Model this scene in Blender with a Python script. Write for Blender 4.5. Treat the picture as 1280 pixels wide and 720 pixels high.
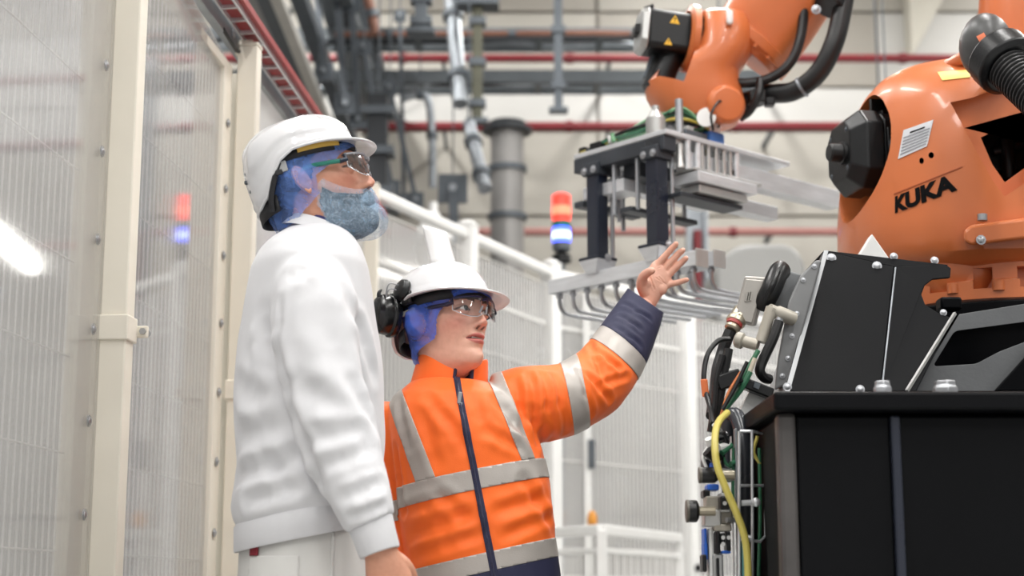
import bpy, bmesh, math, random
from mathutils import Vector, Matrix, noise
random.seed(7)
for _o in list(bpy.data.objects):
    bpy.data.objects.remove(_o)
V = Vector
PI = math.pi
SC = bpy.context.scene
COL = SC.collection

# ------------------------------------------------------------------ camera
F_PX = 2000.0                      # focal length in pixels of the 1280 wide frame
PITCH = math.radians(10.62)
CAM = V((0.0, 0.0, 0.88))
_cd = bpy.data.cameras.new('camera')
_cd.sensor_width = 36.0
_cd.lens = 36.0 * F_PX / 1280.0
_cd.clip_start = 0.05
_cd.dof.use_dof = True
_cd.dof.focus_distance = 3.42
_cd.dof.aperture_fstop = 3.0
_cam = bpy.data.objects.new('camera', _cd)
COL.objects.link(_cam)
_cam.location = CAM
_cam.rotation_euler = (PI / 2 + PITCH, 0, 0)
SC.camera = _cam

def at(px, py, Y):
    """world point seen at pixel (px,py) at horizontal distance Y"""
    dx = (px - 640.0) / F_PX
    dy = (360.0 - py) / F_PX
    c, s = math.cos(PITCH), math.sin(PITCH)
    d = V((dx, c - dy * s, s + dy * c))
    return CAM + d * (Y / d.y)

# ------------------------------------------------------------------ world / exposure
_w = bpy.data.worlds.new('daylight')
SC.world = _w
_w.use_nodes = True
_bg = _w.node_tree.nodes['Background']
_bg.inputs['Color'].default_value = (1.0, 0.985, 0.965, 1)
_bg.inputs['Strength'].default_value = 0.47
SC.view_settings.view_transform = 'Standard'
SC.view_settings.look = 'None'
SC.view_settings.gamma = 1.0
SC.view_settings.use_curve_mapping = False
SC.view_settings.exposure = 0.5
# power of one ceiling luminaire, and the strip layout (x, y, z); built in the luminaire builder below
LUM_W = 78.0
LUM_Z = 6.7
LUM_SPOTS = [(x, y) for y in (-3.5, 0.5, 4.5, 8.5, 12.0) for x in (-1.9, 1.6, 5.2)]
# ------------------------------------------------------------------ helpers
def lin(c):
    c = c / 255.0
    return c / 12.92 if c <= 0.04045 else ((c + 0.055) / 1.055) ** 2.4
def rgb(r, g, b):
    return (lin(r), lin(g), lin(b), 1.0)

MATS = {}
def mat(name, col, rough=0.5, metal=0.0, var=0.08, scale=6.0, bump=0.0, bscale=60.0, spec=0.5, rvar=0.1,
        stretch=(1, 1, 1), coat=0.0, emit=0.0, alpha=1.0, sss=0.0, sheen=0.0):
    """procedural material: noise driven colour, roughness and relief on one base colour"""
    if name in MATS:
        return MATS[name]
    m = bpy.data.materials.new(name)
    m.use_nodes = True
    nt = m.node_tree
    b = nt.nodes['Principled BSDF']
    c = rgb(*col) if max(col) > 1.0 or True else col
    tc = nt.nodes.new('ShaderNodeTexCoord')
    mp = nt.nodes.new('ShaderNodeMapping')
    mp.inputs['Scale'].default_value = stretch
    nt.links.new(tc.outputs['Object'], mp.inputs['Vector'])
    nz = nt.nodes.new('ShaderNodeTexNoise')
    nz.inputs['Scale'].default_value = scale
    nz.inputs['Detail'].default_value = 4
    nt.links.new(mp.outputs['Vector'], nz.inputs['Vector'])
    rp = nt.nodes.new('ShaderNodeValToRGB')
    rp.color_ramp.elements[0].position = 0.3
    rp.color_ramp.elements[1].position = 0.7
    rp.color_ramp.elements[0].color = (c[0] * (1 - var), c[1] * (1 - var), c[2] * (1 - var), 1)
    rp.color_ramp.elements[1].color = (min(1, c[0] * (1 + var * .6)), min(1, c[1] * (1 + var * .6)), min(1, c[2] * (1 + var * .6)), 1)
    nt.links.new(nz.outputs['Fac'], rp.inputs['Fac'])
    nt.links.new(rp.outputs['Color'], b.inputs['Base Color'])
    mr = nt.nodes.new('ShaderNodeMapRange')
    mr.inputs['To Min'].default_value = max(0.02, rough - rvar)
    mr.inputs['To Max'].default_value = min(1.0, rough + rvar)
    nt.links.new(nz.outputs['Fac'], mr.inputs['Value'])
    nt.links.new(mr.outputs['Result'], b.inputs['Roughness'])
    b.inputs['Metallic'].default_value = metal
    b.inputs['Specular IOR Level'].default_value = spec
    if coat:
        b.inputs['Coat Weight'].default_value = coat
        b.inputs['Coat Roughness'].default_value = 0.08
    if sheen:
        b.inputs['Sheen Weight'].default_value = sheen
    if sss:
        b.inputs['Subsurface Weight'].default_value = sss
        b.inputs['Subsurface Radius'].default_value = (0.012, 0.004, 0.002)
        b.inputs['Subsurface Scale'].default_value = 1.0
    if emit:
        nt.links.new(rp.outputs['Color'], b.inputs['Emission Color'])
        b.inputs['Emission Strength'].default_value = emit
    if alpha < 1.0:
        b.inputs['Alpha'].default_value = alpha
    if bump:
        n2 = nt.nodes.new('ShaderNodeTexNoise')
        n2.inputs['Scale'].default_value = bscale
        n2.inputs['Detail'].default_value = 3
        nt.links.new(mp.outputs['Vector'], n2.inputs['Vector'])
        bp = nt.nodes.new('ShaderNodeBump')
        bp.inputs['Strength'].default_value = bump
        bp.inputs['Distance'].default_value = 0.01
        nt.links.new(n2.outputs['Fac'], bp.inputs['Height'])
        nt.links.new(bp.outputs['Normal'], b.inputs['Normal'])
    MATS[name] = m
    return m

def clear_mat(name, tint=(1, 1, 1), haze=0.1, haze_col=(230, 230, 232), rough=0.02, refl=1.0, ior=1.45, hscale=2.5, hstretch=(1, 1, 1)):
    """thin clear sheet: transparent + a little white haze + mirror reflection by fresnel"""
    if name in MATS:
        return MATS[name]
    m = bpy.data.materials.new(name)
    m.use_nodes = True
    nt = m.node_tree
    nt.nodes.remove(nt.nodes['Principled BSDF'])
    out = nt.nodes['Material Output']
    tr = nt.nodes.new('ShaderNodeBsdfTransparent'); tr.inputs['Color'].default_value = (*tint, 1)
    df = nt.nodes.new('ShaderNodeBsdfDiffuse'); df.inputs['Color'].default_value = rgb(*haze_col)
    tl = nt.nodes.new('ShaderNodeBsdfTranslucent'); tl.inputs['Color'].default_value = rgb(*haze_col)
    ad = nt.nodes.new('ShaderNodeMixShader'); ad.inputs[0].default_value = 0.4
    nt.links.new(df.outputs[0], ad.inputs[1]); nt.links.new(tl.outputs[0], ad.inputs[2])
    mx = nt.nodes.new('ShaderNodeMixShader')
    tc = nt.nodes.new('ShaderNodeTexCoord')
    mp = nt.nodes.new('ShaderNodeMapping'); mp.inputs['Scale'].default_value = hstretch
    nt.links.new(tc.outputs['Object'], mp.inputs['Vector'])
    nz = nt.nodes.new('ShaderNodeTexNoise'); nz.inputs['Scale'].default_value = hscale; nz.inputs['Detail'].default_value = 5
    nt.links.new(mp.outputs['Vector'], nz.inputs['Vector'])
    mr = nt.nodes.new('ShaderNodeMapRange')
    mr.inputs['To Min'].default_value = haze * 0.4; mr.inputs['To Max'].default_value = min(1, haze * 1.6)
    nt.links.new(nz.outputs['Fac'], mr.inputs['Value'])
    nt.links.new(mr.outputs['Result'], mx.inputs[0])
    nt.links.new(tr.outputs[0], mx.inputs[1]); nt.links.new(ad.outputs[0], mx.inputs[2])
    gl = nt.nodes.new('ShaderNodeBsdfGlossy'); gl.inputs['Roughness'].default_value = rough
    fr = nt.nodes.new('ShaderNodeFresnel'); fr.inputs['IOR'].default_value = ior
    ml = nt.nodes.new('ShaderNodeMath'); ml.operation = 'MULTIPLY'; ml.inputs[1].default_value = refl; ml.use_clamp = True
    nt.links.new(fr.outputs[0], ml.inputs[0])
    m2 = nt.nodes.new('ShaderNodeMixShader')
    nt.links.new(ml.outputs[0], m2.inputs[0])
    nt.links.new(mx.outputs[0], m2.inputs[1]); nt.links.new(gl.outputs[0], m2.inputs[2])
    nt.links.new(m2.outputs[0], out.inputs['Surface'])
    MATS[name] = m
    return m

ORG = {}          # object name -> world origin of its local frame

def crom(pts, n):
    """Catmull-Rom through pts (Vectors or tuples), n samples per span"""
    P = [V(p) for p in pts]
    P = [P[0] * 2 - P[1]] + P + [P[-1] * 2 - P[-2]]
    out = []
    for i in range(1, len(P) - 2):
        a, b, c, d = P[i - 1], P[i], P[i + 1], P[i + 2]
        for k in range(n):
            t = k / n
            out.append(0.5 * ((2 * b) + (c - a) * t + (2 * a - 5 * b + 4 * c - d) * t * t + (3 * b - a - 3 * c + d) * t ** 3))
    out.append(P[-2].copy())
    return out

def frame_of(d, up=V((0, 0, 1))):
    d = d.normalized()
    if abs(d.dot(up)) > 0.95:
        up = V((1, 0, 0)) if abs(d.x) < 0.9 else V((0, 1, 0))
    x = up.cross(d).normalized()
    y = d.cross(x).normalized()
    return x, y, d

class MB:
    def __init__(self):
        self.v = []; self.f = []
    def add(self, vs, fs):
        o = len(self.v)
        self.v += [V(p) for p in vs]
        self.f += [tuple(i + o for i in f) for f in fs]
        return self
    def box(self, c, s, M=None):
        c = V(c); hx, hy, hz = s[0] / 2, s[1] / 2, s[2] / 2
        vs = []
        for z in (-hz, hz):
            for y in (-hy, hy):
                for x in (-hx, hx):
                    p = V((x, y, z))
                    vs.append(c + (M @ p if M else p))
        return self.add(vs, [(0, 2, 3, 1), (4, 5, 7, 6), (0, 1, 5, 4), (2, 6, 7, 3), (0, 4, 6, 2), (1, 3, 7, 5)])
    def bar(self, a, b, w, h, up=V((0, 0, 1))):
        a = V(a); b = V(b); x, y, d = frame_of(b - a, up)
        vs = []
        for p in (a, b):
            for sx, sy in ((-1, -1), (1, -1), (1, 1), (-1, 1)):
                vs.append(p + x * (sx * w / 2) + y * (sy * h / 2))
        return self.add(vs, [(0, 3, 2, 1), (4, 5, 6, 7), (0, 1, 5, 4), (1, 2, 6, 5), (2, 3, 7, 6), (3, 0, 4, 7)])
    def loft(self, rings, cap0=True, cap1=True, closed=True):
        n = len(rings[0]); o = len(self.v)
        for r in rings:
            self.v += [V(p) for p in r]
        m = n if closed else n - 1
        for i in range(len(rings) - 1):
            for j in range(m):
                k = (j + 1) % n
                self.f.append((o + i * n + j, o + i * n + k, o + (i + 1) * n + k, o + (i + 1) * n + j))
        if cap0 and closed: self.f.append(tuple(o + j for j in reversed(range(n))))
        if cap1 and closed: self.f.append(tuple(o + (len(rings) - 1) * n + j for j in range(n)))
        return self
    def cyl(self, a, b, r0, r1=None, n=16, cap=True):
        a = V(a); b = V(b); r1 = r0 if r1 is None else r1
        x, y, d = frame_of(b - a)
        R = lambda p, r: [p + x * (r * math.cos(2 * PI * j / n)) + y * (r * math.sin(2 * PI * j / n)) for j in range(n)]
        return self.loft([R(a, r0), R(b, r1)], cap, cap)
    def tube(self, pts, r, n=8, cap=True):
        P = [V(p) for p in pts]
        rs = r if isinstance(r, (list, tuple)) else [r] * len(P)
        rings = []
        up = None
        for i, p in enumerate(P):
            d = (P[min(i + 1, len(P) - 1)] - P[max(i - 1, 0)])
            if d.length < 1e-9: d = V((0, 0, 1))
            d.normalize()
            if up is None:
                x, y, _ = frame_of(d)
            else:
                y = (up - d * up.dot(d))
                y = y.normalized() if y.length > 1e-6 else frame_of(d)[1]
                x = y.cross(d)
            up = y
            rings.append([p + x * (rs[i] * math.cos(2 * PI * j / n)) + y * (rs[i] * math.sin(2 * PI * j / n)) for j in range(n)])
        return self.loft(rings, cap, cap)
    def lathe(self, prof, o, axis, n=24, cap=True):
        """prof: (radius, height along axis)"""
        o = V(o); x, y, d = frame_of(V(axis))
        rings = [[o + d * h + x * (max(r, 1e-5) * math.cos(2 * PI * j / n)) + y * (max(r, 1e-5) * math.sin(2 * PI * j / n)) for j in range(n)] for r, h in prof]
        return self.loft(rings, cap, cap)
    def prism(self, poly, o, ux, uy, dep):
        """poly: 2-D outline; o + ux*a + uy*b, extruded by vector dep"""
        o = V(o); ux = V(ux); uy = V(uy); dep = V(dep)
        r0 = [o + ux * a + uy * b for a, b in poly]
        return self.loft([r0, [p + dep for p in r0]])
    def ball(self, c, r, n=12, sc=(1, 1, 1), M=None):
        c = V(c); rings = []
        m = max(4, n // 2)
        for i in range(m + 1):
            a = -PI / 2 + PI * i / m
            a = max(-PI / 2 + 1e-3, min(PI / 2 - 1e-3, a))
            rr = []
            for j in range(n):
                p = V((math.cos(a) * math.cos(2 * PI * j / n) * r * sc[0], math.cos(a) * math.sin(2 * PI * j / n) * r * sc[1], math.sin(a) * r * sc[2]))
                rr.append(c + (M @ p if M else p))
            rings.append(rr)
        return self.loft(rings)
    def mesh(self, name):
        me = bpy.data.meshes.new(name)
        me.from_pydata([tuple(p) for p in self.v], [], self.f)
        bm = bmesh.new(); bm.from_mesh(me)
        bmesh.ops.recalc_face_normals(bm, faces=bm.faces)
        bm.to_mesh(me); bm.free()
        return me
    def build(self, name, m, parent=None, smooth=True, bevel=0.0, seg=2, ang=35, kind=None):
        org = ORG[parent.name] if parent else self.base()
        for i in range(len(self.v)):
            self.v[i] = self.v[i] - org
        me = self.mesh(name)
        return link(name, me, m, parent, org, smooth, bevel, seg, ang, kind)
    def base(self):
        xs = [p.x for p in self.v]; ys = [p.y for p in self.v]; zs = [p.z for p in self.v]
        return V(((min(xs) + max(xs)) / 2, (min(ys) + max(ys)) / 2, min(zs)))

def link(name, me, m, parent, org, smooth=True, bevel=0.0, seg=2, ang=35, kind=None):
    me.materials.clear()
    for mm in (m if isinstance(m, (list, tuple)) else [m]):
        me.materials.append(mm)
    o = bpy.data.objects.new(name, me)
    COL.objects.link(o)
    ORG[o.name] = V(org)
    if parent:
        o.parent = parent
    else:
        o.location = org
    if smooth:
        me.polygons.foreach_set('use_smooth', [True] * len(me.polygons))
        me.set_sharp_from_angle(angle=math.radians(ang))
    if bevel:
        b = o.modifiers.new('bevel', 'BEVEL')
        b.width = bevel; b.segments = seg; b.limit_method = 'ANGLE'; b.angle_limit = math.radians(30)
        b.harden_normals = False
    if kind: o['kind'] = kind
    return o

def thing(name, label, cat, loc, group=None):
    o = bpy.data.objects.new(name, None)
    COL.objects.link(o)
    o.location = loc
    o.empty_display_size = 0.1
    o['label'] = label; o['category'] = cat
    if group: o['group'] = group
    ORG[o.name] = V(loc)
    return o
def tag(o, label, cat, group=None):
    o['label'] = label; o['category'] = cat
    if group: o['group'] = group
    return o
def struct(o):
    o['kind'] = 'structure'
    return o
def plabel(o, label):
    o['label'] = label
    return o

def evaluated(me, mods):
    """run a mesh through a list of (type, dict) modifiers, return the new mesh"""
    o = bpy.data.objects.new('work_mesh', me)
    COL.objects.link(o)
    for i, (t, kw) in enumerate(mods):
        md = o.modifiers.new('m%d' % i, t)
        for k, v in kw.items():
            setattr(md, k, v)
    dg = bpy.context.evaluated_depsgraph_get()
    dg.update()
    r = bpy.data.meshes.new_from_object(o.evaluated_get(dg))
    bpy.data.objects.remove(o)
    return r

def boolean(me, cutters, op='DIFFERENCE'):
    o = bpy.data.objects.new('work_mesh', me); COL.objects.link(o)
    cs = []
    for c in cutters:
        q = bpy.data.objects.new('work_cut', c); COL.objects.link(q); cs.append(q)
        md = o.modifiers.new('b', 'BOOLEAN'); md.operation = op; md.object = q; md.solver = 'EXACT'
    dg = bpy.context.evaluated_depsgraph_get(); dg.update()
    r = bpy.data.meshes.new_from_object(o.evaluated_get(dg))
    bpy.data.objects.remove(o)
    for q in cs: bpy.data.objects.remove(q)
    return r

def text_mesh(s, size, depth, bold=0.0, spacing=1.0):
    """letters as real geometry (font curve turned into mesh), centred, in the XY plane"""
    cu = bpy.data.curves.new('txt', 'FONT')
    cu.body = s; cu.size = size; cu.extrude = depth; cu.align_x = 'CENTER'; cu.align_y = 'CENTER'
    cu.offset = bold; cu.space_character = spacing
    o = bpy.data.objects.new('txt', cu); COL.objects.link(o)
    dg = bpy.context.evaluated_depsgraph_get(); dg.update()
    me = bpy.data.meshes.new_from_object(o.evaluated_get(dg))
    bpy.data.objects.remove(o)
    return me

def screw(mb, p, nrm, r, h=0.5, n=10):
    """round headed screw with a washer, added to mb"""
    nrm = V(nrm).normalized(); p = V(p)
    mb.lathe([(r * 1.5, 0), (r * 1.5, r * .25), (r, r * .3), (r * .95, r * h), (r * .5, r * (h + .25)), (0.0, r * (h + .3))], p, nrm, n)

# ------------------------------------------------------------------ materials shared across the hall
M_STEEL = mat('brushed_steel', (176, 178, 182), .38, .85, .12, 8)
M_ALU = mat('milled_aluminium', (218, 220, 223), .36, .55, .10, 12, stretch=(1, 1, 6))
M_ZINC = mat('galvanised_steel', (150, 155, 160), .45, .7, .2, 14)
M_DKSTEEL = mat('dull_dark_steel', (92, 98, 104), .5, .4, .2, 9)
M_BLACKPL = mat('black_plastic', (17, 18, 20), .36, 0, .2, 15, bump=.05, bscale=200, spec=.4)
M_RUBBER = mat('black_rubber', (14, 14, 16), .45, 0, .2, 20)
M_ORANGE = mat('orange_robot_paint', (204, 112, 62), .36, 0, .06, 5, coat=.2, rvar=.05)
M_CREAM = mat('cream_powder_coat', (236, 230, 216), .5, 0, .04, 5)
M_WHITEP = mat('white_powder_coat', (238, 238, 236), .45, 0, .04, 5)
M_REDPIPE = mat('red_pipe_paint', (118, 28, 36), .45, 0, .12, 4)
M_COPPER = mat('copper_orange_pipe', (138, 94, 76), .5, .1, .15, 4)
# ================================================================== THE HALL
X0, X1, YB, YF, ZC = -3.3, 9.0, 14.2, -6.0, 8.2
M_FLOOR = mat('grey_epoxy_floor', (176, 176, 174), .3, 0, .06, 1.2)
M_WALLW = mat('white_wall_paint', (158, 158, 158), .7, 0, .05, 1.5)
M_PAN = [mat('cream_wall_panel_a', (168, 164, 155), .6, 0, .05, 1.0), mat('cream_wall_panel_b', (177, 173, 164), .6, 0, .05, 1.0),
         mat('cream_wall_panel_c', (160, 155, 146), .6, 0, .05, 1.0)]
M_PANW = mat('white_wall_panel', (202, 201, 197), .6, 0, .04, 1.0)
M_CEIL = mat('pale_ceiling_deck', (206, 205, 200), .7, 0, .05, 1.0)

b = MB().box(((X0 + X1) / 2, (YB + YF) / 2, -.05), (X1 - X0, YB - YF, .1))
struct(b.build('floor', M_FLOOR, smooth=False))
ceil = struct(MB().box(((X0 + X1) / 2, (YB + YF) / 2, ZC + .05), (X1 - X0, YB - YF, .1)).build('ceiling', M_CEIL, smooth=False))
rb = None
for k in range(24):                                   # trapezoid deck ribs of the roof, each its own piece
    x = X0 + .4 + k * .5
    q = MB().prism([(-.11, 0), (.11, 0), (.07, -.12), (-.07, -.12)], (x, YF, ZC), (1, 0, 0), (0, 0, 1), (0, YB - YF, 0))
    q.build('deck_rib', M_CEIL, ceil, smooth=False)
struct(MB().box((X0 - .05, (YB + YF) / 2, ZC / 2), (.1, YB - YF, ZC)).build('wall_left', M_WALLW, smooth=False))
struct(MB().box((X1 + .05, (YB + YF) / 2, ZC / 2), (.1, YB - YF, ZC)).build('wall_right', M_WALLW, smooth=False))
wb = struct(MB().box(((X0 + X1) / 2, YB + .08, ZC / 2), (X1 - X0, .1, ZC)).build('wall_back', M_PAN[2], smooth=False))
ROWS = [(0.02, 1.5), (1.5, 3.0), (3.0, 4.2), (4.2, 5.0), (5.0, 5.42), (5.42, 6.15), (6.15, 8.15)]
k = 0
for r, (z0, z1) in enumerate(ROWS):
    for c in range(-2, 4):
        xa = .79 + 2.6 * c; xb = xa + 2.6
        xa = max(xa, X0); xb = min(xb, X1)
        if xb - xa < .1: continue
        mm = M_PANW if r == 4 or (r == 5 and c == 1) else M_PAN[1] if c >= 0 and r < 4 else M_PAN[(r + c) % 3 if r > 4 else (0 if c == -1 else 2)]
        MB().box(((xa + xb) / 2, YB, (z0 + z1) / 2), (xb - xa - .025, .06, z1 - z0 - .025)).build('wall_panel', mm, wb, smooth=False, bevel=.006, seg=1)
# sloping grey-cream wedge against the back wall at the upper right
o = MB().prism([(0, 0), (.75, 1.35), (0, 1.35)], at(1140, 72, 13.9), (1, 0, 0), (0, 0, 1), (0, .25, 0)).build('trim_1', mat('grey_cream_wedge', (188, 184, 172), .6, 0, .05, 2), smooth=False, bevel=.01)
struct(o)

# ceiling luminaires: housing, diffuser, two end caps and the lamp's own light
M_LAMP = mat('lamp_diffuser', (255, 252, 246), .5, 0, .0, 3, emit=9.0)
def luminaire(i, x, y):
    t = thing('ceiling_luminaire', ['long white ceiling luminaire high above the fence', 'long white ceiling luminaire high over the aisle', 'long white ceiling luminaire high above the robot'][i % 3] + ', row %s from the camera end' % ['first', 'second', 'third', 'fourth', 'fifth'][i // 3], 'luminaire', (x, y, LUM_Z), 'ceiling luminaires')
    MB().box((x, y, LUM_Z + .04), (.34, 2.6, .06)).build('housing', M_WHITEP, t, smooth=False, bevel=.01)
    MB().box((x, y, LUM_Z), (.26, 2.5, .03)).build('diffuser', M_LAMP, t, smooth=False)
    for s in (-1, 1):
        MB().box((x, y + s * 1.31, LUM_Z + .03), (.34, .02, .08)).build('end_cap', M_ZINC, t, smooth=False)
        MB().cyl((x, y + s * .9, LUM_Z + .07), (x, y + s * .9, ZC - .1), .006, n=6).build('hanger_wire', M_ZINC, t)
    l = bpy.data.lights.new('luminaire_light', 'AREA')
    l.shape = 'RECTANGLE'; l.size = .3; l.size_y = 2.5; l.energy = LUM_W; l.color = (1, .985, .965)
    lo = bpy.data.objects.new('luminaire_light', l); COL.objects.link(lo)
    lo.parent = t; lo.location = (0, 0, -.03)
for i, (x, y) in enumerate(LUM_SPOTS):
    luminaire(i, x, y)

# ---------------------------------------------------------------- pipes and trays under the roof
def hz(y, d):                                         # height of a horizontal run seen at row y, distance d
    return at(640, y, d).z
def clips(mb, xs, y, z, r):
    for x in xs: mb.cyl((x - .03, y, z), (x + .03, y, z), r * 1.35, n=12)
    return mb
def red_pipe(row, d, r, label, xa, xb, pm=M_REDPIPE):
    z = hz(row, d)
    t = thing('sprinkler_pipe', label, 'pipe', ((xa + xb) / 2, d, z))
    MB().cyl((xa, d, z), (xb, d, z), r, n=14).build('pipe', pm, t)
    x = xa + .5
    while x < xb:
        clips(MB(), [x], d, z, r).build('coupling', mat('dark_red_coupling', (112, 32, 38), .5, 0, .1, 4), t)
        MB().bar((x + .35, d, z), (x + .35, YB - .035, z), .03, .05).build('wall_bracket', M_DKSTEEL, t, smooth=False)
        x += 1.45
red_pipe(73, 13.3, .036, 'red sprinkler pipe, topmost of the three on the back wall', -2.9, 8.4)
red_pipe(158, 13.5, .040, 'red sprinkler pipe above the grey duct, middle of three', -2.9, 8.4)
red_pipe(290, 13.8, .036, 'red sprinkler pipe low on the back wall beside the signal tower', -2.9, 8.4, mat('dusty_red_pipe', (158, 108, 102), .6, 0, .1, 3))

def cable_tray(row, d, h, w, label, xa, xb, m):
    z = hz(row, d)
    t = thing('cable_tray', label, 'cable tray', ((xa + xb) / 2, d, z))
    MB().box(((xa + xb) / 2, d - w / 2, z), (xb - xa, .012, h)).build('side_rail', m, t, smooth=False)
    MB().box(((xa + xb) / 2, d + w / 2, z), (xb - xa, .012, h)).build('side_rail', m, t, smooth=False)
    x = xa + .1
    while x < xb:
        MB().box((x, d, z - h * .35), (.05, w, .02)).build('rung', m, t, smooth=False)
        x += .45
    for x in (xa + .6, xb - .3):
        MB().cyl((x, d, z), (x, d, ZC - .005), .007, n=6).build('hanger_wire', m, t)
    for i in range(4):
        y = d - w * .35 + i * w * .22
        pts = [(xa + (xb - xa) * q / 12, y + random.uniform(-.02, .02), z - h * .1 + random.uniform(-.015, .03)) for q in range(13)]
        MB().tube(pts, .018, 6).build('cable', [M_RUBBER, M_DKSTEEL, M_RUBBER, M_ZINC][i], t)
    return t
M_TRAY = mat('grey_cable_tray', (104, 110, 114), .5, .3, .15, 5)
cable_tray(50, 11.4, .085, .3, 'grey cable tray high under the roof with a copper pipe on top', -2.6, 1.85, M_TRAY)
cable_tray(103, 11.8, .10, .3, 'grey cable tray below the upper red pipe', -2.6, 1.9, M_TRAY)
z = hz(43, 11.2)
t = thing('copper_pipe', 'thin copper coloured pipe lying along the upper cable tray', 'pipe', (.3, 11.2, z))
MB().tube([(-1.3, 11.2, z), (.6, 11.2, z + .01), (1.2, 11.2, z), (1.8, 11.2, z)], .02, 8).build('pipe', M_COPPER, t)
for x in (-.9, .0, .9, 1.6): clips(MB(), [x], 11.2, z, .02).build('clip', M_DKSTEEL, t)

def hanger(px, y0, y1, d, w, label, m, cap=None):
    a, c = at(px, y0, d), at(px, y1, d)
    t = thing('hanger_rod', label, 'hanger', (a.x, d, min(a.z, c.z)))
    MB().bar((a.x, d, c.z), (a.x, d, a.z), w, w).build('rod', m, t, smooth=False, bevel=.004)
    for q in (.15, .5, .85):
        MB().box((a.x, d, c.z + (a.z - c.z) * q), (w * 1.7, w * 1.5, .05)).build('clamp', M_DKSTEEL, t, smooth=False)
    if cap: MB().box((a.x, d, a.z), (cap, cap * .6, .04)).build('cap_plate', M_DKSTEEL, t, smooth=False)
    MB().box((a.x, d, c.z), (w * 2.2, w * 1.6, .03)).build('foot_plate', M_DKSTEEL, t, smooth=False)
    MB().cyl((a.x, d, a.z), (a.x, d, ZC - .005), .006, n=6).build('hanger_wire', M_DKSTEEL, t)
hanger(597, 6, 152, 10.6, .07, 'dark hanger rod with flat cap plate above the grey duct', mat('olive_dark_steel', (88, 88, 74), .5, .3, .2, 5), .3)
hanger(697, -60, 138, 10.8, .06, 'dark hanger rod crossing the trays above the signal tower', M_DKSTEEL)
hanger(473, 120, 262, 10.2, .13, 'thick dark hanging column beside the peak of the man\'s hard hat', mat('near_black_steel', (48, 51, 55), .5, .2, .2, 5))
hanger(527, -40, 40, 9.6, .08, 'short dark drop rod at the top of the picture, left of centre', M_DKSTEEL)

def pipe(name, label, cat, pts, r, m, n=10, bands=0):
    t = thing(name, label, cat, pts[0])
    P = crom(pts, 6) if len(pts) > 2 else [V(p) for p in pts]
    MB().tube(P, r, n).build('pipe', m, t)
    hi = max(P, key=lambda q: q.z)
    MB().cyl(hi, (hi.x, hi.y, ZC - .005), .006, n=6).build('hanger_wire', M_DKSTEEL, t)
    for k in range(bands):
        i = int((k + .5) / bands * (len(P) - 1)); p = P[i]; d = (P[min(i + 1, len(P) - 1)] - P[max(0, i - 1)]).normalized()
        MB().cyl(p - d * .025, p + d * .025, r * 1.4, n=n).build('clip', M_DKSTEEL, t)
    return t
# sloping conduits
pipe('conduit', 'pale grey conduit sloping down across the trays beside the capped hanger', 'conduit', [at(562, -20, 10.9), at(570, 60, 10.7), at(575, 130, 10.5)], .055, M_ZINC, bands=2)
pipe('conduit', 'pale grey conduit running from the tray down towards the signal fence', 'conduit', [at(586, 155, 10.5), at(597, 200, 10.2), at(606, 236, 10.0)], .045, M_ZINC, bands=2)
pipe('conduit', 'thin grey conduit bent in an arch under the lower cable tray', 'conduit', [at(500, 124, 11.5), at(525, 118, 11.5), at(536, 128, 11.5), at(540, 170, 11.5), at(541, 235, 11.5)], .03, M_ZINC, bands=2)
pipe('conduit', 'rusty red conduit at the upper left among dark steel', 'conduit', [at(458, -10, 10.4), at(465, 18, 10.4), at(470, 42, 10.4)], .035, M_COPPER, bands=1)
# long runs above the left fence, receding along the hall
def run_along(px, z, w, h, label, m, y0=5.2, y1=YB - .035, name='steel_channel'):
    d0 = 0
    e = at(px, 0, 8.0); Yt = 8.0 * (z - CAM.z) / (e.z - CAM.z); x = at(px, 0, Yt).x
    t = thing(name, label, 'channel', (x, (y0 + y1) / 2, z))
    poly = [(-w / 2, 0), (w / 2, 0), (w / 2, h), (w / 2 - .012, h), (w / 2 - .012, .014), (-w / 2 + .012, .014), (-w / 2 + .012, h), (-w / 2, h)]
    MB().prism(poly, (x, y0, z), (1, 0, 0), (0, 0, 1), (0, y1 - y0, 0)).build('channel', m, t, smooth=False)
    y = y0 + .6
    while y < y1:
        MB().box((x, y, z + h), (w * 1.3, .05, .03)).build('crossbar', M_DKSTEEL, t, smooth=False)
        y += 1.7
    return t
run_along(345, 4.25, .07, .06, 'bright zinc channel running along the hall above the fence', mat('bright_zinc', (196, 194, 188), .4, .4, .1, 5))
run_along(332, 4.3, .11, .10, 'dark channel beside the bright zinc channel', M_DKSTEEL)
run_along(312, 4.6, .34, .06, 'wide grey channel over the red ladder tray', mat('mid_grey_channel', (150, 150, 148), .5, .2, .1, 5))
run_along(285, 4.9, .30, .06, 'grey channel nearest the wall at the top left', mat('mid_grey_channel', (150, 150, 148)))
run_along(372, 4.6, .10, .10, 'dark steel channel right of the bright zinc channel', M_DKSTEEL)
run_along(418, 5.0, .24, .10, 'broad dark cable duct high at the upper left', mat('grey_cable_tray', (104, 110, 114)))
run_along(448, 5.2, .12, .09, 'dark channel over the thick hanging column', M_DKSTEEL)
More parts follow.
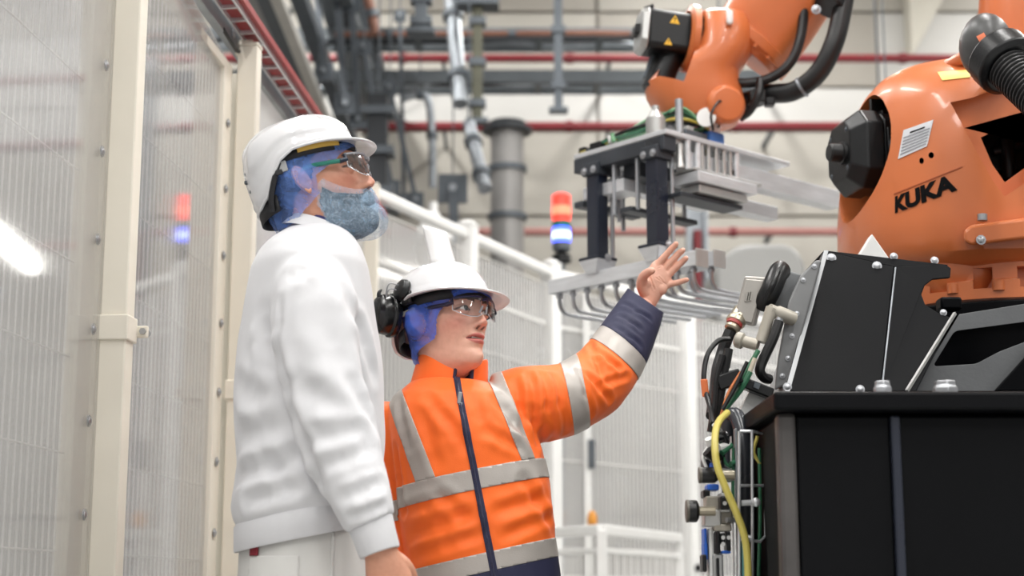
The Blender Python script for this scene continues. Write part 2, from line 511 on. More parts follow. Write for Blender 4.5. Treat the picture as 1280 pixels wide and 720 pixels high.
# dark upright steel behind the man
def upright(px, y0, y1, px2, d, w, label):
    a, c = at(px, y0, d), at(px2, y1, d)
    t = thing('steel_brace', label, 'brace', c)
    MB().bar(c, a, w, w * .7).build('bar', M_DKSTEEL, t, smooth=False)
    MB().cyl(a, (a.x, a.y, ZC - .005), .006, n=6).build('hanger_wire', M_DKSTEEL, t)
    for q in (0.0, 1.0):
        p = c.lerp(a, q)
        MB().box(p, (w * 2.2, .03, w * 2.2)).build('gusset_plate', M_DKSTEEL, t, smooth=False)
        MB().cyl(p - V((0, .05, 0)), p + V((0, .03, 0)), w * .3, n=8).build('bolt', M_ZINC, t)
upright(420, -20, 130, 432, 10.9, .07, 'dark steel brace crossing both trays far behind the white hard hat')
upright(440, 5, 150, 448, 11.0, .06, 'dark steel upright just left of the thick hanging column')
upright(455, 60, 235, 490, 10.8, .05, 'slanting dark brace right of the thick hanging column')
upright(487, 110, 250, 520, 11.1, .05, 'slanting dark brace under the arched conduit')
upright(500, 20, 250, 505, 11.2, .04, 'slim dark upright between the thick column and the arched conduit')
upright(395, -20, 90, 405, 10.6, .06, 'dark steel brace next to the bright zinc channel')
upright(566, 236, 300, 568, 10.5, .09, 'short dark stub post behind the fence rail left of the duct')

# big grey duct
c0 = at(634, 320, 11.6)
t = thing('air_duct', 'large grey vertical air duct behind the fence', 'duct', (c0.x, 11.6, 0))
r = .125; zt = hz(158, 11.6)
MB().cyl((c0.x, 11.6, 0), (c0.x, 11.6, zt), r, n=28).build('pipe', mat('duct_grey', (148, 146, 144), .42, .35, .12, 3), t)
MB().lathe([(r * 1.5, 0), (r * 1.5, .03), (r * 1.1, .04), (r * 1.1, .08)], (c0.x, 11.6, zt - .05), (0, 0, 1), 28).build('top_flange', mat('near_black_steel', (48, 51, 55)), t)
for yy in (275, 215):
    zz = hz(yy, 11.6)
    MB().lathe([(r * 1.0, 0), (r * 1.18, .0), (r * 1.18, .04), (r * 1.0, .04)], (c0.x, 11.6, zz), (0, 0, 1), 28).build('band', M_DKSTEEL, t)
# steel column with a red stripe behind the gripper
c0 = at(871, 300, 12.6)
t = thing('steel_column', 'grey steel column with a red pipe in front behind the gripper', 'column', (c0.x, 12.6, 0))
for s in (-1, 1):
    MB().box((c0.x + s * .07, 12.6, 2.6), (.03, .16, 5.2)).build('flange', M_ZINC, t, smooth=False)
MB().box((c0.x, 12.63, 2.6), (.12, .02, 5.2)).build('web', M_ZINC, t, smooth=False)
MB().cyl((c0.x, 12.55, .02), (c0.x, 12.55, hz(290, 12.6)), .035, n=12).build('red_downpipe', M_REDPIPE, t)
# grey rounded machine hood behind the pneumatic panel
c0 = at(945, 312, 11.0)
hw = .31
t = thing('machine_hood', 'rounded grey machine hood behind the fence, left of the robot pedestal', 'machine', (c0.x, 11.0, 0))
prof = [(-hw, 0), (hw, 0), (hw, c0.z - .2)] + [(hw - .16 + .16 * math.cos(a), c0.z - .2 + .2 * math.sin(a)) for a in [PI / 2 * q / 6 for q in range(1, 7)]] + \
       [(-hw + .25 - .25 * math.sin(a), c0.z - .22 + .22 * math.cos(a)) for a in [PI / 2 * q / 6 for q in range(0, 7)]]
MB().prism(prof, (c0.x, 10.8, 0), (1, 0, 0), (0, 0, 1), (0, .9, 0)).build('housing', mat('machine_grey', (140, 140, 138), .5, .1, .08, 2), t, bevel=.03)
MB().box((c0.x, 10.79, 1.2), (hw * 1.5, .02, 1.1)).build('access_door', mat('machine_grey_door', (148, 148, 146), .5, .1, .06, 2), t, smooth=False, bevel=.008)
MB().box((c0.x + hw * .6, 10.77, 1.2), (.03, .03, .16)).build('handle', M_BLACKPL, t, smooth=False, bevel=.006)
# white funnel behind the fence rail
c0 = at(541, 283, 10.2)
t = thing('funnel_cover', 'small white cone cover behind the fence rail above the raised visor', 'cover', (c0.x, 10.2, 0))
MB().lathe([(.14, 0), (.13, .05), (.05, .17), (.03, .2), (.03, .26)], c0 - V((0, 0, .1)), (0, 0, 1), 18).build('cone', M_WHITEP, t)
MB().cyl((c0.x, 10.2, 0), c0 - V((0, 0, .1)), .05, n=12).build('stand_pipe', M_WHITEP, t)
# blue-red signal tower
c0 = at(702, 335, 8.95)
def sz(y): return at(702, y, 8.95).z
t = thing('signal_tower', 'signal tower light with glowing red top and blue lower segment', 'signal light', (c0.x, 8.95, 0))
R = .052
MB().cyl((c0.x, 8.95, 0), (c0.x, 8.95, sz(322)), .022, n=12).build('pole', M_DKSTEEL, t)
MB().lathe([(.03, 0), (.055, .01), (.055, .05), (.03, .06)], (c0.x, 8.95, sz(330)), (0, 0, 1), 20).build('mounting_foot', M_BLACKPL, t)
MB().lathe([(.03, 0), (R, .015), (R, sz(304) - sz(316))], (c0.x, 8.95, sz(316)), (0, 0, 1), 20).build('base_segment', M_DKSTEEL, t)
def seg(y0, y1, m, nm):
    h = sz(y1) - sz(y0)
    MB().lathe([(R * .94, 0), (R, .004), (R, h - .004), (R * .94, h)], (c0.x, 8.95, sz(y0)), (0, 0, 1), 24).build(nm, m, t)
seg(304, 285, mat('blue_lens_lit', (70, 90, 255), .3, 0, 0, 3, emit=2.6), 'blue_lens')
seg(284, 277, mat('green_lens_unlit', (30, 110, 96), .2, 0, 0, 3), 'green_lens')
seg(276, 247, mat('red_lens_lit', (255, 52, 40), .3, 0, 0, 3, emit=1.5), 'red_lens')
R = .0535
seg(270, 258, mat('red_core_lit', (255, 96, 72), .3, 0, 0, 3, emit=2.4), 'red_bulb')
seg(299, 290, mat('blue_core_lit', (170, 190, 255), .3, 0, 0, 3, emit=3.0), 'blue_bulb')
R = .052
MB().lathe([(R, 0), (R, .01), (R * .6, .022), (.0, .026)], (c0.x, 8.95, sz(247)), (0, 0, 1), 24).build('cap', MATS['red_lens_lit'], t)
# ================================================================== SAFETY FENCES
FH = 2.60
FH1 = 2.48
M_WIRE = mat('white_mesh_wire', (236, 235, 232), .5, 0, .05, 4)
M_SHEET = clear_mat('clear_sheet', (.97, .97, .97), .17, (246, 246, 248), .05, .55, 1.5, 1.6, (1, 1, 1))
M_SHEET2 = clear_mat('hazy_sheet', (.96, .96, .96), .26, (246, 246, 248), .06, .6, 1.45, 1.6, (1, 1, 1))
U1 = V((math.sin(math.radians(4.22)), math.cos(math.radians(4.22)), 0))      # left fence runs along this
N1 = V((U1.y, -U1.x, 0))                                                      # towards the aisle
BASE1 = V((-1.155, 0, 0))
def f1(Y, off=0.0, z=0.0):
    s = Y / U1.y
    return BASE1 + U1 * s + N1 * off + V((0, 0, z))

def wire_mesh(name, a, b, z0, z1, off, nrm, sp, hsp, rw, parent, m, rot_about=None):
    """welded mesh: many vertical wires, few horizontal double wires, one joined part"""
    u = (b - a).normalized(); L = (b - a).length
    mb = MB()
    n = max(2, int(L / sp))
    for i in range(n + 1):
        p = a + u * (L * i / n) + nrm * off
        mb.cyl(p + V((0, 0, z0)), p + V((0, 0, z1)), rw, n=5, cap=False)
    k = int((z1 - z0) / hsp)
    for j in range(k + 1):
        z = z0 + (z1 - z0) * j / k
        mb.cyl(a + nrm * (off + rw * 1.6) + V((0, 0, z)), b + nrm * (off + rw * 1.6) + V((0, 0, z)), rw, n=5, cap=False)
    return mb.build(name, m, parent, kind='stuff')

def fence_post(p, u, nrm, w, d, h, label, m, clampz=None, wide=None):
    t = thing('fence_post', label, 'fence post', (p.x, p.y, 0), 'fence posts')
    M = Matrix((u, nrm, V((0, 0, 1)))).transposed()
    MB().box(V((p.x, p.y, h / 2)), (w, d, h), M).build('post', m, t, smooth=False, bevel=.004)
    MB().box(V((p.x, p.y, h + .006)), (w * 1.06, d * 1.06, .012), M).build('cap', m, t, smooth=False, bevel=.004)
    MB().box(V((p.x, p.y, .006)), (w * 2.2, d * 2.2, .012), M).build('foot_plate', m, t, smooth=False, bevel=.003)
    if clampz:
        for cz in clampz:
            c = V((p.x, p.y, cz))
            k = MB().box(c, (w * 1.25, d * 1.18, .055), M).build('clamp', m, t, smooth=False, bevel=.003)
            e = c + u * (w * .62 + .004) + nrm * (d * .3)
            mb = MB().box(e + nrm * .015, (.012, .05, .026), M)
            mb.build('clamp_ear', m, k, smooth=False, bevel=.003)
            q = MB(); q.cyl(e + nrm * .03 - u * .012, e + nrm * .03 + u * .03, .0075, n=6); q.cyl(e + nrm * .03 + u * .006, e + nrm * .03 + u * .012, .013, n=6)
            q.build('bolt', M_STEEL, k)
    return t

POSTY = [2.27, 3.43, 4.53, 5.65, 6.78]
PL = ['cream fence post in front of the nearest clear sheet, outside the left edge', 'cream fence post with a bolted clamp, nearest one at the left',
      'cream fence post left of the man in white, second from the left edge', 'cream fence post hidden behind the man in white', 'cream corner fence post behind the beard net']
for i, Y in enumerate(POSTY):
    p = f1(Y, .045)
    zc = at(124, 412, 3.43).z
    fence_post(p, U1, N1, .055, .06, FH if i == 4 else FH1 - .03, PL[i], M_CREAM, None if i in (0, 3, 4) else [zc, zc - 1.0])

# which way each clear sheet is turned about its middle (they hang slightly askew)
M_SHEETW = clear_mat('milky_sheet', (.96, .96, .96), .48, (250, 250, 250), .08, .5, 1.45, 1.6, (1, 1, 1))
def panel1(i, ya, yb, twist, label, sheet=True):
    c = f1((ya + yb) / 2)
    t = thing('safety_fence', label, 'fence', (c.x, c.y, 0), 'fence panels with clear sheets')
    a, b2 = f1(ya + .035), f1(yb - .035)
    wire_mesh('wire_mesh', f1(ya + .04), f1(yb - .10), .15, FH1 - .12, -.02, N1, .033, .19, .0024, t, M_WIRE)
    M = Matrix((U1, N1, V((0, 0, 1)))).transposed()
    # near stile (narrow), far stile (wide, bolted)
    pa = f1(ya + .045, -.012); pb = f1(yb - .075, -.012)
    MB().box(pa + V((0, 0, FH1 / 2)), (.03, .03, FH1 - .24), M).build('stile', M_CREAM, t, smooth=False, bevel=.003)
    MB().box(pb + V((0, 0, FH1 / 2)), (.085, .03, FH1 - .24), M).build('stile', M_CREAM, t, smooth=False, bevel=.003)
    for zz in (.13, FH1 - .11):
        MB().bar(f1(ya + .03, -.012, zz), f1(yb - .03, -.012, zz), .03, .03).build('rail', M_CREAM, t, smooth=False, bevel=.003)
    z = .25
    while z < FH1 - .15:
        q = MB(); screw(q, f1(yb - .075, .0185 if i != 1 else .006, z), N1, .0085); q.build('bolt', M_STEEL, t); z += .195
    if sheet:
        Rz = Matrix.Rotation(twist, 3, 'Z')
        mb = MB()
        L = (yb - ya - .05) / U1.y; cc = f1((ya + yb) / 2, .016)
        mb.box(cc + V((0, 0, FH1 / 2 + .01)), (L, .004, FH1 - .16), Rz @ M)
        mb.build('clear_sheet', M_SHEET if i < 2 else M_SHEETW, t, smooth=False)
def mirror_twist(ya, yb, px, Pt):
    """turn of the sheet for which the point Pt is seen mirrored at column px"""
    best = None
    for k in range(-800, 801):
        a = math.radians(k * .01)
        n = Matrix.Rotation(a, 3, 'Z') @ N1
        c = f1((ya + yb) / 2, .016)
        q = Pt - n * (2 * (Pt - c).dot(n))
        e = abs(640 + 2035 * q.x / q.y - px)
        if best is None or e < best[0]: best = (e, a)
    return best[1]
TW = mirror_twist(3.43, 4.53, 215, V((c0.x, 8.95, 0)))
print('sheet twist deg', math.degrees(TW))
panel1(0, 2.27, 3.43, 0.0, 'wire mesh fence panel with clear sheet at the left edge')
panel1(1, 3.43, 4.53, max(-.07, min(.07, TW)), 'wire mesh fence panel with clear sheet between the two bolted posts')
panel1(2, 4.53, 5.65, 0.0, 'wire mesh fence panel with clear sheet just behind the man in white')
panel1(3, 5.65, 6.78, 0.0, 'wire mesh fence panel hidden behind the man, ending at the corner')

# red ladder tray along the top of the left fence
t = thing('ladder_tray', 'grey and red ladder cable tray running along the top of the fence', 'cable tray', f1(4.6, .02, FH1))
def rail(off, z, w, h, nm, m):
    MB().bar(f1(1.9, off, z), f1(6.9, off, z), w, h).build(nm, m, t, smooth=False, bevel=.002)
zt = FH1 - .01
rail(.004, zt - .012, .026, .05, 'fence_rail', M_ZINC)
rail(.026, zt + .012, .006, .024, 'side_rail', M_ALU)
rail(.074, zt + .016, .006, .024, 'side_rail', M_ALU)
MB().bar(f1(1.9, .086, zt + .03), f1(6.9, .086, zt + .03), .014, .02).build('red_cable_duct', mat('deep_red_duct', (150, 30, 34), .4, 0, .1, 5), t, smooth=False)
MB().bar(f1(1.9, .050, zt + .018), f1(6.9, .050, zt + .018), .040, .008).build('red_floor', MATS['deep_red_duct'], t, smooth=False)
Y = 1.95
while Y < 6.85:
    MB().bar(f1(Y, .026, zt + .008), f1(Y, .076, zt + .010), .010, .010).build('rung', M_ALU, t, smooth=False)
    Y += .105
for Y in POSTY[1:]:
    q = MB(); q.box(f1(Y, .03, zt - .02), (.05, .04, .04)); q.build('bracket', M_CREAM, t, smooth=False)
    q = MB(); screw(q, f1(Y - .1, .018, zt - .01), N1, .009); q.build('bolt', M_STEEL, t)
    MB().tube([f1(Y - .2, .015, zt - .03), f1(Y - .1, .03, zt - .06), f1(Y, .015, zt - .03)], .006, 6).build('cable_loop', M_RUBBER, t)

# ---------------- second fence, from the corner to the door post
A24, A41 = math.radians(24.3), math.radians(41)
C0 = f1(6.78, .045)
U2 = V((math.sin(A24), math.cos(A24), 0)); N2 = V((U2.y, -U2.x, 0))
C1 = C0 + U2 * .95; C2 = C0 + U2 * 2.0
U3 = V((math.sin(A41), math.cos(A41), 0)); N3 = V((U3.y, -U3.x, 0))
C3 = C2 + U3 * 1.28; C4 = C3 + U3 * 1.5
def panel2(a, b, u, n, label, k):
    c = (a + b) / 2
    t = thing('safety_fence', label, 'fence', (c.x, c.y, 0), 'white mesh fence panels')
    aa, bb = a + u * .05, b - u * .05
    wire_mesh('wire_mesh', aa, bb, .15, FH - .1, 0, n, .036, .40, .0030, t, M_WIRE)
    MB().bar(a + V((0, 0, FH - .025)), b + V((0, 0, FH - .025)), .05, .05).build('top_rail', M_WHITEP, t, bevel=.012)
    MB().bar(a + V((0, 0, .12)), b + V((0, 0, .12)), .03, .03).build('bottom_rail', M_WHITEP, t, smooth=False, bevel=.003)
    for zz in (FH * .36, FH * .88):
        MB().bar(aa + V((0, 0, zz)) - n * .012, bb + V((0, 0, zz)) - n * .012, .012, .02).build('cross_rail', M_WHITEP, t, smooth=False, bevel=.003)
    M = Matrix((u, n, V((0, 0, 1)))).transposed()
    MB().box(c - n * .03 + V((0, 0, FH / 2)), ((b - a).length - .06, .004, FH - .2), M).build('clear_sheet', M_SHEET2, t, smooth=False)
    return t
panel2(C0, C1, U2, N2, 'white mesh fence panel behind the raised visor', 0)
panel2(C1, C2, U2, N2, 'white mesh fence panel between the two round-capped white posts', 1)
t = panel2(C2, C3, U3, N3, 'white mesh fence door beyond the pointing arm', 2)
p = C2 + U3 * .27 + N3 * .03
MB().bar(p, p + V((0, 0, FH - .1)), .035, .035).build('door_stile', M_WHITEP, t, smooth=False, bevel=.004)
zk = at(735, 568, p.y).z
MB().box(p + N3 * .03 + V((0, 0, zk)), (.04, .03, .16)).build('lock', M_DKSTEEL, t, smooth=False, bevel=.005)
zk = at(725, 650, p.y).z
MB().ball(p + N3 * .03 + V((0, 0, zk)), .035, 10, (.8, .8, 1.5)).build('orange_handle', mat('amber_handle', (222, 150, 60), .4), t)
panel2(C3, C4, U3, N3, 'white mesh fence panel behind the pneumatic valves', 3)
for q, (p, u, n, lab) in enumerate([(C1, U2, N2, 'white fence post rising just right of the raised visor'), (C2, U3, N3, 'white fence post directly under the signal tower'),
                                    (C3, U3, N3, 'white fence post beside the pneumatic valves'), (C4, U3, N3, 'white fence post hidden behind the robot pedestal')]):
    tt = fence_post(p, u, n, .085, .085, FH + .02, lab, M_WHITEP)
    MB().ball(V((p.x, p.y, FH + .03)), .045, 12, (1, 1, .5)).build('dome', M_WHITEP, tt)
    if q == 2:
        zk = at(865, 710, p.y).z
        MB().cyl(V((p.x, p.y, zk)) - n * -.04 - V((0, .0, 0)), V((p.x, p.y, zk)) + n * .06, .022, n=14).build('hole_plug', M_BLACKPL, tt)
# ---------------- low white barrier in front of the fence door
A = at(752, 662, 7.0); B = at(848, 674, 8.2); Cc = at(660, 668, 7.7)
zt = A.z
t = thing('low_barrier', 'low white tubular barrier with mesh infill beside the orange jacket', 'barrier', (A.x, A.y, 0))
corner = [V((Cc.x, Cc.y, 0)), V((A.x, A.y, 0)), V((B.x, B.y, 0))]
for i in range(3):
    MB().bar(corner[i], corner[i] + V((0, 0, zt)), .045, .045).build('post', M_WHITEP, t, smooth=False, bevel=.006)
for a, b2 in ((0, 1), (1, 2)):
    p, q = corner[a], corner[b2]; u = (q - p).normalized(); n = V((u.y, -u.x, 0))
    for zz in (zt, zt - .09, .12):
        MB().bar(p + V((0, 0, zz)), q + V((0, 0, zz)), .045 if zz == zt else .025, .045 if zz == zt else .025).build('rail', M_WHITEP, t, smooth=False, bevel=.006)
    wire_mesh('wire_mesh', p + u * .04, q - u * .04, .14, zt - .1, 0, n, .04, .3, .0025, t, M_WIRE)

# ---------------- tube lamp hanging low behind the robot (mirrored in the nearest clear sheet)
def mirrored(P):
    return P - N1 * (2 * (P - f1(3.0, .016)).dot(N1))
va, vb = at(-40, 268, 8.75), at(41, 334, 10.3)
va.z = vb.z = (va.z + vb.z) / 2
ta, tb = mirrored(va), mirrored(vb)
t = thing('tube_lamp', 'long lit tube lamp hanging behind the robot column', 'lamp', (ta + tb) / 2)
d_ = (tb - ta).normalized()
MB().bar(ta + V((0, 0, .07)), tb + V((0, 0, .07)), .14, .05).build('housing', M_WHITEP, t, smooth=False, bevel=.006)
MB().cyl(ta, tb, .05, n=14).build('tube', M_LAMP, t)
for p in (ta, tb):
    MB().cyl(p - d_ * .03, p + d_ * .03, .055, n=14).build('end_cap', M_WHITEP, t)
    MB().cyl(p + V((0, 0, .09)), V((p.x, p.y, ZC - .005)), .005, n=6).build('hanger_wire', M_DKSTEEL, t)
# ================================================================== ROBOT
from mathutils.bvhtree import BVHTree
def bvh_of(me):
    return BVHTree.FromPolygons([v.co.copy() for v in me.vertices], [tuple(p.vertices) for p in me.polygons])
def on_surface(bvh, px, py, off=0.0):
    """point of a surface seen at a pixel, lifted by off along its normal"""
    d = (at(px, py, 4.0) - CAM).normalized()
    h, n, i, _ = bvh.ray_cast(CAM, d)
    if h is None: return None, None
    if n.dot(d) > 0: n = -n
    return h + n * off, n
def decal(name, quad, bvh, m, parent, off=.0012, nu=10, nv=8, thick=.001):
    """thin sticker that follows the surface; quad TL, TR, BR, BL"""
    TL, TR, BR, BL = [V((q[0], q[1], 0)) for q in quad]
    g0, g1 = [], []
    for j in range(nv + 1):
        for i in range(nu + 1):
            p = TL.lerp(TR, i / nu).lerp(BL.lerp(BR, i / nu), j / nv)
            h, n = on_surface(bvh, p.x, p.y, off)
            if h is None: return None
            g0.append(h); g1.append(h + n * thick)
    mb = MB(); W = nu + 1; N = len(g0)
    fs = []
    for j in range(nv):
        for i in range(nu):
            a = j * W + i
            fs += [(a, a + 1, a + W + 1, a + W), (N + a, N + a + W, N + a + W + 1, N + a + 1)]
    edge = list(range(W)) + [W * k + nu for k in range(1, nv + 1)] + [W * nv + k for k in range(nu - 1, -1, -1)] + [W * k for k in range(nv - 1, 0, -1)]
    for k in range(len(edge)):
        a, b2 = edge[k], edge[(k + 1) % len(edge)]
        fs.append((a, N + a, N + b2, b2))
    mb.add(g0 + g1, fs)
    return mb.build(name, m, parent, smooth=True)
def lettering(name, s, quad, bvh, m, parent, off=.0015, upow=1.0, bold=.0, thick=.0015):
    me = text_mesh(s, 1.0, .02, bold)
    xs = [v.co.x for v in me.vertices]; ys = [v.co.y for v in me.vertices]
    x0, x1, y0, y1 = min(xs), max(xs), min(ys), max(ys)
    TL, TR, BR, BL = [V((q[0], q[1], 0)) for q in quad]
    bm = bmesh.new(); bm.from_mesh(me)
    bmesh.ops.triangulate(bm, faces=bm.faces)
    bmesh.ops.subdivide_edges(bm, edges=[e for e in bm.edges if e.calc_length() > .15], cuts=2)
    org = ORG[parent.name]
    last = org.copy()
    for v in bm.verts:
        u = ((v.co.x - x0) / (x1 - x0)) ** upow; w = (v.co.y - y0) / (y1 - y0)
        p = BL.lerp(BR, u).lerp(TL.lerp(TR, u), w)
        h, n = on_surface(bvh, p.x, p.y, off + (thick if v.co.z > 0 else 0))
        if h is None: h = last
        last = h
        v.co = h - org
    bmesh.ops.recalc_face_normals(bm, faces=bm.faces)
    bm.to_mesh(me); bm.free()
    return link(name, me, m, parent, org, smooth=False)

M_YEL = mat('warning_yellow', (238, 186, 40), .4, 0, .03, 5)
M_INK = mat('black_ink', (9, 9, 11), .6, 0, .0, 5, spec=.1)
M_LABEL = mat('white_print_label', (214, 216, 220), .45, 0, .04, 40)
M_SILVER = mat('cast_silver', (190, 190, 188), .35, .7, .1, 12)

RC = V((1.255, 4.10, 0))                              # robot column axis
def rz(y, Y=3.74): return at(1200, y, Y).z
rob = thing('industrial_robot', 'orange industrial robot arm on black pedestal reaching over the gripper', 'robot', (RC.x, RC.y, rz(372, 3.765)))

# ---- rotating column: horizontal sections, (row, left-edge pixel column)
prof = [(332, 1112), (326, 1100), (316, 1090), (300, 1081.5), (276, 1077), (250, 1077.5), (215, 1082), (180, 1089), (150, 1097), (128, 1105), (112, 1115), (99, 1128), (90, 1145), (84.5, 1170), (82.5, 1200)]
rings = []
for (y, xl) in prof:
    z = rz(y, 3.80 + .22 * min(1, max(0, (300 - y) / 150)))
    R = RC.x - (xl - 640) / 2035.0 * RC.y * .985
    Rd = min(R, .37) * (.98 if y > 130 else .98 - (130 - y) * .004)
    n = 2.5
    ring = []
    for j in range(72):
        a = 2 * PI * j / 72
        c, s = math.cos(a), math.sin(a)
        ring.append(V((RC.x + R * (1 if c > 0 else -1) * abs(c) ** (2 / n), RC.y + Rd * (1 if s > 0 else -1) * abs(s) ** (2 / n), z)))
    rings.append(ring)
col_me = MB().loft(rings).mesh('column')
axA = V((-math.cos(math.radians(12)), -math.sin(math.radians(12)), 0))
hc = V((RC.x, RC.y, rz(193, 3.98)))
hole = MB().cyl(hc + axA * .09, hc + axA * .6, .168, n=48).mesh('hole')
def pxprism(poly, Ya, Yb):
    r0 = [at(x, y, Ya) for x, y in poly]; r1 = [at(x, y, Yb) for x, y in poly]
    return MB().loft([r0, r1]).mesh('cut')
rec1 = pxprism([(1188, 128), (1216, 122), (1300, 88), (1300, 216), (1256, 246), (1240, 224), (1205, 160)], 3.5, 3.80)
rec2 = pxprism([(1226, 172), (1300, 134), (1300, 196), (1256, 228), (1240, 205)], 3.5, 4.02)
sm = pxprism([(1152 + 3 * math.cos(a), 201 + 4 * math.sin(a)) for a in [2 * PI * q / 10 for q in range(10)]], 3.5, 3.95)
sm2 = pxprism([(1164 + 3.5 * math.cos(a), 194 + 4 * math.sin(a)) for a in [2 * PI * q / 10 for q in range(10)]], 3.5, 3.95)
col_full = col_me.copy()
col_me = boolean(col_me, [hole, rec1, rec2, sm, sm2])
bm = bmesh.new(); bm.from_mesh(col_me)
for v in bm.verts: v.co -= ORG[rob.name]
bm.to_mesh(col_me); bm.free()
column = link('rotating_column', col_me, M_ORANGE, rob, ORG[rob.name], bevel=.006, seg=2, ang=28)
BV = bvh_of(col_full)
# black gear flange; black block and rods make the cut opening dark inside
MB().lathe([(.0, 0), (.15, 0), (.15, .05), (.11, .06), (.11, .11)], hc + axA * .085, axA, 28).build('gear_flange', M_BLACKPL, rob, bevel=.003)
q = MB(); q.box(at(1262, 178, 3.97), (.16, .04, .16)); q.cyl(at(1258, 150, 3.93), at(1262, 225, 3.93), .018, n=10); q.cyl(at(1240, 190, 3.94), at(1285, 180, 3.94), .014, n=10)
q.build('inner_dark_fill', M_BLACKPL, rob, bevel=.004)
# rib between the recess and the lower flange
# top lug
MB().box(at(1208, 79, 3.86), (.09, .1, .035), Matrix.Rotation(.3, 3, 'Z')).build('lifting_lug', M_ORANGE, rob, bevel=.015, seg=3)
# lettering, rule, type label
lettering('brand_lettering', 'KUKA', [(1119.5, 246), (1192, 216), (1197, 238), (1119.5, 267)], BV, M_INK, rob, upow=1.22, bold=.05)
decal('rule_line', [(1118, 242), (1203, 208), (1203, 209.3), (1118, 243.5)], BV, mat('burnt_orange', (160, 74, 30), .5), rob, nu=16, nv=1)
lab = decal('type_label', [(1130, 163), (1167, 150), (1159, 183), (1123, 199)], BV, M_LABEL, rob)
mi = mat('grey_print', (150, 152, 158), .5, 0, .1, 30)
for k in range(7):
    f = .16 + k * .115
    a = V((1130, 163, 0)).lerp(V((1123, 199, 0)), f); b2 = V((1167, 150, 0)).lerp(V((1159, 183, 0)), f)
    w0, w1 = (.25, .75) if k == 0 else (.06, .94)
    p, r = a.lerp(b2, w0), a.lerp(b2, w1)
    decal('print_row', [(p.x, p.y), (r.x, r.y), (r.x, r.y + 1.6), (p.x, p.y + 1.6)], BV, M_INK if k == 0 else mi, lab, off=.0026, nu=5, nv=1)
decal('yellow_note', [(1172, 91), (1210, 88), (1213, 97), (1178, 101)], BV, mat('pale_yellow_note', (240, 214, 120), .5), rob, nu=6, nv=3)
# cast number on the lower fairing, fairing, lug block, base ring with notches
fc = at(1200, 320, 3.875)
MB().ball(fc, .118, 36, (1.05, .62, 1.18)).build('fairing_dome', M_ORANGE, rob)
FB = BVHTree.FromPolygons(*(lambda m: ([v.co.copy() for v in m.vertices], [tuple(p.vertices) for p in m.polygons]))(MB().ball(fc, .118, 36, (1.05, .62, 1.18)).mesh('tmp')))
lettering('cast_number', '4718', [(1150, 308), (1168, 299), (1170, 306), (1152, 315)], FB, mat('darker_orange', (190, 98, 46), .45), rob, off=.0002, thick=.0008)  # digits slightly darker than the robot paint
zb, zt2 = rz(372, 3.765), rz(312, 3.765)
n = 96
base = MB().lathe([(.345, zb), (.345, zb + .045), (.325, zb + .05), (.325, zt2 - .012), (.315, zt2), (.2, zt2 + .002)], V((RC.x, RC.y, 0)), (0, 0, 1), n).mesh('base')
cuts = []
for a in range(-170, 190, 18):
    an = math.radians(a + 5)
    M = Matrix.Rotation(an, 3, 'Z')
    cuts.append(MB().box(V((RC.x, RC.y, zb + .052)) + M @ V((.345, 0, 0)), (.11, .044, .054), M).mesh('c'))
base = boolean(base, cuts)
bm = bmesh.new(); bm.from_mesh(base)
for v in bm.verts: v.co -= ORG[rob.name]
bm.to_mesh(base); bm.free()
bs = link('base_ring', base, M_ORANGE, rob, ORG[rob.name], bevel=.003, ang=28)
for a in range(-170, 190, 18):
    an = math.radians(a + 11)
    p = V((RC.x + .34 * math.cos(an), RC.y + .34 * math.sin(an), zb + .03))
    MB().lathe([(.015, 0), (.015, .024), (.009, .026), (.009, .02)], p - V((0, 0, .012)), (0, 0, 1), 12).build('base_bolt', M_ORANGE, bs)
# lug block above the ring
lb = [(1205, 288), (1214, 281), (1300, 270), (1300, 296), (1214, 307), (1205, 302)]
MB().loft([[at(x, y, 3.70) for x, y in lb], [at(x, y, 3.95) for x, y in lb]]).build('stop_block', M_ORANGE, rob, bevel=.008, seg=3)
q = MB(); screw(q, at(1226, 300, 3.695), (0, -1, 0), .008); q.cyl(at(1228, 276, 3.72), at(1228, 268, 3.72), .012, n=12); q.build('grease_nipple', M_STEEL, rob)
q = MB(); q.ball(at(1272, 264, 3.8), .05, 16, (1.2, .8, .7)); q.build('cast_boss', M_ORANGE, rob)

# ---- axis motor on the left of the column
mo = hc + axA * .245 + V((0, 0, .012))
ax = axA; ux = V((0, 0, 1)).cross(ax).normalized(); uz = V((0, 0, 1))
def oct_ring(c, w, h, ch):
    pts = [(-w + ch, -h), (w - ch, -h), (w, -h + ch), (w, h - ch), (w - ch, h), (-w + ch, h), (-w, h - ch), (-w, -h + ch)]
    return [c + ux * a + uz * b2 for a, b2 in pts]
mot = MB().loft([oct_ring(mo - ax * .05, .088, .094, .02), oct_ring(mo + ax * .085, .088, .094, .02)]).build('motor_body', M_BLACKPL, rob, bevel=.005)
mc = MB().loft([oct_ring(mo + ax * .085, .08, .086, .03), oct_ring(mo + ax * .088, .098, .104, .042), oct_ring(mo + ax * .135, .098, .104, .042), oct_ring(mo + ax * .172, .07, .074, .03)])
cap = mc.build('motor_cap', M_BLACKPL, rob, smooth=False, bevel=.004, seg=2)
MB().lathe([(.03, 0), (.03, .012), (.024, .014), (.024, .04), (.02, .045)], mo + ax * .168 - uz * .008 + ux * .03, ax, 20).build('round_plug', M_RUBBER, cap)
for s in (-1, 1):
    MB().bar(mo - ax * .04 + uz * (s * .098), mo + ax * .08 + uz * (s * .098), .11, .012, ux).build('cooling_rib', M_BLACKPL, mot, bevel=.003)
    MB().bar(mo - ax * .04 - ux * (s * .092), mo + ax * .08 - ux * (s * .092), .012, .10, uz).build('cooling_rib', M_BLACKPL, mot, bevel=.003)
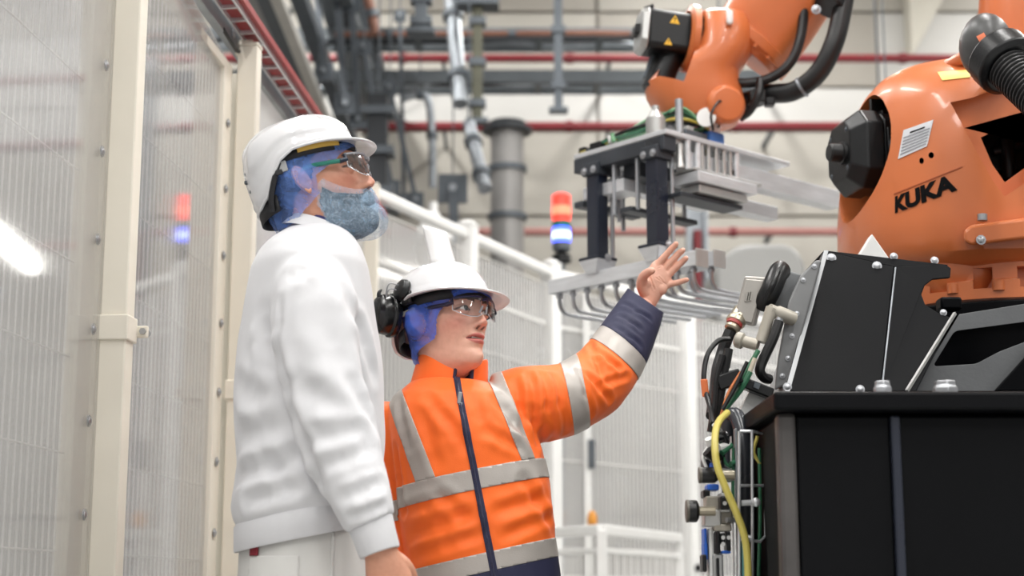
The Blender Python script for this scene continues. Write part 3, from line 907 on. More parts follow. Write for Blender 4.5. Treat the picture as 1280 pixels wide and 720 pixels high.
def tri(c, ex, ey, nrm, s, parent):
    a = MB().prism([(-s, -s * .75), (s, -s * .75), (0, s)], c, ex, ey, nrm * .0012).build('warning_triangle', M_YEL, parent, smooth=False)
    q = MB(); q.prism([(-s * .1, -s * .1), (s * .1, -s * .1), (s * .16, s * .5), (-s * .16, s * .5)], c + nrm * .0012, ex, ey, nrm * .0006); q.prism([(-s * .1, -s * .45), (s * .1, -s * .45), (s * .1, -s * .25), (-s * .1, -s * .25)], c + nrm * .0012, ex, ey, nrm * .0006)
    q.build('warning_mark', M_INK, parent, smooth=False)
tri(mo + ax * .1735 - ux * .035 + uz * .012, -ux, uz, ax, .02, cap)
cn = -ux if (-ux).y < 0 else ux                       # side of the motor that faces the aisle
pc = mo + ax * .06 + cn * .105
MB().bar(mo + ax * .035 + cn * .085 + uz * .02, mo + ax * .07 + cn * .14 - uz * .03, .055, .05).build('connector_box', M_BLACKPL, mot, bevel=.008)
MB().cyl(mo + ax * .058 + cn * .13 - uz * .025, mo + ax * .03 + cn * .14 - uz * .105, .017, n=16).build('plug_collar', mat('nickel_warm', (196, 186, 166), .3, .8, .1, 12), mot)
MB().tube(crom([mo + ax * .03 + cn * .14 - uz * .105, mo + ax * .015 + cn * .14 - uz * .16, mo - ax * .04 + cn * .1 - uz * .19, mo - ax * .1 + cn * .02 - uz * .15], 5), .011, 8).build('motor_cable', M_RUBBER, mot)
MB().box(mo + ax * .01 + uz * .108, (.1, .06, .02), Matrix((ax, ux, uz)).transposed()).build('motor_lid', M_BLACKPL, mot, bevel=.004)
q = MB()
for a, b2 in ((-1, -1), (1, -1), (-1, 1), (1, 1)): screw(q, mo + ax * .171 + ux * (a * .05) + uz * (b2 * .05), ax, .005)
q.build('cap_screw', M_DKSTEEL, cap)

# ---- link arm going up, elbow and forearm (mostly above the frame)
M_AR = M_ORANGE
la = [at(1290, 150, 4.16), at(1286, 60, 4.14), at(1284, -40, 4.14), at(1290, -220, 4.2), at(1296, -420, 4.28), at(1300, -520, 4.3)]
P = crom(la, 5); rr = []
for i, p in enumerate(P):
    f = i / (len(P) - 1)
    hw = .175 - .05 * math.sin(f * PI) - .02 * f
    hd = .10 - .02 * f
    rr.append([p + V((hw * math.copysign(abs(math.cos(a)) ** .7, math.cos(a)), hd * math.copysign(abs(math.sin(a)) ** .7, math.sin(a)), 0)) for a in [2 * PI * j / 32 for j in range(32)]])
lk = MB().loft(rr).build('link_arm', M_AR, rob)
el = at(1300, -520, 4.3)
MB().lathe([(.14, -.2), (.17, -.18), (.17, .18), (.14, .2)], el, (.25, 1, 0), 32).build('elbow_housing', M_AR, rob, bevel=.01)
# wrist reference
WY = 4.86
wr = [at(1300, -520, 4.34), at(1150, -260, 4.6), at(1010, -50, 4.84), at(958, 32, 4.90), at(934, 62, 4.92)]
P = crom(wr, 6); rr = []
for i, p in enumerate(P):
    f = i / (len(P) - 1)
    rad = .17 - .03 * f
    if f > .85: rad = .145
    d = (P[min(i + 1, len(P) - 1)] - P[max(i - 1, 0)]).normalized()
    x, y, _ = frame_of(d, V((0, 1, 0)))
    rr.append([p + x * (rad * math.copysign(abs(math.cos(a)) ** .8, math.cos(a))) + y * (rad * .92 * math.copysign(abs(math.sin(a)) ** .8, math.sin(a))) for a in [2 * PI * j / 36 for j in range(36)]])
MB().loft(rr).build('forearm', M_AR, rob)
# joint flange with bolts between forearm and wrist
jd = (P[-1] - P[-4]).normalized(); jc = P[-1] - jd * .01
MB().lathe([(.135, -.035), (.15, -.03), (.15, .0), (.138, .01), (.13, .03)], jc, jd, 36).build('joint_flange', M_AR, rob, bevel=.003)
x, y, _ = frame_of(jd)
for k in range(16):
    a = 2 * PI * k / 16
    MB().cyl(jc + x * (.142 * math.cos(a)) + y * (.142 * math.sin(a)), jc + x * (.142 * math.cos(a)) + y * (.142 * math.sin(a)) + jd * .012, .007, n=8).build('flange_bolt', M_AR, rob)
# wrist housing: rows (y, left px, right px, depth radius)
wrows = [(20, 872, 925, .07), (26, 866, 934, .105), (45, 862, 940, .13), (70, 858, 938, .135), (84, 842, 930, .135), (95, 818, 922, .135), (108, 806, 924, .13), (120, 808, 928, .13), (134, 816, 930, .125), (146, 824, 928, .12), (154, 830, 922, .11)]
rings = []
for (y, a, b2, dr) in wrows:
    A, B2 = at(a, y, WY), at(b2, y, WY)
    c = (A + B2) / 2; hw = (B2.x - A.x) / 2
    rings.append([c + V((hw * math.copysign(abs(math.cos(t)) ** .8, math.cos(t)), dr * math.copysign(abs(math.sin(t)) ** .8, math.sin(t)), 0)) for t in [2 * PI * j / 48 for j in range(48)]])
w_me = MB().loft(rings).mesh('wrist')
wc = at(884, 52, WY - .02)
axW = V((-.985, -.16, .10)).normalized()
w_me = boolean(w_me, [MB().cyl(wc - axW * .03, wc + axW * .4, .088, n=40).mesh('h'),
                      MB().box(at(842, 88, WY - .02), (.085, .5, .12), Matrix.Rotation(.35, 3, 'Y')).mesh('h2')])
bm = bmesh.new(); bm.from_mesh(w_me)
for v in bm.verts: v.co -= ORG[rob.name]
bm.to_mesh(w_me); bm.free()
wrist = link('wrist_housing', w_me, M_AR, rob, ORG[rob.name], bevel=.006, seg=2, ang=28)
MB().lathe([(.098, -.01), (.108, -.008), (.108, .012), (.09, .02), (.086, .02), (.086, -.01)], wc + axW * .055, axW, 40, cap=False).build('motor_rim', M_AR, wrist)
# side boss on the wrist with cover
wb2 = at(906, 128, WY - .13)
MB().lathe([(.062, 0), (.062, .03), (.05, .042), (.0, .045)], wb2 + V((0, .04, 0)), (.25, -1, -.1), 28).build('bearing_cover', M_AR, wrist, bevel=.003)
MB().box(at(912, 22, WY - .14), (.02, .02, .045)).build('white_stopper', M_WHITEP, wrist, bevel=.006)
WB = BVHTree.FromPolygons([v.co + ORG[rob.name] for v in w_me.vertices], [tuple(p.vertices) for p in w_me.polygons])
decal('yellow_plate', [(842, 106), (857, 99), (857, 112), (841, 121)], WB, M_YEL, wrist, nu=4, nv=4)
# wrist motor
ux2 = V((0, 0, 1)).cross(axW).normalized(); uz2 = axW.cross(ux2).normalized()
def oct2(c, w, h, ch):
    pts = [(-w + ch, -h), (w - ch, -h), (w, -h + ch), (w, h - ch), (w - ch, h), (-w + ch, h), (-w, h - ch), (-w, -h + ch)]
    return [c + ux2 * a + uz2 * b2 for a, b2 in pts]
m0 = wc + axW * .0
m2 = MB().loft([oct2(m0 - axW * .0, .062, .064, .012), oct2(m0 + axW * .2, .062, .064, .012)]).build('wrist_motor', M_BLACKPL, rob, bevel=.005)
cp = MB().loft([oct2(m0 + axW * .2, .055, .066, .016), oct2(m0 + axW * .205, .064, .068, .02), oct2(m0 + axW * .225, .058, .062, .02)]).build('silver_cap', M_SILVER, m2, bevel=.003)
MB().bar(m0 + axW * .22, m0 + axW * .24, .05, .034, uz2).build('end_plug', M_BLACKPL, m2, bevel=.004)
MB().tube([m0 + axW * .185 + uz2 * .06, m0 + axW * .19 + uz2 * .09, m0 + axW * .205 + uz2 * .075], .011, 8).build('eye_bolt', M_BLACKPL, m2)
MB().box(m0 + axW * .14 + uz2 * .068, (.03, .03, .018), Matrix((axW, ux2, uz2)).transposed()).build('top_plug', M_BLACKPL, m2, bevel=.003)
sd = -ux2 if (-ux2).y < 0 else ux2
tri(m0 + axW * .125 + sd * .0625 + uz2 * .03, -axW, uz2, sd, .016, m2)
tri(m0 + axW * .14 + sd * .0625 - uz2 * .045, -axW, uz2, sd, .013, m2)
for s in (-1, 1):
    q = MB(); screw(q, m0 + axW * .05 + sd * .0625 + uz2 * (s * .052), sd, .008); q.build('motor_bolt', M_STEEL, m2)
# second small motor below
p = at(826, 86, WY - .02)
MB().cyl(p + V((-.02, 0, -.075)), p + V((.035, 0, .06)), .045, n=20).build('lower_motor', M_BLACKPL, rob, bevel=.004)
MB().box(at(812, 84, WY), (.02, .05, .09), Matrix.Rotation(.3, 3, 'Y')).build('motor_bracket', M_DKSTEEL, rob, bevel=.003)
# hoses hanging from the forearm to the wrist
hp = crom([at(1064, -60, 4.78), at(1053, 10, 4.74), at(1042, 55, 4.72), at(1022, 92, 4.74), at(992, 114, 4.78), at(960, 118, 4.82), at(930, 128, 4.86)], 8)
h1 = MB().tube(hp, [.031] * len(hp), 14).build('hose', M_RUBBER, rob)
MB().cyl(at(1047, -12, 4.76), at(1036, 10, 4.74), .05, n=18).build('hose_clamp', M_BLACKPL, h1, bevel=.004)
MB().lathe([(.034, 0), (.034, .008)], at(1004, 108, 4.76), (at(990, 115, 4.78) - at(1012, 101, 4.75)), 16).build('hose_band', M_ZINC, h1)
h2 = crom([at(1006, -20, 4.8), at(1002, 40, 4.76), at(988, 78, 4.76), at(962, 98, 4.78), at(930, 104, 4.8), at(912, 100, 4.82)], 8)
MB().tube(h2, .016, 10).build('hose', M_RUBBER, rob)
MB().tube(crom([at(950, 100, 4.78), at(948, 118, 4.76), at(938, 138, 4.78), at(925, 148, 4.8)], 6), .013, 8).build('hose', M_RUBBER, rob)
q = MB(); q.box(at(946, 122, 4.80), (.05, .05, .04)); q.box(at(962, 128, 4.80), (.03, .04, .025)); q.build('hose_bracket', M_BLACKPL, rob, bevel=.004)
q = MB(); screw(q, at(1020, 12, 4.72), (0, -1, 0), .01); q.build('hose_screw', M_STEEL, rob)

# ---- corrugated dress hose with its holder at the right edge
gp = crom([at(1226, 42, 3.56), at(1248, 62, 3.5), at(1275, 90, 3.44), at(1320, 130, 3.36)], 10)
hold = MB().ball(at(1232, 58, 3.56), .075, 24, (.8, .9, 1.05)).build('hose_elbow', mat('grey_black_rubber', (70, 70, 70), .4, 0, .2, 10), rob)
dv = (gp[-1] - gp[0]).normalized()
MB().lathe([(.060, -.035), (.074, -.03), (.074, .02), (.062, .03), (.05, .03)], at(1255, 78, 3.5), dv, 28).build('hose_ring', M_BLACKPL, rob, bevel=.003)
mb = MB(); pts = []; rs = []
g0 = at(1255, 80, 3.49)
for i in range(60):
    pts.append(g0 + dv * (.02 + i * .004)); rs.append(.05 if i % 3 else .044)
mb.tube(pts, rs, 20).build('corrugated_hose', M_RUBBER, rob)
decal_q = BVHTree.FromPolygons(*(lambda m: ([v.co.copy() for v in m.vertices], [tuple(p.vertices) for p in m.polygons]))(MB().ball(at(1232, 58, 3.56), .075, 24, (.8, .9, 1.05)).mesh('tmp2')))
decal('orange_tag', [(1221, 46), (1230, 41), (1237, 53), (1228, 58)], decal_q, mat('orange_tag', (236, 130, 90), .5), hold, nu=4, nv=4)
# bracket holding the hose to the column
MB().bar(at(1236, 62, 3.6), at(1262, 96, 3.9), .05, .04).build('hose_holder', M_BLACKPL, rob, bevel=.006)
# ================================================================== GRIPPER
GN = V((.459, 4.60, at(843, 160, 4.60).z))
ex = V((.75, .66, 0)).normalized(); ey = V((-.66, .75, 0)).normalized(); ez = V((0, 0, 1))
GM = Matrix((ex, ey, ez)).transposed()
def g(a, b2, c): return GN + ex * a + ey * b2 + ez * c
grp = thing('gripper', 'aluminium hook gripper with black posts hanging from the robot wrist', 'gripper', g(.2, .2, -.5))
M_NAVY = mat('blue_black_enamel', (26, 32, 46), .3, 0, .1, 8)
M_CASTDK = mat('dark_cast_block', (62, 66, 72), .45, .3, .15, 8)
def gb(a0, a1, b0, b1, c0, c1, nm, m, par=None, bev=.003):
    return MB().box(g((a0 + a1) / 2, (b0 + b1) / 2, (c0 + c1) / 2), (a1 - a0, b1 - b0, c1 - c0), GM).build(nm, m, par or grp, bevel=bev, smooth=False)
gb(0, .58, 0, .40, -.016, 0, 'top_plate', M_ALU)
gb(.20, .34, .14, .28, 0, .06, 'mounting_block', M_SILVER)
MB().lathe([(.085, .0), (.085, .03), (.07, .035), (.07, .075)], g(.2, .16, 0), ez, 28).build('wrist_flange', M_STEEL, grp, bevel=.002)
# under the left edge: dark cross beam carrying the posts
gb(.0, .055, .01, .40, -.062, -.017, 'cross_beam', M_CASTDK)
gb(.0, .055, .02, .09, -.055, -.017, 'light_block', M_SILVER, None)
gb(.06, .12, .02, .1, -.07, -.016, 'light_block', M_SILVER)
def gpost(a, b2, nm):
    gb(a - .034, a + .034, b2 - .034, b2 + .034, -.085, -.045, 'post_head', M_CASTDK)
    p = gb(a - .025, a + .025, b2 - .025, b2 + .025, -.345, -.062, 'post', M_NAVY, None, .006)
    gb(a - .043, a + .043, b2 - .043, b2 + .043, -.355, -.345, 'foot_pad', M_NAVY, None, .003)
    MB().loft([[g(a + s1 * .043, b2 + s2 * .043, -.355) for s1, s2 in ((-1, -1), (1, -1), (1, 1), (-1, 1))], [g(a + s1 * .03, b2 + s2 * .022, -.398) for s1, s2 in ((-1, -1), (1, -1), (1, 1), (-1, 1))]]).build('foot_wedge', M_ALU, grp, smooth=False, bevel=.003)
    q = MB(); screw(q, g(a, b2 - .044, -.35), -ey, .009); q.build('foot_bolt', M_STEEL, grp)
    q = MB(); screw(q, g(a - .036, b2 - .02, -.07), -ex, .008); screw(q, g(a - .036, b2 + .02, -.07), -ex, .008); q.build('head_bolt', M_STEEL, grp)
    MB().cyl(g(a + .045, b2 - .02, -.02), g(a + .045, b2 - .02, -.37), .007, n=10).build('guide_rod', M_STEEL, grp)
gpost(.02, .06, 'a'); gpost(.02, .315, 'b')
# hook bar and hooks
def hookbar(a, c, b0, b1, nb, sh, first):
    t = gb(a - .022, a + .022, b0, b1, c - .045, c, 'hook_bar', M_ALU, None, .003)
    gb(a - .026, a + .026, b0 - .006, b0, c - .05, c + .004, 'end_plate', M_SILVER, t, .002)
    for i in range(nb):
        b2 = b0 + .03 + (b1 - b0 - .06) * i / (nb - 1)
        pts = crom([g(a, b2, c - .045), g(a, b2, c - .075), g(a + .012, b2, c - .098), g(a + .04, b2, c - .108), g(a + .15, b2, c - .11), g(a + sh, b2, c - .108)], 4)
        MB().tube(pts, .0065, 8).build('hook', M_STEEL, t)
        MB().lathe([(.011, 0), (.011, .01), (.008, .014)], g(a, b2, c - .059), ez, 8).build('hook_nut', M_STEEL, t)
hookbar(.02, -.388, -.11, .52, 10, .40, True)
hookbar(.125, -.372, -.085, .30, 5, .36, False)
# bars under the plate that run out to the right
gb(.12, .86, .02, .075, -.105, -.045, 'long_beam', M_ALU)
gb(.30, .33, .018, .0195, -.085, -.07, 'slot', M_INK, None, 0)
gb(.10, .66, .12, .17, -.16, -.115, 'short_beam', M_ALU)
gb(.09, .40, -.03, .075, -.118, -.108, 'middle_plate', M_SILVER)
gb(.09, .36, -.045, .06, -.155, -.122, 'clamp_block', M_ALU)
gb(.11, .33, -.03, .05, -.182, -.158, 'clamp_rail', M_SILVER)
gb(.05, .33, -.01, .07, -.20, -.186, 'dark_rail', M_CASTDK)
gb(.05, .48, .25, .30, -.13, -.09, 'rear_beam', M_ALU)
gb(.06, .45, .18, .24, -.10, -.05, 'dark_beam', M_CASTDK)
gb(.0, .26, .36, .40, -.175, -.155, 'lower_strip', M_CASTDK)
gb(.0, .30, .15, .2, -.225, -.21, 'lower_strip', M_CASTDK)
gb(.02, .1, .2, .38, -.15, -.11, 'valve_block', M_ALU)
for a, b2 in ((.02, .14), (.02, .24), (.1, .3), (.2, .38), (.26, .17)):
    MB().cyl(g(a, b2, -.02), g(a, b2, -.22), .007, n=10).build('guide_rod', M_STEEL, grp)
for a in (.105, .15, .17, .2, .235, .27, .30, .33):
    r = .010 if a in (.105, .15, .33) else .006
    MB().cyl(g(a, .012, -.016), g(a, .012, -.11), r, n=10).build('spacer_rod', M_ALU if r > .007 else M_SILVER, grp)
for a, m in ((.185, M_RUBBER), (.215, mat('dull_yellow_tube', (176, 160, 70), .4)), (.25, M_RUBBER), (.285, M_RUBBER)):
    MB().tube(crom([g(a, .03, -.02), g(a + .008, .035, -.06), g(a - .004, .03, -.11)], 4), .006, 6).build('air_tube', m, grp)
MB().cyl(g(.07, .01, 0), g(.07, .01, .105), .012, n=12).build('tall_pin', M_STEEL, grp)
MB().lathe([(.014, 0), (.014, .01), (.01, .02), (.01, .075)], g(.07, .01, -.11), ez, 12).build('pin_sleeve', M_SILVER, grp)
# clutter on top of the plate: valve blocks, cables, blue reel, white disc
for (a, b2, w, d, h, m) in ((.12, .03, .1, .05, .03, M_DKSTEEL), (.16, .10, .06, .06, .05, M_BLACKPL), (.02, .30, .06, .05, .03, M_BLACKPL), (.03, .38, .05, .03, .03, M_BLACKPL), (.14, .04, .03, .03, .045, M_SILVER)):
    gb(a, a + w, b2, b2 + d, 0, h, 'valve_block', m, None, .004)
MB().lathe([(.03, 0), (.03, .05), (.012, .075), (.012, .09)], g(.03, .07, 0), ez, 16).build('sensor_housing', M_SILVER, grp)
bc = gb(.23, .30, .03, .09, .002, .045, 'blue_box', mat('light_blue_plastic', (66, 118, 196), .4), None, .006)
gb(.235, .29, .035, .085, .045, .095, 'white_box', M_WHITEP, None, .006)
MB().lathe([(.0, 0), (.03, 0), (.03, .008), (.0, .009)], g(.2, .015, .075), (-.3, -1, 0), 24).build('white_disc', M_WHITEP, grp)
cols = [mat('green_cable', (52, 108, 78), .4), M_RUBBER, mat('pale_green_cable', (120, 170, 130), .4), mat('dull_yellow_tube', (176, 160, 70)), mat('green_cable', (52, 108, 78)), M_RUBBER]
for i in range(9):
    m = cols[i % 6]; b2 = .08 + .03 * i; r = random.Random(i)
    pts = [g(.02 + r.uniform(0, .05), .40 - .03 * (i % 3), .012), g(.03 + r.uniform(0, .03), .28, .02 + r.uniform(0, .02)), g(.06 + r.uniform(0, .04), .16, .04 + r.uniform(0, .03)), g(.14, .06 + r.uniform(0, .05), .07 + r.uniform(0, .04)), g(.2 + r.uniform(0, .04), .04, .05), g(.2, .12, .06)]
    MB().tube(crom(pts, 5), .0045, 6).build('cable', m, grp)
MB().tube(crom([g(.2, -.01, .03), g(.17, -.03, .07), g(.21, -.03, .12), g(.25, -.01, .10), g(.27, .03, .06)], 5), .004, 6).build('cable', M_RUBBER, grp)
for i in range(6):
    r = random.Random(30 + i)
    MB().lathe([(.006, 0), (.008, .006), (.005, .02), (.007, .028)], g(r.uniform(.0, .1), r.uniform(.2, .39), .005), V((r.uniform(-.6, .6), r.uniform(-.6, .6), 1)), 10).build('fitting', cols[2] if i % 2 else M_SILVER, grp)
# ================================================================== PEDESTAL AND CABINET
M_BLKPAINT = mat('black_cabinet_paint', (8, 9, 12), .5, 0, .15, 3, bump=.04, bscale=300, spec=.12)
M_BLKSHEET = mat('black_sheet_metal', (7, 8, 11), .45, 0, .15, 3, bump=.03, bscale=250, spec=.07)
M_CASTGR = mat('grey_cast_iron', (104, 106, 108), .45, .4, .12, 10, bump=.06, bscale=120)
ZL = at(975, 489, 2.75).z                              # top of the ledge
ZB0 = zb                                               # robot base underside
XL = .452
cab = thing('machine_cabinet', 'large black cabinet carrying the robot, at the right front', 'cabinet', (1.0, 3.6, 0))
def cb(x0, x1, y0, y1, z0, z1, nm, m, par=None, bev=.004):
    return MB().box(((x0 + x1) / 2, (y0 + y1) / 2, (z0 + z1) / 2), (x1 - x0, y1 - y0, z1 - z0)).build(nm, m, par or cab, bevel=bev, smooth=False)
th = .033
body = cb(XL + .02, 1.75, 2.80, 3.36, 0.06, ZL - th, 'body', M_BLKPAINT, None, .008)
cb(XL, 1.77, 2.75, 3.38, ZL - th, ZL, 'top_ledge', M_BLKPAINT, None, .006)
cb(.88, 1.75, 3.36, 4.6, .06, ZL - th, 'rear_body', M_BLKPAINT, None, .008)
cb(.86, 1.77, 3.38, 4.62, ZL - th, ZL, 'rear_deck', M_BLKPAINT, None, .006)
cb(.90, 1.7, 2.86, 4.5, 0, .06, 'plinth', M_BLKSHEET)
cb(XL + .05, .9, 2.86, 3.3, 0, .06, 'plinth', M_BLKSHEET)
xs = at(1116, 600, 2.8).x
cb(XL + .045, xs - .004, 2.787, 2.802, .10, ZL - th - .006, 'front_panel', M_BLKPAINT, body, .004)
cb(xs + .004, 1.70, 2.787, 2.802, .10, ZL - th - .006, 'front_panel', M_BLKPAINT, body, .004)
cb(xs - .005, xs + .012, 2.776, 2.80, .10, ZL - th - .006, 'hinge_strip', mat('blue_black_steel', (46, 50, 62), .3, .3, .1, 4), body, .004)
cb(XL + .012, XL + .045, 2.79, 2.83, .08, ZL - th, 'corner_sheen_strip', mat('grey_corner_sheen', (86, 83, 82), .4, .4, .2, 8), body, .008)  # reflection on the rounded cabinet corner, painted as a grey strip
for x, w in ((at(1103, 485, 2.80).x, .034), (at(1181, 484, 2.80).x, .046)):
    q = MB().lathe([(w / 2, 0), (w / 2, .012), (w * .42, .016), (w * .42, .024), (.0, .024)], (x, 2.80, ZL), (0, 0, 1), 6)
    q.build('levelling_bolt', M_STEEL, cab, bevel=.002)

ped = thing('robot_pedestal', 'black sheet-metal pedestal with grey casting under the robot base', 'pedestal', (RC.x, 3.9, ZL))
# sloping black cover: outline in picture rows, front leans back
def S(px, py): # slope: distance grows with height
    f = (488 - py) / 176.0
    return at(px, py, 3.20 + .22 * f)
outline = [(981, 489), (1030, 313), (1118, 333), (1101, 489)]
out2 = [(1101, 489), (1118, 333), (1182, 330), (1189, 335), (1188, 347), (1166, 349), (1156, 357), (1152, 368), (1157, 381), (1175, 392), (1187, 396), (1190, 400), (1146, 489)]
def plate(outl, nm, m, dep=.012):
    r0 = [S(*p) for p in outl]; r1 = [p + V((0, dep, 0)) for p in r0]
    return MB().loft([r0, r1]).build(nm, m, ped, smooth=False, bevel=.0025)
plate(outline, 'cover_plate', M_BLKSHEET); plate(out2, 'cover_plate', M_BLKSHEET)
# return flange at the left of the cover and roof sheet
a, b2 = S(981, 489), S(1030, 313)
MB().loft([[a, b2, b2 + V((.01, .0, 0)), a + V((.01, 0, 0))], [a + V((.03, .55, 0)), b2 + V((.03, .40, 0)), b2 + V((.04, .40, 0)), a + V((.04, .55, 0))]]).build('side_sheet', mat('grey_side_sheet', (150, 152, 154), .4, .3, .1, 6), ped, smooth=False)
c, d = S(1030, 313), S(1118, 333)
MB().loft([[c, d, S(1185, 331)], [c + V((.0, .3, .0)), d + V((.0, .3, .0)), S(1185, 331) + V((0, .3, 0))]]).build('roof_sheet', M_BLKSHEET, ped, smooth=False)
for (x, y, r) in ((1039, 323, .0072), (1096, 333, .0072), (1117, 321, .006), (1168, 326, .006), (984, 484, .0062), (1075, 487, .0062), (1179, 391, .005)):
    q = MB(); screw(q, S(x, y) + V((0, -.001, 0)), (0, -1, .1), r, n=12); q.build('cover_screw', M_STEEL, ped)
# silver bead along the casting edge, zinc bead along the cover fold
MB().bar(S(1193, 392) + V((0, -.004, 0)), S(1133, 489) + V((0, -.004, 0)), .006, .006).build('edge_bead', M_SILVER, ped)
MB().bar(S(1119, 335) + V((0, -.004, 0)), S(1102, 487) + V((0, -.004, 0)), .003, .003).build('edge_bead', M_ZINC, ped)
# grey casting with an oval window
co = [(1140, 489), (1199, 393), (1330, 372), (1330, 489)]
r0 = [at(x, y, 3.30) for x, y in co]; r1 = [at(x, y, 3.42) for x, y in co]
cast = MB().loft([r0, r1]).mesh('cast')
def rp(poly):
    # rounded outline through corners
    out = []
    n = len(poly)
    for i in range(n):
        p, c0_, nx = V((*poly[i - 1], 0)), V((*poly[i], 0)), V((*poly[(i + 1) % n], 0))
        d1 = (p - c0_).normalized(); d2 = (nx - c0_).normalized(); r = 12
        for t in (0, .25, .5, .75, 1):
            a_ = c0_ + d1 * r * (1 - t); b_ = c0_ + d2 * r * t
            out.append(((a_.lerp(c0_, t * .5 + .25) * .5 + b_.lerp(c0_, .75 - t * .5) * .5).x, (a_.lerp(c0_, t * .5 + .25) * .5 + b_.lerp(c0_, .75 - t * .5) * .5).y))
    return out
win = rp([(1166, 458), (1193, 414), (1300, 400), (1300, 420), (1248, 440), (1220, 455)])
cast = boolean(cast, [MB().loft([[at(x, y, 3.2) for x, y in win], [at(x, y, 3.6) for x, y in win]]).mesh('w')])
bm = bmesh.new(); bm.from_mesh(cast)
for v in bm.verts: v.co -= ORG[ped.name]
bm.to_mesh(cast); bm.free()
link('cast_bracket', cast, M_CASTGR, ped, ORG[ped.name], bevel=.006, seg=2)
# black foot plate below the robot ring and black wedge at the right
MB().lathe([(.36, ZB0 - .05), (.38, ZB0 - .045), (.38, ZB0 - .012), (.355, ZB0 - .002), (.2, ZB0 - .001)], V((RC.x, RC.y, 0)), (0, 0, 1), 64).build('foot_ring', M_BLKSHEET, ped, bevel=.003)
MB().lathe([(.33, ZL), (.33, ZB0 - .05)], V((RC.x, RC.y, 0)), (0, 0, 1), 40).build('core_drum', M_BLKSHEET, ped)
wd = [(1242, 489), (1300, 425), (1300, 489)]
MB().loft([[at(x, y, 3.26) for x, y in wd], [at(x, y, 3.29) for x, y in wd]]).build('black_gusset', M_BLKSHEET, ped, smooth=False, bevel=.003)
MB().box(at(1186, 381, 3.66), (.05, .05, .03)).build('seal_block', M_BLKSHEET, ped, bevel=.006)
# white guard corner seen behind the cover
MB().prism([(0, 0), (.09, 0), (.045, .07)], at(1068, 328, 3.72), (1, 0, 0), (0, 0, 1), (0, .04, 0)).build('white_guard', M_WHITEP, ped, smooth=False, bevel=.003)

# ================================================================== PNEUMATIC AND CABLE PANEL left of the cabinet
M_BEIGE = mat('beige_grey_cast', (176, 170, 158), .45, .2, .08, 12)
M_GREYBOX = mat('grey_metal_box', (164, 160, 154), .4, .35, .06, 10)
M_BLUEF = mat('blue_fitting', (44, 104, 206), .4, 0, .05, 8)
M_GREENC = mat('green_cable', (52, 108, 78))
M_YTUBE = mat('yellow_tube', (196, 182, 92), .35, 0, .05, 8)
pan = thing('pneumatic_panel', 'upright pneumatic valve panel with wire guard on the side of the black cabinet', 'valve panel', at(925, 735, 3.0))
def pb(x0, y0, x1, y1, Y, dep, nm, m, par=None, bev=.003):
    a = at(x0, y0, Y); b2 = at(x1, y1, Y)
    return MB().box(((a.x + b2.x) / 2, Y + dep / 2, (a.z + b2.z) / 2), (abs(b2.x - a.x), dep, abs(a.z - b2.z))).build(nm, m, par or pan, bevel=bev, smooth=False)
# grey backing plate standing along the cabinet side, frame uprights
pb(926, 545, 958, 800, 3.25, .02, 'backing_plate', mat('pale_grey_plate', (190, 190, 186), .4, .2, .06, 8))
pb(914, 545, 921, 800, 3.05, .02, 'upright', M_ALU); pb(922, 535, 925, 800, 3.02, .02, 'upright', M_ZINC)
pb(952, 560, 958, 800, 3.12, .02, 'upright', M_DKSTEEL)
# big looped black hose arch
hp = crom([at(931, 780, 3.10), at(931, 640, 3.10), at(930, 560, 3.10), at(924, 528, 3.12), at(917, 519, 3.14), at(911, 532, 3.16), at(910, 600, 3.2)], 6)
MB().tube(hp, [.016] * len(hp), 12).build('black_hose', mat('shiny_black_hose', (54, 56, 62), .3), pan)
MB().tube(crom([at(938, 780, 3.14), at(937, 640, 3.14), at(935, 560, 3.15), at(931, 530, 3.17)], 6), .018, 12).build('black_hose', M_RUBBER, pan)
# wire guard
def wr_(pts, r=.0028): return MB().tube([at(*p) for p in pts], r, 8).build('guard_wire', M_ALU, pan)
wr_([(925, 539, 2.98), (940, 539, 2.98), (956, 543, 3.02), (957, 605, 3.02), (955, 607, 3.02)])
wr_([(940, 539, 2.98), (940.5, 640, 2.98), (941, 790, 2.98)]); wr_([(924, 539, 2.97), (924, 790, 2.97)])
wr_([(925, 607, 2.98), (955, 607, 3.02)]); wr_([(926, 674, 2.98), (950, 677, 3.0), (957, 670, 3.02), (957, 560, 3.02)])
wr_([(927, 629, 2.975), (945, 628, 2.975)], .0055); wr_([(927, 673, 2.975), (939, 672, 2.975)], .005)
q = MB(); q.ball(at(945, 628, 2.975), .009, 10); q.build('guard_knob', M_ALU, pan)
# yellow tube in front
yp = crom([at(909, 516, 3.08), at(898, 528, 3.02), at(893.5, 548, 2.98), at(896, 580, 2.96), at(907, 610, 2.95), at(920, 640, 2.95), at(929, 665, 2.95), at(934, 695, 2.95), at(937, 780, 2.95)], 6)
MB().tube(yp, .0068, 10).build('yellow_tube', M_YTUBE, pan)
MB().tube(crom([at(930, 668, 2.965), at(931, 700, 2.965), at(932, 780, 2.965)], 5), .005, 8).build('teal_tube', mat('teal_tube', (70, 130, 130), .4), pan)
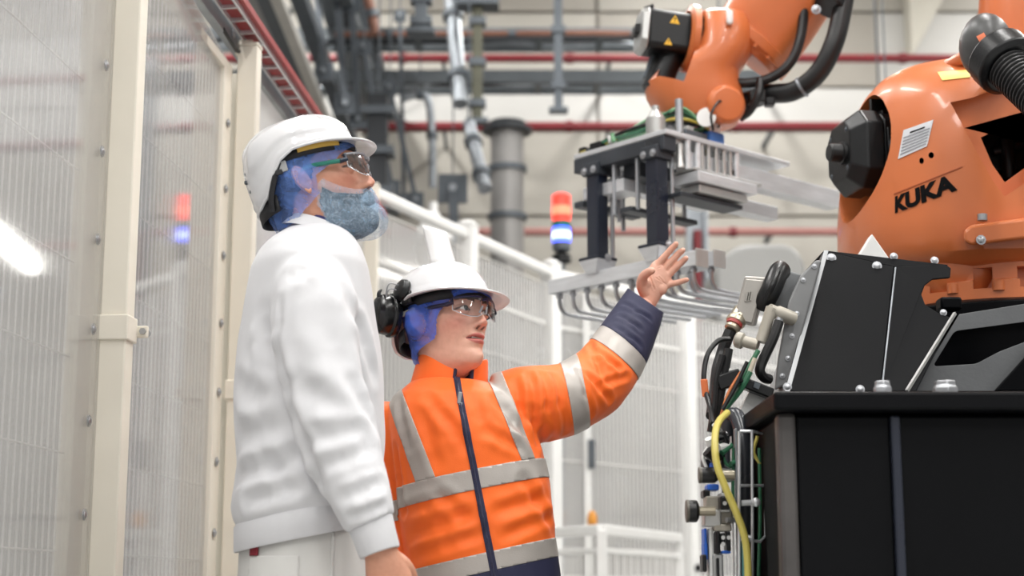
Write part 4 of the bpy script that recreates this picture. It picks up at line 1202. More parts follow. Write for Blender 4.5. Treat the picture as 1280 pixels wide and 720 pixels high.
# regulators with black round gauges
for (x0, y0, x1, y1) in ((874, 584, 898, 604), (858, 625, 874, 653)):
    cy = (y0 + y1) / 2; rr_ = abs(at(0, y0, 3.0).z - at(0, y1, 3.0).z) / 2
    a, b2 = at(x0, cy, 3.0), at(x1, cy, 3.0)
    k = MB().lathe([(rr_ * .85, 0), (rr_, .003), (rr_, .8 * (b2 - a).length), (rr_ * .6, (b2 - a).length)], a, b2 - a, 24).build('gauge', M_BLACKPL, pan, bevel=.002)
    MB().lathe([(rr_ * .97, -.001), (rr_ * 1.03, .0), (rr_ * 1.03, .004), (rr_ * .97, .005)], a, b2 - a, 24).build('gauge_rim', mat('gauge_rim_grey', (92, 88, 80), .4, .3), k)
    MB().cyl(b2, b2 + V((.03, 0, 0)), .009, n=10).build('gauge_stem', mat('stem_beige', (150, 142, 124), .4, .4), k)
# valve manifold: stacked blocks
for (x0, y0, x1, y1, m, Y) in ((882, 620, 916, 655, M_BEIGE, 3.04), (880, 637, 902, 658, M_SILVER, 3.03), (900, 616, 914, 640, M_SILVER, 3.02), (893, 655, 915, 664, M_BEIGE, 3.03),
                               (886, 660, 893, 735, M_WHITEP, 3.05), (895, 664, 901, 692, M_BLACKPL, 3.03), (901, 666, 907, 680, M_BLACKPL, 3.03), (908, 664, 914, 690, M_BLACKPL, 3.03),
                               (891, 692, 905, 735, M_SILVER, 3.04), (896, 697, 900, 735, M_BLACKPL, 3.025), (880, 660, 884, 680, M_BLUEF, 3.05), (880, 678, 885, 700, M_BLUEF, 3.05), (878, 693, 884, 715, M_BLACKPL, 3.04),
                               (902, 688, 914, 692, M_BLUEF, 3.03), (879, 573, 900, 588, M_BLACKPL, 3.06), (884, 605, 899, 613, M_BLUEF, 3.05), (889, 577, 896, 586, M_BLUEF, 3.03), (879, 612, 888, 622, M_BLACKPL, 3.05),
                               (900, 620, 913, 637, M_BLACKPL, 3.01)):
    pb(x0, y0, x1, y1, Y, .045, 'valve_block', m)
q = MB()
for (x, y) in ((906, 629), (904, 672), (911, 672), (904, 680)): q.cyl(at(x, y, 3.008), at(x, y, 3.0), .004, n=8)
q.build('valve_button', M_SILVER, pan)
# fittings, little elbows
for (x, y, x2, y2, r, m) in ((886, 548, 890, 560, .008, M_WHITEP), (893, 530, 900, 540, .006, M_SILVER), (899, 560, 911, 556, .007, M_WHITEP), (902, 566, 914, 556, .006, M_GREENC), (897, 588, 915, 590, .005, M_SILVER),
                             (898, 597, 916, 599, .005, M_SILVER), (884, 563, 898, 575, .012, M_BLACKPL), (896, 548, 908, 545, .009, M_BLACKPL), (903, 540, 911, 560, .006, M_BLACKPL), (913, 580, 922, 577, .005, M_GREENC), (908, 650, 920, 650, .005, M_SILVER)):
    MB().cyl(at(x, y, 3.02), at(x2, y2, 3.03), r, n=10).build('fitting', m, pan)
for k, (pts, m) in enumerate([([(883, 585), (879, 572), (884, 560), (893, 552)], M_WHITEP), ([(905, 560), (903, 590), (905, 618)], M_RUBBER), ([(917, 560), (916, 600), (917, 640)], M_GREENC), ([(899, 540), (905, 575), (914, 585)], M_GREENC), ([(947, 545), (942, 565), (950, 580)], M_YTUBE), ([(949, 560), (950, 640), (948, 720)], M_GREENC)]):
    MB().tube(crom([at(x, y, 3.03) for x, y in pts], 5), .0035, 6).build('thin_tube', m, pan)

# ---- connector box group on the sloping side above the panel
jb = thing('junction_box', 'tilted grey metal junction box with round cable gland beside the pedestal', 'junction box', at(950, 470, 3.3))
JY = 3.32
bo = [(916, 402), (931, 345), (958, 347), (942, 408)]
MB().loft([[at(x, y, JY) for x, y in bo], [at(x + 3, y, JY + .09) for x, y in bo]]).build('box', M_GREYBOX, jb, smooth=False, bevel=.003)
bi = [(919, 399), (932.5, 348.5), (955, 350.5), (940, 404)]
lid = MB().loft([[at(x, y, JY - .005) for x, y in bi], [at(x, y, JY) for x, y in bi]]).build('lid', mat('grey_box_lid', (172, 168, 162), .4, .35, .05, 10), jb, smooth=False, bevel=.002)
for k in range(3):
    MB().box(at(933.5 + k * 2.6, 371 - k * .5, JY - .007), (.006, .002, .02), Matrix.Rotation(.22, 3, 'Y')).build('embossed_mark', M_GREYBOX, lid, smooth=False)
q = MB().lathe([(.012, 0), (.017, .003), (.017, .018), (.021, .02), (.021, .03), (.018, .034), (.018, .055)], at(914, 413, JY), at(922, 398, JY + .01) - at(914, 413, JY), 20)
q.build('cable_gland', mat('nickel_warm', (196, 186, 166)), jb, bevel=.001)
MB().lathe([(.0175, 0), (.0175, .007)], at(917, 407, JY), at(922, 398, JY + .01) - at(914, 413, JY), 20).build('red_ring', mat('dull_red_ring', (160, 60, 56), .5), jb)
MB().tube(crom([at(913, 414, JY), at(907, 428, JY), at(902, 444, JY), at(897, 462, JY - .02), at(894, 490, JY - .05), at(890, 520, JY - .1)], 6), .013, 10).build('gland_cable', M_RUBBER, jb)
# big black plug leaning beside it
plug = thing('connector_plug', 'large black ribbed connector plug leaning beside the grey junction box', 'connector', at(963, 385, 3.33))
MB().tube(crom([at(977, 337, 3.35), at(972, 343, 3.33), at(964, 362, 3.31), at(957, 376, 3.32), at(955, 381, 3.33)], 5), [.011] + [.022] * 18 + [.015, .012], 14).build('body', M_BLACKPL, plug)
MB().tube(crom([at(973, 340, 3.31), at(966, 356, 3.288), at(958, 375, 3.30)], 5), .006, 8).build('rib', M_BLACKPL, plug)
MB().cyl(at(965, 334, 3.33), at(969, 340, 3.33), .006, n=8).build('latch_pin', M_STEEL, plug)
MB().box(at(980, 365, 3.38), (.05, .03, .09), Matrix.Rotation(.28, 3, 'Y')).build('socket', mat('grey_socket', (120, 122, 124), .45, .2), plug, bevel=.004, smooth=False)
# cast housing strip between plug and cover
MB().loft([[at(x, y, 3.28) for x, y in ((985, 378), (1000, 345), (1020, 325), (1027, 326), (985, 480), (968, 488), (972, 450))], [at(x, y, 3.42) for x, y in ((985, 378), (1000, 345), (1020, 325), (1027, 326), (985, 480), (968, 488), (972, 450))]]).build('mount_casting', mat('dull_grey_casting', (128, 129, 130), .5, .3, .15, 14), ped, smooth=False, bevel=.004)
for (x, y) in ((1004, 350), (1018, 333), (996, 392), (990, 420), (985, 448), (978, 470)):
    q = MB(); screw(q, at(x, y, 3.279), (0, -1, .05), .0038); q.build('casting_screw', M_STEEL, ped)
# beige elbow fitting with black hose
elb = thing('elbow_fitting', 'beige cast elbow fitting with a short black hose on the pedestal side', 'fitting', at(955, 430, 3.26))
MB().tube([at(965, 385, 3.25), at(961, 396, 3.25), at(951, 428, 3.25)], [.013, .012, .012], 14).build('pipe', M_BEIGE, elb, bevel=.001)
MB().lathe([(.015, 0), (.015, .04), (.012, .045), (.012, .06)], at(992, 399, 3.27), at(965, 388, 3.25) - at(992, 399, 3.27), 16).build('side_arm', M_BEIGE, elb)
MB().lathe([(.012, 0), (.017, .004), (.017, .016), (.012, .02), (.012, .05)], at(919, 424, 3.27), at(950, 432, 3.25) - at(919, 424, 3.27), 16).build('lower_arm', M_BEIGE, elb)
MB().cyl(at(972, 405, 3.235), at(975, 398, 3.235), .008, n=8).build('hose_nut', M_STEEL, elb)
MB().tube(crom([at(974, 402, 3.235), at(966, 424, 3.23), at(953, 452, 3.23), at(950, 464, 3.23), at(955, 472, 3.24), at(962, 474, 3.25)], 6), .0105, 10).build('short_hose', M_RUBBER, elb)
# cable bundle
bun = thing('cable_bundle', 'bundle of black and green cables with orange tag below the junction box', 'cables', at(900, 515, 3.2))
MB().tube(crom([at(912, 424, 3.26), at(898, 426, 3.25), at(885, 442, 3.24), at(880, 465, 3.23), at(881, 485, 3.22), at(888, 510, 3.18), at(891, 530, 3.12)], 6), .0055, 8).build('cable', M_RUBBER, bun)
MB().box(at(881, 485, 3.21), (.014, .006, .036), Matrix.Rotation(-.08, 3, 'Y')).build('orange_tag', mat('orange_cable_tag', (224, 118, 66), .5), bun, bevel=.002, smooth=False)
for k, (pts, m, r) in enumerate([([(948, 438), (938, 455), (922, 480), (905, 505), (897, 530)], M_GREENC, .005), ([(944, 448), (930, 480), (908, 510), (900, 530)], mat('beige_cable', (196, 186, 168), .5), .005), ([(938, 465), (925, 488), (904, 515), (898, 535)], M_GREENC, .006),
                                 ([(911, 436), (905, 470), (899, 500), (893, 525)], M_RUBBER, .009), ([(903, 444), (895, 475), (893, 505), (888, 540)], M_RUBBER, .007), ([(926, 465), (910, 492), (901, 520)], mat('orange_wire', (214, 130, 80), .5), .003), ([(934, 452), (918, 486), (903, 512)], M_RUBBER, .004)]):
    MB().tube(crom([at(x, y, 3.22 - .01 * k) for x, y in pts], 5), r, 8).build('cable', m, bun)
MB().box(at(905, 467, 3.2), (.028, .03, .02), Matrix.Rotation(.1, 3, 'Y')).build('cable_clip', M_SILVER, bun, bevel=.003)
MB().box(at(911, 475, 3.19), (.05, .03, .03), Matrix.Rotation(-.35, 3, 'Y')).build('black_clamp', M_BLACKPL, bun, bevel=.003)
MB().box(at(942, 484, 3.24), (.08, .03, .022), Matrix.Rotation(.38, 3, 'Y')).build('terminal_block', M_BLACKPL, bun, bevel=.003)
MB().box(at(946, 482, 3.222), (.012, .004, .012), Matrix.Rotation(.38, 3, 'Y')).build('terminal_socket', M_DKSTEEL, bun, smooth=False)
MB().prism([(0, 0), (.045, -.02), (.075, .035), (.03, .06)], at(922, 520, 3.26), (1, 0, 0), (0, 0, 1), (0, .03, 0)).build('white_label_plate', M_WHITEP, bun, smooth=False)
# ================================================================== PEOPLE: shared builders
import numpy as np
def g2(x, s): return np.exp(-(x / s) ** 2)

HROWS = [  # yf, zf, yb, zb, half width, front exponent, widest point (0 back .. 1 front)
    (.045, -.270, -.105, -.215, .078, 2.0, .5),
    (.026, -.225, -.092, -.175, .062, 2.0, .5),
    (.014, -.175, -.079, -.125, .0535, 2.0, .5),
    (.014, -.140, -.077, -.086, .0510, 2.0, .48),
    (.042, -.122, -.083, -.060, .0530, 1.9, .47),
    (.070, -.1145, -.088, -.045, .0570, 1.75, .46),
    (.084, -.110, -.091, -.032, .0595, 1.62, .45),
    (.0905, -.099, -.0935, -.020, .0610, 1.62, .44),
    (.0890, -.080, -.0960, -.008, .0635, 1.70, .44),
    (.0910, -.060, -.0980, .004, .0660, 1.82, .44),
    (.0920, -.040, -.0990, .014, .0685, 1.95, .45),
    (.0920, -.018, -.0995, .022, .0702, 2.05, .45),
    (.0910, .006, -.0995, .032, .0712, 2.15, .45),
    (.0950, .027, -.099, .040, .0725, 2.25, .45),
    (.0950, .050, -.096, .056, .0735, 2.25, .45),
    (.0870, .076, -.090, .073, .0715, 2.1, .46),
    (.0680, .097, -.077, .091, .0640, 2.0, .47),
    (.0400, .109, -.055, .105, .0490, 2.0, .48),
    (.0120, .1135, -.032, .1125, .0290, 2.0, .49),
    (-.0090, .1145, -.0110, .1145, .0015, 2.0, .5),
]
def head_grid(NR=250, NC=200, face=None):
    """head and neck as a grid of rings from the neck base to the crown; +Y is forward, +X the person's right"""
    face = face or {}
    K = np.array(HROWS); nk = len(K)
    nk_s, jw = face.get('neck', 1.0), face.get('jaw', 1.0)
    for r in range(4):
        K[r, 4] *= nk_s
        m_ = (K[r, 0] + K[r, 2]) / 2
        K[r, 0] = m_ + (K[r, 0] - m_) * nk_s; K[r, 2] = m_ + (K[r, 2] - m_) * nk_s
    for r, w_ in ((3, .5), (4, 1), (5, 1), (6, 1), (7, 1), (8, .8), (9, .5), (10, .25)):
        K[r, 4] *= 1 + (jw - 1) * w_
    # finer rows across the face
    t = np.linspace(0, nk - 1, NR)
    def cr(a):
        ext = np.concatenate([[2 * a[0] - a[1]], a, [2 * a[-1] - a[-2]]])
        i = np.minimum(t.astype(int), nk - 2); f = t - i
        p0, p1, p2, p3 = ext[i], ext[i + 1], ext[i + 2], ext[i + 3]
        return .5 * (2 * p1 + (p2 - p0) * f + (2 * p0 - 5 * p1 + 4 * p2 - p3) * f ** 2 + (3 * p1 - p0 - 3 * p2 + p3) * f ** 3)
    yf, zf, yb, zb, w, ne, cc = [cr(K[:, k]) for k in range(7)]
    u = np.linspace(-1, 1, NC, endpoint=False)
    phi = PI * (.52 * u + .48 * np.sign(u) * np.abs(u) ** 2.2)
    c, s = np.cos(phi), np.sin(phi)
    n = np.where(c[None, :] > 0, ne[:, None], 2.0)
    cy = np.sign(c) * np.abs(c)[None, :] ** (2 / n)
    sx = np.sign(s) * np.abs(s)[None, :] ** (2 / n)
    ymid = yb + (yf - yb) * cc
    y = np.where(c[None, :] > 0, ymid[:, None] + (yf - ymid)[:, None] * cy, ymid[:, None] + (ymid - yb)[:, None] * cy)
    x = w[:, None] * sx
    fz = np.clip((y - yb[:, None]) / np.maximum(1e-5, (yf - yb)[:, None]), 0, 1)
    z = zb[:, None] + (zf - zb)[:, None] * fz
    P = np.stack([x, y, z], -1)
    # ---- features, acting on the front of the face
    front = np.clip((y - .01) / .04, 0, 1)
    ax = np.abs(x)
    d = np.zeros_like(x)
    d += -.0095 * g2(ax - .031, .0165) * g2(z - .005, .0125)                     # sockets
    d += .0030 * g2(ax - .027, .020) * g2(z - .026, .0075)                       # brow
    d += -.0030 * g2(ax, .010) * g2(z - .014, .010)                              # nasion
    # nose ridge
    nf = face.get('nose', 1.0); zn = z - face.get('nz', 0.0)
    hz_ = np.interp(zn, [-.052, -.0455, -.0425, -.038, -.031, -.024, -.010, .006, .020, .034], [0, .0, .010, .0195, .0245, .0225, .0160, .0100, .0045, 0])
    wz_ = np.interp(zn, [-.05, -.040, -.031, -.02, .0, .02], [.0125, .0125, .0115, .0085, .0072, .0085])
    d += nf * hz_ * np.exp(-(ax / wz_) ** 2.4)
    d += nf * .0095 * g2(ax - .0125 * nf, .0060) * g2(zn + .0355, .0065)                    # wings
    d += -.0050 * g2(ax - .0065, .0034) * g2(zn + .0432, .0028)                   # nostrils
    d += -.0020 * g2(ax, .0045) * g2(zn + .0495, .006)                            # philtrum
    op = face.get('open', 0.0)
    ml = -.0595 + face.get('mz', 0.0)
    wl = np.clip(1 - (ax / .0265) ** 2, 0, 1)
    d += .0052 * wl * g2(z - (ml + .0048 + op * .5), .0046)                      # upper lip
    d += .0058 * np.clip(1 - (ax / .0235) ** 2, 0, 1) * g2(z - (ml - .0068 - op * .5), .0052)   # lower lip
    d += -(.0050 + op * 1.2) * wl ** .5 * np.exp(-(np.abs(z - ml) / (.0016 + op * .55)) ** 3)   # mouth gap
    d += -.0028 * g2(ax - .027, .005) * g2(z - ml, .006)                         # corners
    d += -.0030 * g2(ax, .018) * g2(z + .0785, .0065)                            # groove over the chin
    d += .0045 * g2(ax, .016) * g2(z + .0955, .0125)                             # chin
    d += .0040 * g2(ax - .047, .018) * g2(z + .014, .016)                        # cheek bone
    d += -.0030 * g2(ax - .046, .016) * g2(z + .048, .018)                       # hollow
    d += .0020 * g2(ax - .022, .010) * g2(z + .040, .016)                        # fold beside the mouth
    P[..., 1] += d * front
    P[..., 0] += np.sign(x) * (.0035 * g2(ax - .060, .018) * g2(z + .010, .02)) * front
    # ---- eyelids fitted to the eyeballs
    er = .0122
    for sgn in (-1, 1):
        ec = np.array([sgn * .0312, face.get('eye_y', .0765), .0055])
        dx = P[..., 0] - ec[0]; dz = P[..., 2] - ec[2]
        rr = np.sqrt(dx ** 2 + (dz * 1.05) ** 2)
        ok = (rr < .0172) & (P[..., 1] > .03)
        sph = ec[1] + np.sqrt(np.maximum(1e-9, (er + .0016) ** 2 - np.minimum(dx ** 2 + dz ** 2, (er + .0016) ** 2)))
        k = np.clip((.0172 - rr) / .006, 0, 1)
        newy = np.maximum(P[..., 1], sph)
        P[..., 1] = np.where(ok, P[..., 1] * (1 - k) + newy * k, P[..., 1])
        q = np.clip(1 - (dx / .0142) ** 2, 0, 1)
        up = .0052 * q * face.get('eye_open', 1.0); lo = -.0042 * q
        inside = ok & (dz < up) & (dz > lo) & (np.abs(dx) < .0142)
        P[..., 1] = np.where(inside, ec[1] + er - .0075, P[..., 1])
    return P

def grid_faces(NR, NC, mask=None):
    F = []
    for i in range(NR - 1):
        for j in range(NC):
            k = (j + 1) % NC
            if mask is not None and not (mask[i, j] and mask[i, k] and mask[i + 1, k] and mask[i + 1, j]):
                continue
            F.append((i * NC + j, i * NC + k, (i + 1) * NC + k, (i + 1) * NC + j))
    return F
def grid_normals(P):
    du = np.roll(P, -1, 1) - np.roll(P, 1, 1)
    dv = np.gradient(P, axis=0)
    n = np.cross(du, dv)
    n /= np.maximum(1e-9, np.linalg.norm(n, axis=-1, keepdims=True))
    c = P.mean(axis=1, keepdims=True)
    sg = np.sign(np.sum(n * (P - c), -1, keepdims=True)); sg[sg == 0] = 1
    return n * sg

class Head:
    def __init__(self, px, py, Y, yaw, pitch, roll, scale, neck_base, face=None):
        self.o = at(px, py, Y); self.s = scale
        self.R = Matrix.Rotation(math.radians(yaw), 3, 'Z') @ Matrix.Rotation(math.radians(pitch), 3, 'X') @ Matrix.Rotation(math.radians(roll), 3, 'Y')
        self.yaw = math.radians(yaw)
        self.nb = V(neck_base)                         # world point where the neck base ring is centred
        self.P = head_grid(face=face)
        self.face = face or {}
        self.N = grid_normals(self.P)
    def w(self, p):
        return self.o + (self.R @ V(p)) * self.s
    def d(self, v):
        return self.R @ V(v)
    def warr(self, P):
        """grid -> world, easing the neck base towards the body"""
        R = np.array(self.R); W = P @ R.T * self.s + np.array(self.o)
        Rb = np.array(Matrix.Rotation(self.yaw * 1.0, 3, 'Z'))
        base = (P - np.array([-0.0, -.03, -.245])) @ Rb.T * self.s + np.array(self.nb)
        t = np.clip((P[..., 2] - (-.245) - .0) / .12, 0, 1)
        t = t * t * (3 - 2 * t)
        return W * t[..., None] + base * (1 - t[..., None])
    def layer(self, off, mask, name, m, parent, noise_amp=0.0, thick=0.0012, seed=0, smooth=True, solid=True):
        """sheet lying over the head grid: off(P)->offset, mask(P)->bool"""
        P = self.P; o = off(P)
        if noise_amp:
            nz = np.zeros(P.shape[:2])
            for i in range(P.shape[0]):
                for j in range(P.shape[1]):
                    p = P[i, j] * 38.0
                    nz[i, j] = noise.noise(V((p[0] + seed, p[1], p[2]))) + .5 * noise.noise(V((p[0] * 2.3 + seed, p[1] * 2.3, p[2] * 2.3)))
            o = o + np.maximum(-.6, nz) * noise_amp
        Q = self.warr(P + self.N * o[..., None])
        mk = mask(P)
        NR, NC = P.shape[:2]
        mb = MB(); org = ORG[parent.name]
        me = bpy.data.meshes.new(name)
        F = grid_faces(NR, NC, mk)
        me.from_pydata([tuple(V(q) - org) for q in Q.reshape(-1, 3)], [], F)
        bm = bmesh.new(); bm.from_mesh(me)
        bmesh.ops.delete(bm, geom=[v for v in bm.verts if not v.link_faces], context='VERTS')
        for _k in range(5):
            bmesh.ops.smooth_vert(bm, verts=[v for v in bm.verts if v.is_boundary], factor=.5, use_axis_x=True, use_axis_y=True, use_axis_z=True)
        bmesh.ops.recalc_face_normals(bm, faces=bm.faces)
        bm.to_mesh(me); bm.free()
        ob = link(name, me, m, parent, org, smooth, ang=180)
        if solid:
            md = ob.modifiers.new('thick', 'SOLIDIFY'); md.thickness = thick; md.offset = 1
        return ob

def ear_mesh(sgn):
    """one ear in head coordinates as a closed blob with a rolled rim; sgn +1 is the person's right"""
    nr, na = 12, 36
    verts = []; faces = []
    c = V((sgn * .0695, -.012, -.006))
    fr = V((sgn * .30, -.85, .0)).normalized()         # direction of the ear plane pointing back
    up = V((0, -.22, 1)).normalized()
    out = V((sgn * .93, .32, 0)).normalized()
    for side in (0, 1):
        for i in range(nr + 1):
            r = i / nr
            for j in range(na):
                a = 2 * PI * j / na
                X = math.cos(a) * (.0165 + .002 * math.sin(a)); Z = math.sin(a) * (.031 if math.sin(a) > 0 else .029)
                if math.sin(a) < 0: X *= 1 - .35 * (math.sin(a) ** 2)
                rim = math.exp(-((r - .86) / .12) ** 2)
                bowl = -.006 * math.exp(-(((r * X - .003) / .009) ** 2 + ((r * Z + .003) / .012) ** 2))
                anti = .003 * math.exp(-((r - .55) / .14) ** 2) * (1 if math.cos(a) > -.3 else .2)
                h = (.0085 + .0045 * rim * (1 if math.cos(a) > -.75 else .3) + bowl + anti) if side == 0 else .001
                tilt = .35 * (r * X + .016)
                verts.append(c + fr * (r * X) + up * (r * Z) + out * (h + tilt * .9 - (0 if side == 0 else .0)))
    N = (nr + 1) * na
    for side in (0, 1):
        for i in range(nr):
            for j in range(na):
                k = (j + 1) % na
                f = (side * N + i * na + j, side * N + i * na + k, side * N + (i + 1) * na + k, side * N + (i + 1) * na + j)
                faces.append(f if side == 0 else f[::-1])
    for j in range(na):
        k = (j + 1) % na
        faces.append((nr * na + j, nr * na + k, N + nr * na + k, N + nr * na + j))
    return verts, faces

def loft_limb(pts, radii, n=28, sub=5, sq=1.0):
    """closed tapered tube through 3-D points; radii (ra, rb) or r; returns an MB"""
    P = crom(pts, sub)
    R2 = [(r, r) if not isinstance(r, tuple) else r for r in radii]
    rr = crom([V((a, b2, 0)) for a, b2 in R2], sub)
    mb = MB(); rings = []; up = None
    for i, p in enumerate(P):
        d = (P[min(i + 1, len(P) - 1)] - P[max(i - 1, 0)]).normalized()
        if up is None: x, y, _ = frame_of(d, V((0, -1, 0)))
        else:
            y = (up - d * up.dot(d)).normalized(); x = y.cross(d)
        up = y
        rings.append([p + x * (rr[i].x * math.copysign(abs(math.cos(2 * PI * j / n)) ** sq, math.cos(2 * PI * j / n))) + y * (rr[i].y * math.copysign(abs(math.sin(2 * PI * j / n)) ** sq, math.sin(2 * PI * j / n))) for j in range(n)])
    return mb.loft(rings)

def finger(mb, pts, radii, sub=4, n=14):
    """finger with a rounded tip through its joints"""
    P = [V(p) for p in pts]
    d = (P[-1] - P[-2]).normalized()
    P2 = P + [P[-1] + d * radii[-1] * .75, P[-1] + d * radii[-1] * 1.0]
    r2 = list(radii) + [radii[-1] * .62, radii[-1] * .12]
    mb.v += []
    l = loft_limb(P2, r2, n, sub)
    mb.add(l.v, l.f)

def remesh_join(mbs, voxel, smooth_it=6, factor=.5):
    m = MB()
    for k in mbs: m.add(k.v, k.f)
    me = m.mesh('join')
    return evaluated(me, [('REMESH', dict(mode='VOXEL', voxel_size=voxel)), ('SMOOTH', dict(factor=factor, iterations=smooth_it))])

def displace(me, fn):
    """move each vertex along its normal by fn(co, normal)"""
    me.update()
    nn = [v.normal.copy() for v in me.vertices]
    for v, n in zip(me.vertices, nn):
        v.co = v.co + n * fn(v.co, n)
    me.update()
    return me
def seg_dist(p, a, b):
    ab = b - a; t = max(0.0, min(1.0, (p - a).dot(ab) / max(1e-9, ab.length_squared)))
    return (p - (a + ab * t)).length, t
def folds(creases):
    """creases: (a, b, width, depth): a soft groove with raised lips, faded at its ends"""
    C = [(V(a), V(b), w, dp) for a, b, w, dp in creases]
    def f(co):
        s = 0.0
        for a, b, w, dp in C:
            if (co - a).length > (b - a).length + 4 * w and (co - b).length > (b - a).length + 4 * w: continue
            r, t = seg_dist(co, a, b)
            if r < 3.2 * w:
                e = math.sin(PI * min(1, max(0, .08 + .84 * t))) ** .7
                x = r / w
                s += -dp * e * math.exp(-x * x) + dp * .75 * e * math.exp(-((x - 1.7) / .8) ** 2)
        return s
    return f

def to_local(me, org):
    for v in me.vertices: v.co -= org
    return me

def cut_piece(src, planes, off, name, m, parent, accept=None, thick=.0):
    """piece of cloth lying on src (world mesh): keep what lies on the positive side of all planes; lifted by off"""
    bm = bmesh.new(); bm.from_mesh(src)
    bm.normal_update()
    if accept:
        bmesh.ops.delete(bm, geom=[f for f in bm.faces if not accept(f.calc_center_median(), f.normal)], context='FACES')
    for co, no in planes:
        g_ = list(bm.verts) + list(bm.edges) + list(bm.faces)
        bmesh.ops.bisect_plane(bm, geom=g_, dist=1e-6, plane_co=V(co), plane_no=V(no), clear_inner=True, clear_outer=False)
    bmesh.ops.delete(bm, geom=[v for v in bm.verts if not v.link_faces], context='VERTS')
    bm.normal_update()
    org = ORG[parent.name]
    nn = {v: v.normal.copy() for v in bm.verts}
    for v in bm.verts: v.co = v.co + nn[v] * off - org
    me = bpy.data.meshes.new(name)
    bm.to_mesh(me); bm.free()
    ob = link(name, me, m, parent, org, True, ang=180)
    if thick:
        md = ob.modifiers.new('thick', 'SOLIDIFY'); md.thickness = thick; md.offset = -1
    return ob

# ---- skin material: colour carried by the body mesh (lips, brows, blush), grain by noise
def skin_mat(name, rough=.45):
    m = bpy.data.materials.new(name); m.use_nodes = True
    nt = m.node_tree; b = nt.nodes['Principled BSDF']
    at_ = nt.nodes.new('ShaderNodeAttribute'); at_.attribute_name = 'Col'
    nz = nt.nodes.new('ShaderNodeTexNoise'); nz.inputs['Scale'].default_value = 90; nz.inputs['Detail'].default_value = 4
    tc = nt.nodes.new('ShaderNodeTexCoord'); nt.links.new(tc.outputs['Object'], nz.inputs['Vector'])
    mx = nt.nodes.new('ShaderNodeMix'); mx.data_type = 'RGBA'; mx.blend_type = 'MULTIPLY'; mx.inputs[0].default_value = .22
    rp = nt.nodes.new('ShaderNodeValToRGB'); rp.color_ramp.elements[0].color = (.72, .60, .56, 1); rp.color_ramp.elements[1].color = (1, 1, 1, 1)
    rp.color_ramp.elements[0].position = .35; rp.color_ramp.elements[1].position = .6
    nt.links.new(nz.outputs['Fac'], rp.inputs['Fac'])
    nt.links.new(at_.outputs['Color'], mx.inputs[6]); nt.links.new(rp.outputs['Color'], mx.inputs[7])
    nt.links.new(mx.outputs[2], b.inputs['Base Color'])
    b.inputs['Roughness'].default_value = rough
    b.inputs['Subsurface Weight'].default_value = .12
    b.inputs['Subsurface Radius'].default_value = (.01, .004, .002)
    b.inputs['Subsurface Scale'].default_value = 1.0
    bp = nt.nodes.new('ShaderNodeBump'); bp.inputs['Strength'].default_value = .06; bp.inputs['Distance'].default_value = .002
    n2 = nt.nodes.new('ShaderNodeTexNoise'); n2.inputs['Scale'].default_value = 420
    nt.links.new(tc.outputs['Object'], n2.inputs['Vector']); nt.links.new(n2.outputs['Fac'], bp.inputs['Height'])
    nt.links.new(bp.outputs['Normal'], b.inputs['Normal'])
    MATS[name] = m
    return m

def weld(meshes):
    """several overlapping closed pieces of one body into one connected mesh (joined where they sink into each other)"""
    bm = bmesh.new(); groups = []
    for k in meshes:
        n0 = len(bm.verts); bm.from_mesh(k); bm.verts.ensure_lookup_table()
        groups.append(list(bm.verts)[n0:])
    from mathutils.kdtree import KDTree
    for i in range(1, len(groups)):
        pool = [v for g_ in groups[:i] for v in g_]
        kd = KDTree(len(pool))
        for q, v in enumerate(pool): kd.insert(v.co, q)
        kd.balance()
        best = min(((kd.find(v.co)[2], v, kd.find(v.co)[1]) for v in groups[i][::7]), key=lambda t: t[0])
        v, w_ = best[1], pool[best[2]]
        w2 = w_.link_edges[0].other_vert(w_)
        bm.faces.new((v, w_, w2))
    bm.normal_update()
    me = bpy.data.meshes.new('body'); bm.to_mesh(me); bm.free()
    return me

